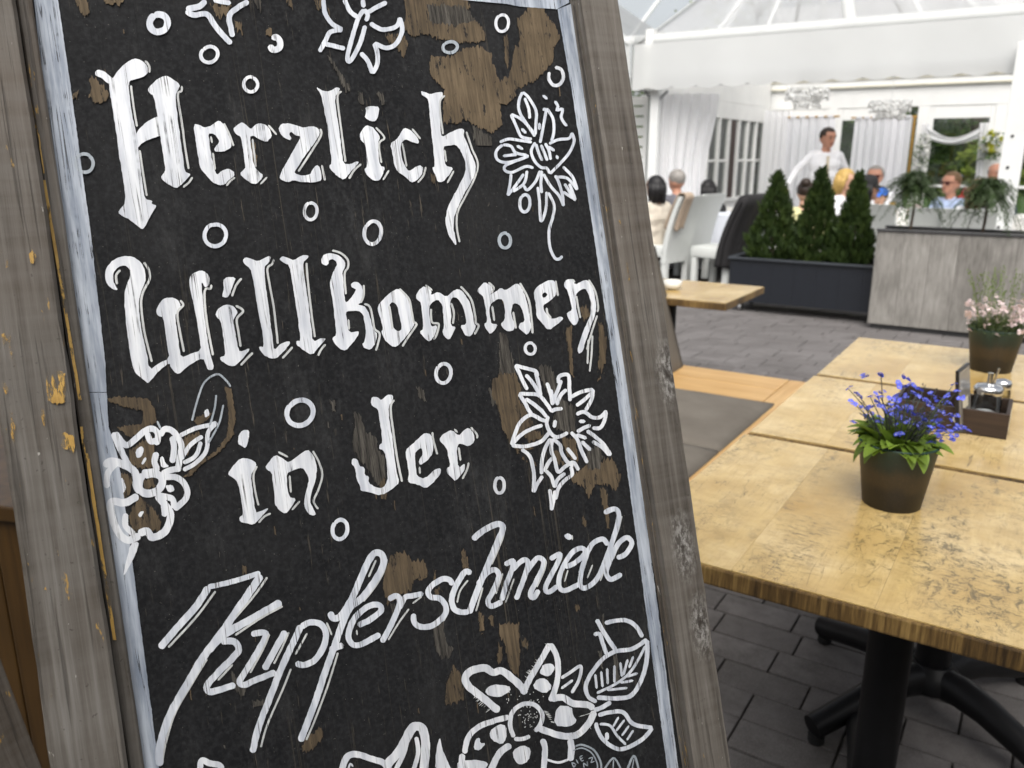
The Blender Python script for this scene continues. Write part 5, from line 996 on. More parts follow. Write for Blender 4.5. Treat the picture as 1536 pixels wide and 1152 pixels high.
def conifer(pos, h, r, seed, label):
    rr = random.Random(seed); e = empty('conifer', pos, rr.uniform(0, 6), label, 'conifer', 'conifers in the navy planter')
    mb = MB(); mb.tube([(0, 0, -.03), (.01, 0, h*.5), (0, .005, h*.9)], [.018, .012, .004], 8); mb.build('trunk', M_BARK, e)
    mb = MB()
    for k in range(2000):                               # upright fan sprays
        t = rr.random()**1.25; z = .0+h*(.88+.06*(k % 3))*t; R_ = r*(1-t)**.72*min(1, .72+t*2.5); a = rr.uniform(0, 6.28)
        lump = 1+.32*noise.noise(Vector((math.cos(a)*1.8, math.sin(a)*1.8, z*8+seed)))+.15*noise.noise(Vector((math.cos(a)*4, math.sin(a)*4, z*20+seed)))
        q = R_*lump*rr.uniform(.45, 1.0)**.7; c = Vector((q*math.cos(a), q*math.sin(a), z))
        out = Vector((math.cos(a), math.sin(a), 0)); up = (out*rr.uniform(.15, .7)+Vector((0, 0, 1))+Vector((rr.uniform(-.3, .3), rr.uniform(-.3, .3), 0))).normalized(); sd = up.cross(Vector((rr.uniform(-1, 1), rr.uniform(-1, 1), rr.uniform(-.3, .3)))).normalized()
        L = rr.uniform(.06, .11)*(1-.35*t)
        for j in range(11):                            # little scale leaves along a flat fan
            b = (j % 2*2-1)*(.3+.5*rr.random()); st = c+up*L*(j/11)*.8; d = (up*math.cos(b)+sd*math.sin(b)).normalized(); n_ = up.cross(sd)
            ll = L*(.5-.03*j)*rr.uniform(.7, 1.1); w_ = d.cross(n_).normalized()*.0045
            mb.add([st-w_*.5, st+d*ll*.6-w_, st+d*ll+n_*.004*rr.uniform(-1, 1), st+d*ll*.6+w_, st+w_*.5], [(0, 1, 2, 3, 4)])
    mb.build('foliage', M_CON, e)
for px, top, k, lab in ((1158, 260, 1, 'small dark green conifer at the white chairs end of the navy planter'), (1222, 255, 2, 'middle one of three dark green conifers in the navy planter'), (1277, 262, 3, 'narrow dark green conifer in the navy planter next to the grey planter')):
    d = ray(px, 380); s_ = n0+E2*ND/2; tt = (s_.x*d.y-s_.y*d.x)/(E1.y*d.x-E1.x*d.y); P = s_+E1*tt
    hh = depth(px, top, P.y).z-(NH-.045); conifer((P.x, P.y, NH-.045), hh, .25 if k < 3 else .205, k*13, lab)
def m_greywood():
    t = NT('grey wood look panel'); v = t.shift(t.mapping((1, 1, .12))); a = t.noise(v, 60, 5, .65, .4); b = t.noise(t.shift(t.mapping((1, 1, .5))), 7, 4, .6); oi = t.n('ShaderNodeObjectInfo').outputs['Random']
    f = t.math('ADD', t.math('MULTIPLY', a, .45), t.math('ADD', t.math('MULTIPLY', b, .4), t.math('MULTIPLY', oi, .12)))
    return t.done(t.bsdf(t.ramp(f, [(.36, (.12, .112, .10)), (.52, (.22, .208, .19)), (.68, (.33, .315, .29))]), .55, t.bump(a, .1, .001), .4))
M_GW = m_greywood(); M_ANTH = plain('anthracite trim', (.05, .05, .052), .45)
g0 = Vector((3.0, 6.86, 0)); GL, GD, GH = 2.6, .42, .83
gp = empty('planter', g0+E1*GL/2+E2*GD/2, ROT, 'tall grey wood panelled planter box with two feathery plants', 'planter')
for k in range(13):
    x0 = -GL/2+GL*k/13
    for y0, y1 in ((-GD/2, -GD/2+.018), (GD/2-.018, GD/2)): slabc('panel_board', x0+.0006, x0+GL/13-.0006, y0, y1, .045, GH-.02, M_GW, gp, .0015)
for s in (-1, 1): slabc('end_panel', s*GL/2-.009, s*GL/2+.009, -GD/2+.019, GD/2-.019, .045, GH-.02, M_GW, gp, .0015)
slabc('plinth', -GL/2+.02, GL/2-.02, -GD/2+.04, GD/2-.04, .0, .044, M_ANTH, gp)
for y in (-GD/2+.01, GD/2-.01): slabc('rim', -GL/2-.012, GL/2+.012, y-.025, y+.025, GH-.0195, GH, M_ANTH, gp)
slabc('soil', -GL/2+.02, GL/2-.02, -GD/2+.036, GD/2-.036, .4, GH-.03, M_SOIL, gp)
M_FERN = leafmat('feathery frond green', (.035, .06, .018), trans=.25)
def feathery(px, py_top, y, rad, label, seed):
    rr = random.Random(seed); top = depth(px, py_top, y); bz = GH-.03; e = empty('potted_plant', (top.x, top.y, bz), 0, label, 'plant', 'feathery plants in the grey planter')
    h = top.z-bz; ch = h*.52
    mb = MB(); mb.tube([(0, 0, -.05), (.012, 0, ch*.5), (0, .01, ch)], [.012, .010, .008], 8); mb.build('stem', M_BARK, e)
    for k in range(150):
        a = rr.uniform(0, 6.28); el = rr.uniform(-.3, 1.55); L = rad*rr.uniform(.45, 1.3); mb = MB(); pts = []
        for j in range(9):
            t = j/8; q = L*t*math.cos(el*(1-.3*t)); z = ch+L*1.15*math.sin(el)*t-L*1.0*t*t*rr.uniform(.85, 1.1); pts.append(Vector((q*math.cos(a), q*math.sin(a), z)))
        mb.tube(pts, [.003-.0003*j for j in range(9)], 4)
        for j in range(1, 9):
            for m in range(7):
                p = pts[j-1].lerp(pts[j], m/7); d = (pts[j]-pts[j-1]).normalized(); sdv = (d.cross(Vector((0, 0, 1))).normalized()*rr.choice((-1, 1))+d*.6+Vector((0, 0, rr.uniform(-.4, .2)))).normalized(); w_ = d*.004
                mb.add([p-w_, p+w_, p+sdv*rr.uniform(.025, .05)], [(0, 1, 2)])
        mb.build('frond', M_FERN, e)
gy = (g0+E2*GD/2)
def on_gp(px):
    d = ray(px, 347); s_ = g0+E2*GD/2; tt = (s_.x*d.y-s_.y*d.x)/(E1.y*d.x-E1.x*d.y); return (s_+E1*tt).y
feathery(1382, 208, on_gp(1382), .24, 'feathery dark green plant with white blossoms behind it on the grey planter', 4)
feathery(1492, 222, on_gp(1492), .25, 'feathery drooping plant in front of the white tent post on the grey planter', 9)
# ---- things at the left edge behind the sign
M_CAB = wood('brown varnished cabinet wood', (.02, .010, .003), (.06, .031, .008), 'z', 70, .4, .1, 5)
cp = depth(52, 757, 1.32)
cab = empty('cabinet', (cp.x, cp.y, 0), R(-14), 'brown varnished board cabinet half hidden behind the sign', 'cabinet'); ch_ = cp.z
for k in range(6): slabc('front_board', -.60+.1*k+.001, -.60+.1*(k+1)-.001, 0, .02, .06, ch_-.03, M_CAB, cab)
slabc('corner_post', .0005, .04, -.006, .03, 0, ch_-.03, M_CAB, cab); slabc('side_board', .014, .036, .031, .44, .06, ch_-.03, M_CAB, cab); slabc('rear_board', -.6, .035, .441, .46, .06, ch_-.03, M_CAB, cab)
slabc('corner_post', -.64, -.6005, -.006, .03, 0, ch_-.03, M_CAB, cab); slabc('top_board', -.66, .055, -.02, .47, ch_-.0295, ch_, M_CAB, cab)
pl = empty('weathered_plank', depth(-45, 1010, 1.0)*1.0, 0, 'grey weathered plank leaning against the brown cabinet', 'plank')
pA = depth(-60, 1020, 1.04); pB = depth(60, 1330, 1.0); pl.location = pB; dv = pA-pB
mb = MB(); L = dv.length; mb.bbox(-.055, .0, -.012, .012, -.35, L+.05, .003); o = mb.build('board', M_FRAME, pl); pl.rotation_euler = dv.to_track_quat('Z', 'Y').to_euler()
M_PLAS = plain('white plaster', (.72, .72, .72), .9, .05, 6, .1)
mb = MB(); mb.box(-7, 0, 0, .25, 0, 1.16); mb.box(-7, 0, -.03, .28, 1.1605, 1.2); wl = mb.build('wall', M_PLAS, None, (-.75, 3.4, 0), (0, 0, R(8))); tag(wl, 'low white plastered wall behind the brown cabinet', 'wall')

# ---- unseen inn added behind the camera to keep low light off the foreground
inn = empty('added_inn_building', (-1.5, -4.2, 0), R(6), 'unseen rendered inn building added behind the camera to shade the foreground', 'building')
M_REN = plain('white rendered wall', (.62, .61, .58), .9, .08, 3, .1); M_TILE = plain('brown roof tile', (.12, .06, .04), .8, .2, 5, .2); M_DKG = plain('dark window glass', (.03, .035, .04), .05)
slabc('wall', -9, 9, -.3, 0, 0, 3.3, M_REN, inn, .01)
mb = MB(); mb.add([(-9.4, .5, 3.25), (9.4, .5, 3.25), (9.4, -3.5, 5.4), (-9.4, -3.5, 5.4), (-9.4, .5, 3.38), (9.4, .5, 3.38), (9.4, -3.5, 5.53), (-9.4, -3.5, 5.53)], [(0, 3, 2, 1), (4, 5, 6, 7), (0, 1, 5, 4), (1, 2, 6, 5), (2, 3, 7, 6), (3, 0, 4, 7)]); mb.build('roof', M_TILE, inn)
for x in (-6.5, -3.8, 3.2, 6.0):
    wf = slabc('window', x-.6, x+.6, .005, .06, .95, 2.25, M_OAK, inn, .006); slabc('pane', x-.52, x+.52, .0605, .066, 1.03, 2.17, M_DKG, wf, .002); slabc('sill', x-.68, x+.68, .005, .16, .88, .945, M_OAK, wf)
dr = slabc('door', -.6, .6, .005, .07, .0, 2.2, M_CAB, inn, .006); mb = MB(); mb.tube([(.45, .09, .95), (.45, .09, 1.15)], .015, 10); mb.build('handle', M_CHR, dr)

M_WPTX = plain('white awning arm', (.7, .7, .7), .4)
M_AWN = cloth('white awning canvas', (.78, .78, .76), .5, .9, .05, (.80, .80, .78))
mb = MB(); mb.sheet(lambda u, v: (-5.5+11*u, .05+3.0*v, 3.05-.55*v-.06*math.sin(math.pi*v)), 20, 14); aw = mb.build('added_awning', M_AWN, inn, smooth=True)  # added canvas overhead, out of view, dims the sign and near tables
mb = MB(); mb.sheet(lambda u, v: (-5.5+11*u, 3.06, 2.49-.18*v-.02*abs(math.sin(u*60))*v), 120, 2); mb.build('added_awning_valance', M_AWN, aw)
for x in (-4.5, 0, 4.5): mb = MB(); mb.tube([(x, .05, 2.6), (x+.7, 1.5, 2.62), (x, 2.95, 2.46)], .025, 8); mb.build('added_awning_arm', M_WPTX, aw)
# ================================================================== THE WHITE MARQUEE
M_PVC = cloth('white tent fabric', (.80, .81, .80), .45, .6, .04); M_CLEAR = None
def m_clear(lo=.42, hi=.56, nm='milky clear roof film'):
    t = NT(nm); f = t.noise(t.mapping(), 1.2, 3)
    tr = t.n('ShaderNodeBsdfTransparent'); tr.inputs[0].default_value = (.94, .945, .95, 1)
    milk = t.mixsh(.72, t.bsdf((.74, .74, .75), .35, None, .5), t.translucent((.95, .95, .95)))
    return t.done(t.mixsh(t.ramp(f, [(.3, lo), (.7, hi)]), tr.outputs[0], milk))
M_CLEAR = m_clear(); M_CLEAR2 = m_clear(.12, .2, 'clear roof film')
M_WPT = plain('white painted metal', (.74, .75, .74), .45, .05, 4); M_ALU = plain('grey aluminium profile', (.42, .43, .44), .4, .08, 10, metal=.3)
TC = Vector((1.40, 9.0, 0)); TW, TD, ZB, ZE, ZR = 7.2, 4.3, 2.06, 2.50, 3.75
SC = 1.13; TC2 = TC*SC; ZB2 = 1.4+(ZB-1.4)*SC
def grow(o): o.location.z = 1.4-1.4*SC; o.scale = (SC, SC, SC); return o
tent = grow(empty('marquee', TC2, ROT, 'large white marquee with scalloped valance and milky clear roof', 'tent'))
def lt(a, b, z): return Vector((a, b, z))
X0, XR, PD = -.16, 3.52, 2.6                          # the pagoda tent in front; a flat film roof joins it to the wall behind
apx = (1.4, 1.15, 4.15)
def roofq(name, pts, mat, parent=tent, sag=.10):
    mb = MB(); n = 12
    P = [Vector(p) for p in pts]
    if len(P) == 3: P.append(P[2])
    def fn(u, v):
        q = P[0].lerp(P[1], u).lerp(P[3].lerp(P[2], u), v); q.z -= sag*math.sin(math.pi*v)*(1+.4*math.sin(math.pi*u)); return q
    mb.sheet(fn, n, n); return mb.build(name, mat, parent, smooth=True)
c00, c10, c11, c01 = (X0, 0, ZE), (XR, 0, ZE), (XR, PD, ZE), (X0, PD, ZE); mid0 = (1.93, 0, ZE)
for q in ((c00, mid0, apx), (mid0, c10, apx), (c10, c11, apx), (c11, c01, apx), (c01, c00, apx)): roofq('roof_panel', q, M_CLEAR)
roofq('rear_roof', ((-5, PD+.01, 2.62), (TW, PD+.01, 2.62), (TW, PD+3.6, 5.0), (-5, PD+3.6, 5.0)), M_CLEAR2, sag=.02); roofq('flat_roof', ((XR+.02, -.02, 2.62), (TW, -.02, 2.62), (TW, PD, 2.60), (XR+.02, PD, 2.60)), M_CLEAR2, sag=.02)
for k in range(9):
    x = -4.6+1.4*k; mb = MB(); mb.tube([(x, PD+.03, 2.56), (x, PD+3.55, 4.9)], .03, 8); mb.build('rear_rafter', M_WPT, tent)
def band(p, q, w_, nm='roof_band', up=.012, sag=.10, flat=None):
    p, q = Vector(p), Vector(q); mb = MB(); d = (q-p).normalized(); s = (Vector(flat) if flat else d.cross(Vector((0, 0, 1))).normalized())*w_/2
    def fn(u, v):
        c = p.lerp(q, v); c.z += up-sag*math.sin(math.pi*v); return c+s*(2*u-1)
    mb.sheet(fn, 2, 14); o = mb.build(nm, M_PVC, tent, smooth=True); md = o.modifiers.new('t', 'SOLIDIFY'); md.thickness = .008
band(c00, apx, .12); band(c10, apx, .12); band(mid0, apx, .11, flat=(1, 0, 0)); band((X0-.02, .03, ZE+.0), (XR+.02, .03, ZE+.0), .10, up=.05, sag=0, flat=(0, .5, .86))
for (x, y, x2, y2) in ((.55, .05, 1.2, 1.0), (1.1, .05, 1.3, 1.0), (2.6, .05, 1.7, 1.0), (3.1, .05, 1.75, 1.0), (2.3, 2.5, 1.5, 1.3), (.7, 2.5, 1.2, 1.3)):   # tubes seen through the film
    mb = MB(); mb.tube([(x, y, ZE-.10), (x2, y2, 3.75)], .022, 8); mb.build('roof_tube', M_WPT, tent)
mb = MB(); mb.tube([(1.4, 1.15, 2.7), (1.4, 1.15, 4.13)], .03, 8); mb.build('king_pole', M_WPT, tent)
mb = MB(); mb.tube([(X0+.1, .1, ZB+.10), (1.4, 1.15, 2.7), (XR-.1, PD-.1, ZB+.1)], .015, 8); mb.build('roof_tube', M_WPT, tent)
# scalloped valance
def valance(name, x0, x1, y, zt, zb, parent, sc=.26, along='x'):
    mb = MB(); n = int((x1-x0)/.026)
    def fn(u, v):
        x = x0+(x1-x0)*u; zz = zb-.028*abs(math.sin(math.pi*x/sc))*1.0+.02
        w_ = .012*math.sin(x*5.1)+.006*math.sin(x*13)
        z = zz+(zt-zz)*v; o = w_*(1-v)
        return (x, y+o, z) if along == 'x' else (y+o, x, z)
    mb.sheet(fn, n, 10); return mb.build(name, M_PVC, parent, smooth=True)
valance('valance', X0, XR, -.03, ZE, ZB, tent); valance('valance', 0, PD, XR, ZE, ZB, tent, along='y')
valance('valance', 0, PD, X0, ZE, ZB, tent, along='y')
mb = MB(); mb.bbox(X0, XR, .03, .11, ZB+.02, ZB+.12, .006); mb.build('eave_beam', M_ALU, tent)
mb = MB(); mb.bbox(X0+.02, X0+.1, .12, TD, ZB+.02, ZB+.12, .006); mb.build('eave_beam', M_ALU, tent)
for x in (0.02, 7.1):
    mb = MB(); mb.bbox(x-.045, x+.045, .12, .21, .161, ZB+.018, .006); mb.build('tent_leg', M_WPT, tent)
    for k, sgn in enumerate((-1, 1)):
        mb = MB(); mb.tube([(x, .165, ZB-.12), (x+sgn*.13, .165, ZB-.005)], .016, 8); mb.build('knee_brace', M_ALU, tent)
nb = tag(tent.copy(), 'neighbouring white pagoda tent whose roof shows beside the sign frame', 'tent'); col.objects.link(nb); nb.location = grid(TC2, -(XR-X0+.04)*SC, 0); grow(nb)
for ch_o in list(tent.children):
    if ch_o.name.split('.')[0] in ('roof_panel', 'roof_band', 'valance', 'eave_beam', 'roof_tube', 'king_pole') and ch_o.name != 'eave_beam.001': c_ = ch_o.copy(); col.objects.link(c_); c_.parent = nb
# broad white post right of the dining area
d = ray(1508, 300); P = depth(1508, 300, 8.0); po = empty('white_post', (P.x, P.y, 0), ROT, 'broad white post with dark bolt heads in front of the glass doors', 'post')
mb = MB(); mb.bbox(-.09, .09, -.05, .05, 0, 2.40, .006); mb.build('post_body', M_WPT, po)
for z in (.75, 1.02, 1.3, 1.58):
    mb = MB(); mb.tube([(-.02, -.056, z), (-.02, -.05, z)], .014, 12); mb.build('bolt_head', M_ANTH, po)

# ---- back wall: white timber front with glazed doors
M_WW = plain('white window frame paint', (.84, .84, .82), .5, .05, 5); M_PANE = glassm('window glass', (.80, .84, .82), .01); M_GOLD = wood('golden rod wood', (.30, .16, .03), (.48, .28, .07), 'x', 60, .5, .1)
yb = TD
back = grow(empty('glazed_wall', grid(TC2, 0, yb*SC), ROT, 'white timber wall with tall glazed doors at the back of the marquee', 'wall'))
def wbox(nm, x0, x1, z0, z1, y0=0, y1=.08, mat=None, parent=back, b=.004): return slabc(nm, x0, x1, y0, y1, z0, z1, mat or M_WW, parent, b)
wbox('sill', 0, TW, .161, .2); wbox('fascia_board', 0, TW, 2.04, 2.28); wbox('fascia_board', 0, TW, 2.285, 2.62, -.03, .05); wbox('upper_boarding', 0, TW, 2.63, 3.4)
for z in (2.30, 2.40, 2.52): wbox('fascia_strip', 0, TW, z, z+.022, -.05, -.031, plain('cream strip', (.62, .58, .46), .6))
edges = [0, .9, 1.75, 2.05, 2.95, 3.85, 4.75, 5.65, 6.55, TW]
for x in edges: wbox('mullion', max(0, x-.07), min(TW, x+.07), .2005, 2.039)
for k in range(len(edges)-1):
    x0, x1 = edges[k]+.07, edges[k+1]-.07
    if x1-x0 < .2: continue
    fr = wbox('door_leaf', x0+.001, x0+.055, .201, 2.038, .01, .06); wbox('door_leaf', x1-.055, x1-.001, .201, 2.038, .01, .06)
    wbox('door_rail', x0+.056, x1-.056, 1.88, 2.037, .01, .06); wbox('door_rail', x0+.056, x1-.056, .202, .36, .01, .06); wbox('door_rail', x0+.056, x1-.056, 1.0, 1.035, .02, .05)
    mb = MB(); mb.box(x0+.05, x1-.05, .033, .037, .34, 1.9); mb.build('pane', M_PANE, back)
# ---- left wall: windows with slender mullions, one brown post
lw = grow(empty('window_wall', TC2, ROT, 'white side wall of narrow windows with one brown post', 'wall'))
M_BRP = plain('dark brown post', (.05, .028, .022), .6)
def lbox(nm, y0, y1, z0, z1, x0=-.05, x1=.03, mat=None): return slabc(nm, x0, x1, y0, y1, z0, z1, mat or M_WW, lw, .004)
lbox('lower_panel', .25, TD-.09, .161, .82); lbox('header', .25, TD-.09, 1.86, 2.06); lbox('upper_panel', .0, TD-.09, 2.061, 2.64); lbox('sill', .25, TD-.09, .821, .87, -.06, .05)
k = 0; y = .25
while y < TD-.1:
    lbox('mullion', y, y+.055, .871, 1.859); 
    if k == 6: lbox('brown_post', y+.07, y+.30, .871, 1.858, -.04, .02, M_BRP)
    else:
        lbox('crossbar', y+.0555, y+.3795, 1.33, 1.36, -.02, .01)
        mb = MB(); mb.box(-.012, -.008, y+.0556, y+.3794, .872, 1.329); mb.build('pane', M_PANE, lw)
        mb = MB(); mb.box(-.012, -.008, y+.0556, y+.3794, 1.361, 1.858); mb.build('pane', M_PANE, lw)
    y += .38; k += 1
# white boarded shutters outside the window wall
sh = grow(empty('louvred_shutter', grid(TC2, -.85, .68), ROT, 'white louvred shutter beside the marquee corner', 'shutter'))
for k in range(16): slabc('slat', -.5, .45, 0, .012, .3+.11*k, .39+.11*k, M_WW, sh, .002, Matrix.Rotation(0, 4, 'X'))
for x in (-.55, .4505): slabc('stile', x, x+.05, -.02, .04, .161, 2.1, M_WW, sh)
slabc('boarding', -.5, .45, .02, .03, .161, .29, M_WW, sh)

# ---- curtains
M_CUR = cloth('white voile curtain', (.88, .88, .89), .35, .9, .03); M_CURB = cloth('blue white curtain', (.86, .86, .89), .35, .9, .03)
def curtain(name, x0, x1, z0, z1, amp, folds, parent, mat, y=0, gather=0, seed=0):
    mb = MB(); rr = random.Random(seed); ph = [rr.uniform(0, 6) for _ in range(4)]
    def fn(u, v):
        x = x0+(x1-x0)*u
        if gather: x = x0+(x1-x0)*(u*(1-gather*math.sin(math.pi*min(1, (1-v)*1.15))**2))
        a = amp*(.6+.4*(1-v)); yy = a*math.sin(folds*6.283*u+ph[0]+.6*math.sin(3*u+ph[1]))+.4*a*math.sin(folds*2.3*6.283*u+ph[2])
        return (x, y+yy, z0+(z1-z0)*v)
    mb.sheet(fn, max(40, int(folds*14)), 18); return mb.build(name, mat, parent, smooth=True)
def px_on(plane_pt, u_dir, px, py):
    d = ray(px, py); n = Vector((-u_dir.y, u_dir.x, 0)); t = (plane_pt-CAM).dot(n)/d.dot(n); q = CAM+d*t; return (q-plane_pt).dot(u_dir), q
cw = grid(TC2, 0, yb*SC-.12)
for px0, px1, lab, lab2 in ((1157, 1253, 'white curtain on a golden rod behind the standing waiter', 1), (1283, 1369, 'white curtain on a golden rod beside the glazed doors', 2)):
    xa, qa = px_on(cw, E1, px0, 178); xb, qb = px_on(cw, E1, px1, 178); zt = qa.z
    cu = empty('curtain', grid(cw, xa, 0, 0), ROT, lab, 'curtain')
    curtain('drape', 0, xb-xa, .12, zt, .028, 7, cu, M_CURB, 0, 0, lab2)
    mb = MB(); mb.tube([(-.06, 0, zt+.012), (xb-xa+.06, 0, zt+.012)], .014, 10); mb.build('rod', M_GOLD, cu)
    for k in range(7): x = (xb-xa)*(k+.5)/7; mb = MB(); mb.bbox(x-.045, x+.045, -.022, -.016, zt-.005, zt+.03, .002); mb.build('tab', M_CURB, cu)
    if lab2 == 1:
        mb = MB(); rr = random.Random(3); mb.tube([(-.03, -.02, zt), (-.035, -.03, zt*.6), (-.03, -.02, .9)], .018, 8)
        for _ in range(60): z = rr.uniform(.9, zt); mb.ell((-.03+rr.uniform(-.03, .03), -.02+rr.uniform(-.03, .03), z), (.014, .014, .018), 6, 4)
        mb.build('garland', M_GOLD, cu)
    else:
        mb = MB(); rr = random.Random(4); mb.tube([(xb-xa+.03, -.02, zt), (xb-xa+.04, -.03, .8)], .015, 8); mb.build('edge_cord', M_GOLD, cu)
lc = empty('curtain', grid(TC2, .13, .34), ROT+R(25), 'long white curtain gathered at the marquee corner post', 'curtain')
curtain('drape', -.12, .58, .05, ZB2-.03, .05, 5, lc, M_CUR, 0, .15, 11)
lc2 = empty('curtain', grid(TC2, .12, TD*SC-.5), ROT+R(60), 'white curtain hanging in the rear corner of the window wall', 'curtain')
curtain('drape', -.05, .55, .05, ZB2-.05, .03, 4, lc2, M_CUR, 0, .0, 12)
# swag over the doors with a bouquet
sx0, sq = px_on(cw, E1, 1392, 190); sx1, _ = px_on(cw, E1, 1474, 190)
sw = empty('fabric_swag', grid(cw, sx0, 0, 0), ROT, 'white chiffon swag draped over the glazed door', 'drape'); zs = sq.z+.1
mb = MB(); W_ = sx1-sx0
mb.sheet(lambda u, v: (W_*u, -.03-.04*math.sin(v*9+u*4), zs-.10-.16*math.sin(math.pi*u)*(1-.4*v)-.16*v+.0*u), 40, 10); mb.build('swag', M_CUR, sw, smooth=True)
for x, s in ((-.02, -1), (W_+.02, 1)):
    mb = MB(); mb.sheet(lambda u, v: (x+.11*(u-.5)*(1.1-.5*v)+s*.03*v, -.03-.03*math.sin(u*12), zs-.06-1.05*v), 16, 12); mb.build('tail', M_CUR, sw, smooth=True)
M_YF = leafmat('yellow green blossom', (.55, .55, .06), trans=.2, var=.2); M_WF = leafmat('white blossom', (.8, .8, .76), trans=.2, var=.05); M_GF = leafmat('bouquet leaf', (.06, .11, .03))
def bouquet(pos, r, label, n=40, name='bouquet', mats=None, parts=('blossom', 'leaf'), cat='bouquet'):
    e = empty(name, pos, 0, label, cat); rr = random.Random(int(r*1000)+n); mats = mats or (M_YF, M_WF)
    ms = []
    for m in mats:
        random.seed(n); mb = MB()
        for k in range(7): floret(mb, (rr.uniform(-.012, .012), rr.uniform(-.012, .012), rr.uniform(-.01, .012)), (rr.uniform(-1, 1), rr.uniform(-1, 1), .8), .03)
        me = mb.mesh(parts[0]); me.materials.append(m); ms.append(me)
    for k in range(n):
        v = Vector((rr.gauss(0, 1), rr.gauss(0, 1), rr.gauss(0, 1.35))).normalized()*r*rr.uniform(.5, 1)
        link(parts[0], ms[k % len(ms)], None, e, v+Vector((0, 0, r)), (rr.uniform(0, 6), rr.uniform(0, 6), 0))
    mb = MB()
    for k in range(120):
        v = Vector((rr.gauss(0, 1), rr.gauss(0, 1), rr.gauss(0, 1.6))).normalized()*r*rr.uniform(.6, 1.35)+Vector((0, 0, r*.8)); d = Vector((rr.uniform(-1, 1), rr.uniform(-1, 1), rr.uniform(-1, .6))).normalized(); w_ = d.orthogonal().normalized()*.012
        mb.add([v-w_, v+d*.03-w_*1.2, v+d*.09, v+d*.03+w_*1.2, v+w_], [(0, 1, 2, 3, 4)])
    mb.build(parts[1], M_GF, e); return e
_, bq = px_on(cw-E2*.12, E1, 1485, 232)
bouquet(bq, .16, 'yellow and white flower bouquet tied to the glazed door frame', 46)
_, bq = px_on(cw-E2*.10, E1, 1374, 300)
gar = empty('flower_garland', bq, ROT, 'garland of small white blossoms hanging beside the curtain edge', 'garland'); rr = random.Random(8); mb = MB(); random.seed(2)
for k in range(5): floret(mb, (rr.uniform(-.01, .01), rr.uniform(-.01, .01), rr.uniform(-.01, .01)), (rr.uniform(-1, 1), -1, .4), .028)
fm = mb.mesh('blossom'); fm.materials.append(M_WF)
for k in range(34): link('blossom', fm, None, gar, (rr.uniform(-.09, .09), rr.uniform(-.06, .02), -.1+1.05*rr.random()), (rr.uniform(-1, 1), rr.uniform(-1, 1), rr.uniform(0, 6)))
mb = MB()
for k in range(160): 
    v = Vector((rr.uniform(-.10, .10), rr.uniform(-.06, .04), -.15+1.1*rr.random())); dd = Vector((rr.uniform(-1, 1), rr.uniform(-1, .3), rr.uniform(-1, 1))).normalized(); w_ = dd.orthogonal().normalized()*.012; mb.add([v-w_, v+dd*.08, v+w_], [(0, 1, 2)])
mb.build('greenery', M_GF, gar)
# chandeliers of glass beads
M_BEAD = plain('frosted glass bead', (.9, .9, .88), .15, .05, 40)
bead = MB().ell((0, 0, 0), (.019, .019, .027), 8, 6).mesh('bead', True); bead.materials.append(M_BEAD)
for (px, py, yd, lab, nb) in ((1212, 133, 10.6, 'white glass bead chandelier above the standing waiter', 150), (1337, 152, 11.0, 'white glass bead chandelier above the seated guests', 140)):
    P = depth(px, py, yd); ch = empty('chandelier', P, 0, lab, 'chandelier', 'bead chandeliers'); rr = random.Random(px)
    for q, z in ((.24, 0), (.15, -.09)):
        mb = MB(); n = 24; mb.tube([(q*math.cos(6.283*k/n), q*math.sin(6.283*k/n), z) for k in range(n+1)], .008, 6); mb.build('ring', M_WPT, ch)
    mb = MB(); mb.tube([(0, 0, 0.0), (0, 0, .75)], .005, 6); mb.tube([(-.24, 0, 0), (.24, 0, 0)], .006, 6); mb.build('suspension', M_WPT, ch)
    for k in range(nb):
        a = rr.uniform(0, 6.28); ou = rr.random() < .6; q = .24 if ou else .15
        link('bead', bead, None, ch, (q*math.cos(a)*rr.uniform(.9, 1.08), q*math.sin(a)*rr.uniform(.9, 1.08), (0 if ou else -.09)-rr.uniform(.0, .12)))
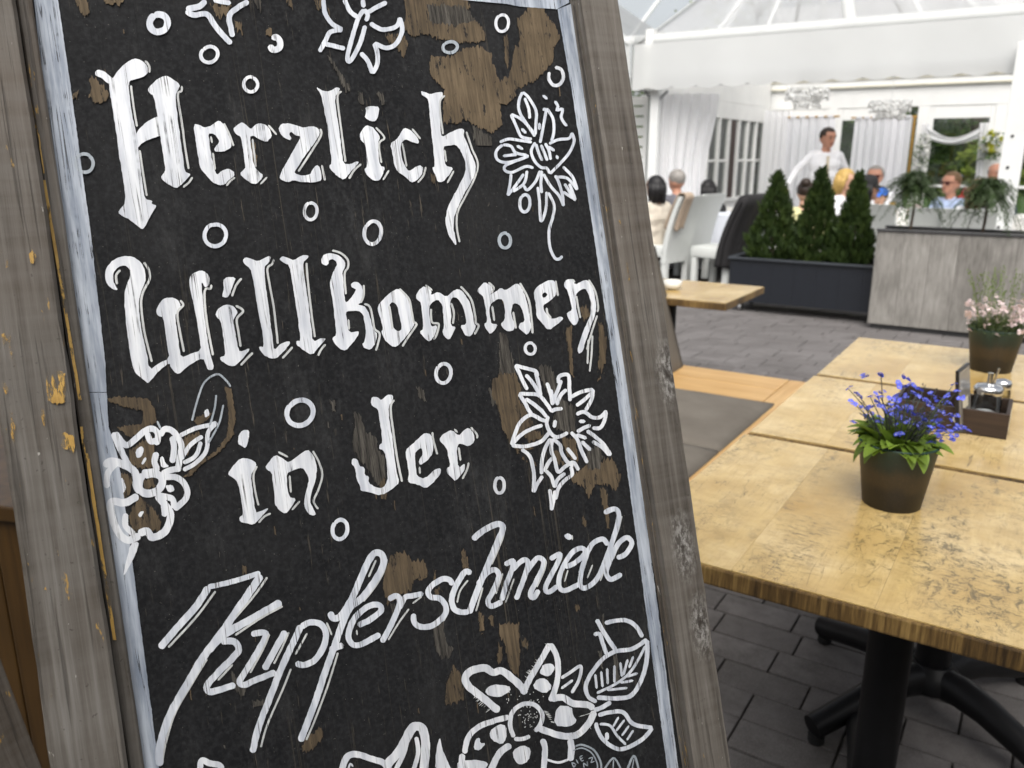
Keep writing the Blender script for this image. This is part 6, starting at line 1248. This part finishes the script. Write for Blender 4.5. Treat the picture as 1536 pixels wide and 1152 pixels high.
# ---- garden behind the glazed wall
def m_hedge(nm, a, b):
    t = NT(nm); f = t.noise(t.mapping(), 2.2, 4); cc = t.ramp(f, [(.35, a), (.65, b)]); return t.done(t.mixsh(.25, t.bsdf(cc, .6, None, .3), t.translucent([x*1.3 for x in b])))
M_HG = m_hedge('garden foliage', (.022, .045, .010), (.085, .13, .025)); M_HD = m_hedge('dark yew foliage', (.008, .018, .006), (.03, .05, .012)); M_SPRING = m_hedge('spring green foliage', (.10, .15, .02), (.24, .28, .04))  # the last is the lightest, yellowest of the three greens
lawn = MB().box(-12, 30, 15.6, 60, -.012, .002).build('lawn', plain('mown lawn', (.07, .13, .025), .9, .4, 3, .4)); tag(lawn, 'mown green lawn behind the marquee', kind='structure')
def tree(pos, h, r, mat, label, seed, th=.3, n=2600, group='garden trees behind the marquee', leaf=.11):
    rr = random.Random(seed); e = empty('tree', pos, 0, label, 'tree', group); mb = MB()
    mb.tube([(0, 0, 0), (.05, .03, h*th), (-.04, .02, h*.62), (0, 0, h*.9)], [.05*h*.35, .04*h*.35, .025*h*.35, .01], 8)
    cl = []
    for k in range(26):
        a = rr.uniform(0, 6.28); t = rr.random(); z = h*(th+(1-th)*t); q = r*math.sin(math.pi*min(1, .15+.85*t))**.7*rr.uniform(.35, 1); c = Vector((q*math.cos(a), q*math.sin(a), z)); cl.append((c, r*rr.uniform(.28, .5)))
        mb.tube([(0, 0, max(.1, z-q*.6)), c*.5+Vector((0, 0, z*.48)), c], [.02*h*.2, .014*h*.2, .006], 5)
    mb.build('trunk', M_BARK, e); mb = MB()
    for k in range(n):
        c, cr = cl[k % 26]; v = Vector((rr.gauss(0, 1), rr.gauss(0, 1), rr.gauss(0, .8))); v = v.normalized()*cr*rr.random()**.4; p = c+v
        d = Vector((rr.uniform(-1, 1), rr.uniform(-1, 1), rr.uniform(-1, .4))).normalized(); s = d.orthogonal().normalized(); L = leaf*rr.uniform(.6, 1.3)
        mb.add([p, p+d*L*.5+s*L*.32, p+d*L, p+d*L*.5-s*L*.32], [(0, 1, 2, 3)])
    mb.build('crown', mat, e)
for (x, y, h, r, m, lab, sd) in ((8.2, 19, 3.4, 1.5, M_HD, 'dark cone shaped yew in the garden seen through the door glass', 1), (11.2, 21, 5.5, 2.4, M_HG, 'leafy garden tree behind the right hand glazed doors', 2), (6.6, 24, 6, 2.6, M_SPRING, 'bright spring green tree behind the curtain gap', 3), (14.5, 27, 8.5, 3.6, M_HG, 'tall leafy tree rising behind the marquee roof', 4), (10.2, 18.5, 1.5, .9, M_SPRING, 'low yellow green shrub on the lawn behind the doors', 5), (4.2, 26, 3.4, 1.8, M_HG, 'leafy tree far behind the window wall', 6), (1.4, 16.5, 2.6, 1.3, M_SPRING, 'bright shrub outside the window wall', 7), (-.2, 15.6, 3.0, 1.3, M_HG, 'green shrub outside the louvred shutter', 8)):
    tree((x, y, 0), h, r, m, lab, sd, .12 if h < 4 else .3)
hd = MB(); rr = random.Random(77)
for k in range(14000):
    x, y, z = rr.uniform(-8, 28), 31+rr.uniform(-.8, .8), rr.uniform(0, 2.6+.5*math.sin(k)); p = Vector((x, y, z)); d = Vector((rr.uniform(-1, 1), rr.uniform(-1, 0), rr.uniform(-1, 1))).normalized(); s = d.orthogonal().normalized()
    hd.add([p, p+d*.15+s*.1, p+d*.3, p+d*.15-s*.1], [(0, 1, 2, 3)])
for k in range(60): hd.box(-8+.6*k, -8+.6*k+.58, 30.6, 31.5, 0, 2.3+.3*rr.random())
o = hd.build('hedge', M_HG); tag(o, 'long green hedge closing the garden', 'hedge', kind='stuff')

# ================================================================== DINING FURNITURE UNDER THE MARQUEE
M_LEA = plain('pale grey leatherette', (.60, .62, .60), .5, .05, 6, .05); M_CLO = cloth('white tablecloth', (.80, .79, .75), .1, .9, .04); M_CLB = cloth('pale blue tablecloth', (.72, .75, .82), .1, .9, .04); M_DARKLEG = plain('dark chair foot', (.03, .025, .02), .6)
def chair(pos, rz, label, H=1.0, mat=None, group='high backed dining chairs'):
    """back towards +y local, seat facing -y"""
    e = empty('dining_chair', pos, rz, label, 'chair', group); m = mat or M_LEA
    mb = MB(); mb.bbox(-.225, .225, -.24, .20, .36, .48, .03); autosmooth(mb.build('seat', m, e), 50)
    mb = MB()
    def fn(u, v, s):
        x = (u-.5)*.45; z = .30+(H-.30)*v; y = .18+.02*v+.16*v*v+s*.032*(1-.25*v); return (x, y, z)
    mb.sheet(lambda u, v: fn(1-u, v, 1), 6, 14); a = len(mb.v); mb.sheet(lambda u, v: fn(u, v, -1), 6, 14); nx = 6
    for k in range(14):
        i0, i1 = k*7, (k+1)*7; mb.f.append((i1, i0, a+i0+6, a+i1+6)); mb.f.append((i0+6, i1+6, a+i1, a+i0))
    j = 14*7
    for i in range(6): mb.f.append((j+i, j+i+1, a+j+6-i-1, a+j+6-i)); mb.f.append((i+1, i, a+6-i, a+6-i-1))
    autosmooth(mb.build('backrest', m, e), 50)
    for x in (-.19, .19):
        mb = MB(); mb.bbox(x-.028, x+.028, -.225, -.165, .03, .359, .006); l = mb.build('leg', m, e); mb = MB(); mb.bbox(x-.026, x+.026, -.223, -.167, 0, .0298, .003); mb.build('foot', M_DARKLEG, l)
        mb = MB(); mb.bbox(x-.028, x+.028, .15, .215, .03, .359, .006); l = mb.build('leg', m, e); mb = MB(); mb.bbox(x-.026, x+.026, .152, .213, 0, .0298, .003); mb.build('foot', M_DARKLEG, l)
    return e
def covered_table(pos, rz, lx, ly, label, mat, h=.75):
    e = empty('banquet_table', pos, rz, label, 'table'); mb = MB(); mb.bbox(-lx/2, lx/2, -ly/2, ly/2, h-.03, h-.004, .004); mb.build('tabletop', M_WPT, e)
    for sx in (-1, 1):
        for sy in (-1, 1): mb = MB(); mb.tube([(sx*(lx/2-.1), sy*(ly/2-.1), 0), (sx*(lx/2-.1), sy*(ly/2-.1), h-.031)], .02, 8); mb.build('leg', M_ALU, e)
    mb = MB(); n = 120; rings = []
    for j in range(7):
        t = j/6; ring = []
        for k in range(n):
            a = 2*math.pi*k/n; c, s = math.cos(a), math.sin(a); q = 1/max(abs(c)/(lx/2+.008), abs(s)/(ly/2+.008)); fl = t*(.03+.022*math.sin(a*22)+.012*math.sin(a*37+1))
            ring.append(Vector(((q+fl)*c, (q+fl)*s, h+.003-.48*t)))
        rings += ring
    mb.v = [tuple(v) for v in rings]; mb.f = [(j*n+k, (j+1)*n+k, (j+1)*n+(k+1) % n, j*n+(k+1) % n) for j in range(6) for k in range(n)]+[tuple(range(n))]
    o = mb.build('cloth', mat, e); autosmooth(o, 50); return e
def gnd(px, yd, py=400): q = depth(px, py, yd); return Vector((q.x, q.y, 0))
covered_table(gnd(1075, 10.9), ROT, 2.1, .8, 'long banquet table with cream cloth below the window wall', M_CLO)
covered_table(gnd(1040, 10.0)+E2*.1, ROT, 1.5, .75, 'banquet table with pale blue white cloth where the grey haired man sits', M_CLB)
covered_table(gnd(1318, 9.25), ROT, 1.6, .85, 'banquet table with white cloth in front of the seated family', M_CLO)
covered_table(gnd(1450, 9.7), ROT, 1.4, .85, 'banquet table with white cloth by the glazed doors', M_CLO)
rzc = ROT+math.pi*.5
c1 = chair(gnd(992, 9.1), R(-136), 'pale high backed chair with a beige scarf over its back', 1.0)
c2 = chair(gnd(1024, 9.6), R(-134), 'pale high backed chair of the man in the grey jacket', 1.0)
c3 = chair(gnd(1080, 8.9), R(-134), 'pale high backed chair covered by a black jacket', .98)
chair(gnd(1310, 8.35), ROT+R(175), 'pale high backed chair just behind the narrow conifer', .96)
chair(gnd(1398, 8.25), ROT+R(180), 'pale grey chair behind the feathery plant with blossoms', .93)
chair(gnd(1447, 8.05), ROT+R(180), 'pale grey chair between the two feathery plants', .93)
def drape(chairo, name, mat, label, cat, x0, x1, down, H, th=.012, wig=.01):
    """cloth hung over a chair back, front and rear"""
    e = empty(name, chairo.location.copy(), chairo.rotation_euler.z, label, cat); mb = MB()
    def yb_(z): v = (z-.30)/(H-.30); return .18+.02*v+.16*v*v
    def prof(v):
        L = down*2+.10; s = v*L
        if s < down: z = H-down+s; return yb_(z)+.045, z
        if s < down+.10: t = (s-down)/.10; return yb_(H)+.045-.10*t, H+.022*math.sin(math.pi*t)+.01
        z = H-(s-down-.10); return yb_(z)-.05, z
    def fn(u, v):
        y, z = prof(v); x = x0+(x1-x0)*u; s = 1 if v < .5 else -1; e_ = abs(v-.5)*2
        cl_ = max(0, abs(2*u-1)-.82)/.18 if x1-x0 > .4 else 0; ym = yb_(min(z, H)); y = y*(1-cl_*cl_)+ym*cl_*cl_
        return (x*(1+.06*e_), y+s*wig*(1+math.sin(u*19+v*3))*e_*(1-cl_), z+.02*math.sin(u*7)*e_-.06*cl_*(1-e_))
    mb.sheet(lambda u, v: fn(1-u, v), 26, 40); o = mb.build('cloth', mat, e, smooth=True)
    md = o.modifiers.new('thickness', 'SOLIDIFY'); md.thickness = th; md.offset = 1; return e
M_BJ = plain('black jacket wool', (.012, .011, .012), .85, .3, 30, .1); M_SC = plain('beige scarf knit', (.42, .33, .25), .9, .15, 40, .2)
j = drape(c3, 'jacket', M_BJ, 'black jacket hung over a pale high backed chair', 'jacket', -.285, .285, .70, .98, .02, .02)
drape(c1, 'scarf', M_SC, 'beige scarf hung over the back of a pale chair', 'scarf', .06, .20, .34, 1.0)
# things on the dining tables
M_PORC = plain('white porcelain', (.78, .78, .76), .3); M_BEER = plain('amber drink', (.6, .36, .04), .2); M_GRN = plain('greenish glass', (.20, .24, .16), .2)
for k, (px, yd, h_, r_, m, lab) in enumerate(((1328, 9.0, .17, .035, M_BEER, 'tall glass of amber drink before the child in the blue cap'), (1342, 8.9, .12, .05, M_PORC, 'white cup beside the amber drink'), (1352, 9.05, .16, .03, M_GRN, 'greenish bottle shaped glass on the white family table'))):
    q = gnd(px, yd); mb = MB(); mb.lathe([(r_*.7, 0), (r_*.75, .01), (r_, h_*.6), (r_*.95, h_), (r_*.85, h_), (r_*.6, .02), (.001, .018)], 18, cap1=False); o = mb.build('drinking_glass' if k != 1 else 'cup', m, None, (q.x, q.y, .7545), smooth=True); tag(o, lab, 'glass' if k != 1 else 'cup')
bouquet(Vector((*gnd(1362, 8.95).to_2d(), .757)), .07, 'small bunch of pale pink and white flowers on the family table', 22, 'table_posy', (M_PINK, M_WF))
for k, (px, yd) in enumerate(((1054, 10.6),)):
    q = gnd(px, yd); mb = MB(); 
    for i in range(5): mb.lathe([(.06, .018*i), (.11, .018*i+.012), (.11, .018*i+.0165), (.001, .018*i+.0165)], 20, cap1=False)
    o = mb.build('plate_stack', M_PORC, None, (q.x, q.y, .7545)); tag(o, 'stack of white plates on the cream banquet table', 'plates')
q = gnd(1437, 9.5); mb = MB(); mb.bbox(-.11, .11, -.05, .05, 0, .22, .03); o = mb.build('bag_body', plain('red leather', (.5, .02, .02), .5), None); rb = empty('handbag', (q.x, q.y, .7545), ROT, 'bright red handbag on the table beside the boy in light blue', 'bag'); o.parent = rb
mb = MB(); mb.tube([(-.07, 0, .22), (-.05, 0, .30), (.05, 0, .30), (.07, 0, .22)], .008, 8); mb.build('handle', plain('red strap', (.4, .02, .02), .5), rb)
# ================================================================== PEOPLE
def skinm(nm, c):
    t = NT(nm); f = t.noise(t.mapping(), 30, 3); cc = t.ramp(f, [(.3, [x*.88 for x in c]), (.7, c)]); return t.done(t.bsdf(cc, .5, None, .4))
M_SKIN = skinm('skin', (.58, .34, .24)); M_SKINR = skinm('sunburnt skin', (.54, .27, .18)); M_LIP = plain('lip colour', (.30, .10, .08), .5)
M_EYE = plain('dark eye', (.02, .015, .012), .3); M_LENS = plain('dark sunglass lens', (.06, .01, .012), .1)
def shirt(nm, c): return plain(nm, c, .85, .08, 14, .12)
def hairm(nm, c):
    t = NT(nm); f = t.noise(t.mapping((1, 1, .25)), 120, 4, .7); cc = t.ramp(f, [(.35, [x*.55 for x in c]), (.65, [min(1, x*1.3) for x in c])]); return t.done(t.bsdf(cc, .5, t.bump(f, .4, .003), .4))
def cap_pts(a, b, r1, r2): return ('c', Vector(a), Vector(b), r1, r2)
def person(pos, rz, label, sit=True, s=1.0, skin=None, top=None, bottom=None, arms=None, turn=0, tilt=0, lean=0, voxel=.011, glasses=False, hair=None, hairstyle='short', cap=None, tie=None, fingers=False, shoulder=.175, seat=.47):
    e = empty('person', pos, rz, label, 'person', 'guests and staff under the marquee'); skin = skin or M_SKIN
    zp_ = seat if sit else .93; LT = Matrix.Translation((0, 0, zp_)) @ Matrix.Rotation(lean, 4, 'X')
    def T(x, y, z): return LT @ Vector((x*s, y*s, z*s))
    prims = []; P = prims.append
    def C(a, b, r1, r2, m): P((a, b, r1*s, r2*s, m))
    # torso as stacked thick capsules across the body
    for (z, hw, r, y) in ((.03, .075, .115, .0), (.14, .065, .112, -.005), (.26, .075, .113, -.005), (.38, .085, .112, 0), (.46, .105, .085, .005)):
        C(T(-hw, y, z), T(hw, y, z), r, r, 2 if z < .06 else 1)
    C(T(0, 0, .05), T(0, 0, .45), .12, .10, 1)
    C(T(-shoulder+.02, .01, .50), T(shoulder-.02, .01, .50), .058, .058, 1)
    C(T(0, .012, .50), T(0, -.008, .63), .056, .050, 0)
    H = LT @ Matrix.Translation((0, -.012*s, .70*s)) @ Matrix.Rotation(turn, 4, 'Z') @ Matrix.Rotation(tilt, 4, 'X')
    def Hh(x, y, z): return H @ Vector((x*s, y*s, z*s))
    for (y, z, r) in ((.018, .045, .083), (-.018, .038, .079), (-.02, .0, .074), (-.035, -.04, .060), (-.05, -.068, .042), (.02, .0, .078)): C(Hh(-.006, y, z), Hh(.006, y, z), r, r, 0)
    C(Hh(0, -.088, .018), Hh(0, -.108, -.014), .010, .016, 0)                       # nose
    for sx in (-1, 1):
        C(Hh(sx*.078, .008, -.012), Hh(sx*.080, .014, .022), .010, .014, 0)         # ears
        C(Hh(sx*.028, -.086, .036), Hh(sx*.046, -.078, .034), .012, .010, 0)        # brow
    arms = arms or {}
    for sx in (-1, 1):
        el, wr = arms.get(sx, ((sx*.23, -.06, .24), (sx*.14, -.30, .22)) if sit else ((sx*.24, .01, .22), (sx*.25, -.06, -.02)))
        A = T(sx*shoulder, .01, .49); E_ = T(*el); W = T(*wr)
        C(A, E_, .056, .045, 1); C(E_, W, .044, .032, 1)
        d = (W-E_).normalized(); pal = W+d*.05*s; C(W-d*.01*s, W+d*.02*s, .026, .028, 0); side = d.cross(Vector((0, 1, 0)) if abs(d.y) < .8 else Vector((0, 0, 1))).normalized()
        C(W+d*.03*s-side*.022*s, W+d*.075*s-side*.026*s, .016, .014, 0); C(W+d*.03*s+side*.022*s, W+d*.075*s+side*.026*s, .016, .014, 0); C(W+d*.02*s, W+d*.08*s, .02, .016, 0)
        nrm = d.cross(side).normalized()
        for k, (o_, L) in enumerate(((-.032, .062), (-.011, .075), (.011, .070), (.032, .052))):
            b0 = pal+d*.03*s+side*o_*s; m_ = b0+d*L*.5*s; t_ = m_+d*L*.42*s-nrm*L*.35*s; C(b0, m_, .0095, .009, 0); C(m_, t_, .009, .0075, 0)
        C(W+d*.03*s+side*.03*s, W+d*.06*s+side*.062*s, .012, .010, 0); C(W+d*.06*s+side*.062*s, W+d*.092*s+side*.066*s, .010, .008, 0)
    for sx in (-1, 1):
        hip = Vector((sx*.09*s, 0, zp_+.02))
        if sit: kn = Vector((sx*.11*s, -.42*s, zp_+.03)); an = Vector((sx*.11*s, -.40*s, .09))
        else: kn = Vector((sx*.10*s, -.01, .50*s)); an = Vector((sx*.11*s, .015, .09))
        C(hip, kn, .085, .062, 2); C(kn, an, .060, .042, 2); C(an+Vector((0, .03, -.045)), an+Vector((0, -.15*s, -.052)), .040, .034, 3)
    mb = MB()
    for (a, b, r1, r2, m) in prims:
        d = (b-a); L = d.length; d = d.normalized() if L > 1e-6 else Vector((0, 0, 1)); k = 5
        pts = []; rr = []
        for i in range(k, 0, -1): an = math.pi/2*i/k; pts.append(a-d*r1*math.sin(an)); rr.append(max(.0006, r1*math.cos(an)))
        pts += [a, b]; rr += [r1, r2]
        for i in range(1, k+1): an = math.pi/2*i/k; pts.append(b+d*r2*math.sin(an)); rr.append(max(.0006, r2*math.cos(an)))
        mb.tube(pts, rr, 12)
    tmp = link('tmp', mb.mesh('tmp')); md = tmp.modifiers.new('r', 'REMESH'); md.mode = 'VOXEL'; md.voxel_size = voxel
    sm = tmp.modifiers.new('s', 'SMOOTH'); sm.factor = .5; sm.iterations = 3
    dg = bpy.context.evaluated_depsgraph_get(); me = bpy.data.meshes.new_from_object(tmp.evaluated_get(dg)); bpy.data.objects.remove(tmp); me.name = 'body'
    me.materials.clear()
    for m in (skin, top, bottom or M_TROU, M_SHOE): me.materials.append(m)
    for p in me.polygons:
        c = p.center; best = 9; bi = 1
        for (a, b, r1, r2, m) in prims:
            ab = b-a; L2 = ab.length_squared; t = max(0, min(1, (c-a).dot(ab)/L2)) if L2 > 1e-9 else 0
            d = (c-a-ab*t).length-(r1+(r2-r1)*t)
            if d < best: best = d; bi = m
        p.material_index = bi
    me.shade_smooth(); link('body', me, None, e)
    def part(nm, mb_, mat, sm_=True): o = mb_.build(nm, mat, e, smooth=sm_); o.matrix_local = H @ Matrix.Scale(s, 4); return o
    if glasses:
        g_ = MB()
        for sx in (-1, 1): g_.bbox(sx*.034-.026, sx*.034+.026, -.106, -.098, -.008, .030, .006); g_.tube([(sx*.06, -.10, .018), (sx*.084, -.02, .018), (sx*.088, .01, .014)], .003, 6)
        g_.tube([(-.02, -.104, .018), (.02, -.104, .018)], .004, 6); part('sunglasses', g_, M_LENS, False)
    else:
        for sx in (-1, 1): part('eye', MB().ell((sx*.032, -.090, .016), (.011, .006, .006), 10, 6), M_EYE); part('eyebrow', MB().ell((sx*.034, -.093, .042), (.020, .006, .005), 10, 6), hair or M_EYE)
    part('mouth', MB().ell((0, -.092, -.048), (.024, .008, .006), 10, 6), M_LIP)
    if hair:
        hb = MB(); n, m_ = 26, 16; rr = random.Random(int(pos[0]*100)); long_ = hairstyle in ('long', 'bob')
        bm = bmesh.new(); bmesh.ops.create_uvsphere(bm, u_segments=n, v_segments=m_, radius=1)
        for v in bm.verts:
            k = 1+.05*noise.noise(v.co*5+Vector((pos[0], 0, 0))); v.co = Vector((v.co.x*.087*k, v.co.y*.099*k+.010, v.co.z*.092*k+.038))
        kill = []
        for f in bm.faces:
            c = f.calc_center_median(); lo = -.10 if long_ else -.045
            if hairstyle == 'bald': bad = c.z > .05 or c.z < -.04 or c.y < -.01
            else: bad = (c.y < -.04 and c.z < .088+.15*max(0, -.07-c.y)) or (c.y < .0 and c.z < .03 and not (long_ and abs(c.x) > .075 and c.y > -.05)) or c.z < lo
            if bad: kill.append(f)
        bmesh.ops.delete(bm, geom=kill, context='FACES'); bm.verts.index_update(); hb.add([v.co.copy() for v in bm.verts], [[v.index for v in f.verts] for f in bm.faces]); bm.free()
        if long_:
            for k in range(40):
                a = rr.uniform(-.35, math.pi+.35); q = rr.uniform(.078, .094); x, y = q*math.cos(a), q*math.sin(a)*.95+.012; L = .20 if hairstyle == 'long' else .10
                hb.tube([(x, y, .05), (x*1.04, y*1.06, -.02), (x*1.02, y*1.1, -.06-L*rr.uniform(.4, 1))], [.016, .018, .006], 6)
        if hairstyle == 'bun': hb.ell((0, .085, .11), (.05, .05, .045), 12, 8)
        o = part('hair', hb, hair); md = o.modifiers.new('t', 'SOLIDIFY'); md.thickness = .012; md.offset = 0
    if cap is not None:
        cb = MB(); cb.lathe([(.100, .035), (.102, .06), (.096, .10), (.072, .135), (.03, .150), (.001, .152)], 26, (0, .006, 0), cap0=False, cap1=False); co = part('cap', cb, cap)
        vb = MB(); vb.sheet(lambda u, v: (.085*math.sin((u-.5)*2.6)*(1+.05*v), .006-.098*math.cos((u-.5)*2.2)-.075*v*math.cos((u-.5)*2.4), .040-.02*v-.012*(2*u-1)**2), 12, 6); o = vb.build('brim', cap, co); md = o.modifiers.new('t', 'SOLIDIFY'); md.thickness = .006
    if tie is not None:
        tb = MB(); tb.add([(-.012, -.122, .46), (.012, -.122, .46), (.03, -.150, .14), (0, -.150, .10), (-.03, -.150, .14), (-.02, -.118, .495), (.02, -.118, .495)], [(0, 4, 3, 2, 1), (5, 0, 1, 6)]); o = tb.build('necktie', tie, e); o.matrix_local = LT @ Matrix.Scale(s, 4); md = o.modifiers.new('t', 'SOLIDIFY'); md.thickness = .01
    return e
M_TROU = shirt('dark trousers', (.025, .025, .03)); M_SHOE = plain('black leather shoe', (.015, .014, .013), .4)
W_SH = shirt('white shirt cotton', (.78, .78, .80)); BRN = hairm('dark brown hair', (.03, .018, .012)); GRY = hairm('grey hair', (.28, .26, .24)); BLK = hairm('black hair', (.010, .009, .010)); BLO = hairm('blond hair', (.50, .33, .10)); MBR = hairm('brown hair', (.16, .09, .04))
def at(px, py_head, yd, head=1.17):
    q = depth(px, py_head, yd); return Vector((q.x, q.y, 0)), q.z
def facing(tx, ty, p): return math.atan2(tx-p.x, -(ty-p.y))
CAMDIR = lambda p, off=0: math.atan2(-p.x, p.y)+R(off)      # local -y turned to the camera
p, z = at(1239, 212, 10.3)
person(p, CAMDIR(p, 18), 'standing dark haired waiter in white shirt and beige tie reaching down with one arm', False, (z/1.63), M_SKINR, W_SH, hair=BRN, turn=R(22), tie=shirt('beige tie silk', (.58, .50, .36)), arms={-1: ((-.36, -.06, .32), (-.50, -.20, .13)), 1: ((.33, .07, .25), (.20, -.10, .12))}, voxel=.009, lean=R(3), tilt=R(8))
def sitter(px, py, yd, off, label, **kw):
    p, z = at(px, py, yd); seat = max(.30, min(.62, z-.70*kw.get('s', 1.0))); return person(p, CAMDIR(p, off), label, True, seat=seat, **kw)
sitter(1313, 266, 9.75, -10, 'seated man with short grey hair, sunglasses and white shirt', skin=M_SKINR, top=W_SH, hair=GRY, glasses=True)
sitter(1322, 296, 9.35, -60, 'child in a bright blue cap sitting before the man with sunglasses', top=shirt('pale child shirt', (.6, .62, .62)), hair=MBR, cap=plain('bright blue cap cotton', (.04, .16, .62), .8), s=.72)
sitter(1266, 272, 9.15, 70, 'blond guest in a white blouse seated behind the conifers', top=W_SH, hair=BLO, hairstyle='bob', tilt=R(10), arms={1: ((.22, -.2, .3), (.1, -.2, .52))})
sitter(1300, 284, 8.75, 105, 'guest in a black cap with dark hair seated beside the narrow conifer', top=shirt('pale grey top', (.5, .5, .52)), hair=BLK, hairstyle='bob', cap=plain('black cap cotton', (.01, .01, .011), .85), skin=skinm('tanned skin', (.28, .15, .10)))
sitter(1208, 290, 9.0, 175, 'guest with a dark hair bun in a yellow top, seen between the conifers', top=shirt('yellow blue top', (.60, .58, .30)), hair=BRN, hairstyle='bun')
sitter(984, 282, 9.1, 228, 'guest with black bobbed hair in a cream jacket seen from behind', top=shirt('cream jacket wool', (.62, .56, .47)), hair=BLK, hairstyle='bob')
sitter(1016, 272, 9.6, 222, 'grey haired man in a grey suit jacket seated at the pale blue table', top=shirt('grey suit wool', (.13, .13, .15)), hair=GRY, skin=M_SKINR, turn=R(-10))
sitter(1056, 284, 10.2, 165, 'guest with black hair in a black top bending over the table', top=shirt('black knit', (.012, .012, .013)), hair=BLK, hairstyle='bob', lean=R(14), shoulder=.2)
sitter(1428, 276, 9.35, -40, 'boy with thick brown hair, sunglasses and light blue shirt', top=shirt('light blue shirt', (.46, .56, .78)), hair=MBR, glasses=True, skin=M_SKINR)
sitter(1467, 288, 8.7, 150, 'guest with long brown hair in a white lace blouse, back turned', top=W_SH, hair=MBR, hairstyle='long')
sitter(1494, 262, 9.9, 20, 'bald guest half hidden behind the drooping feathery plant', top=shirt('dark blue shirt', (.03, .04, .07)), hair=GRY, hairstyle='bald', skin=M_SKINR)
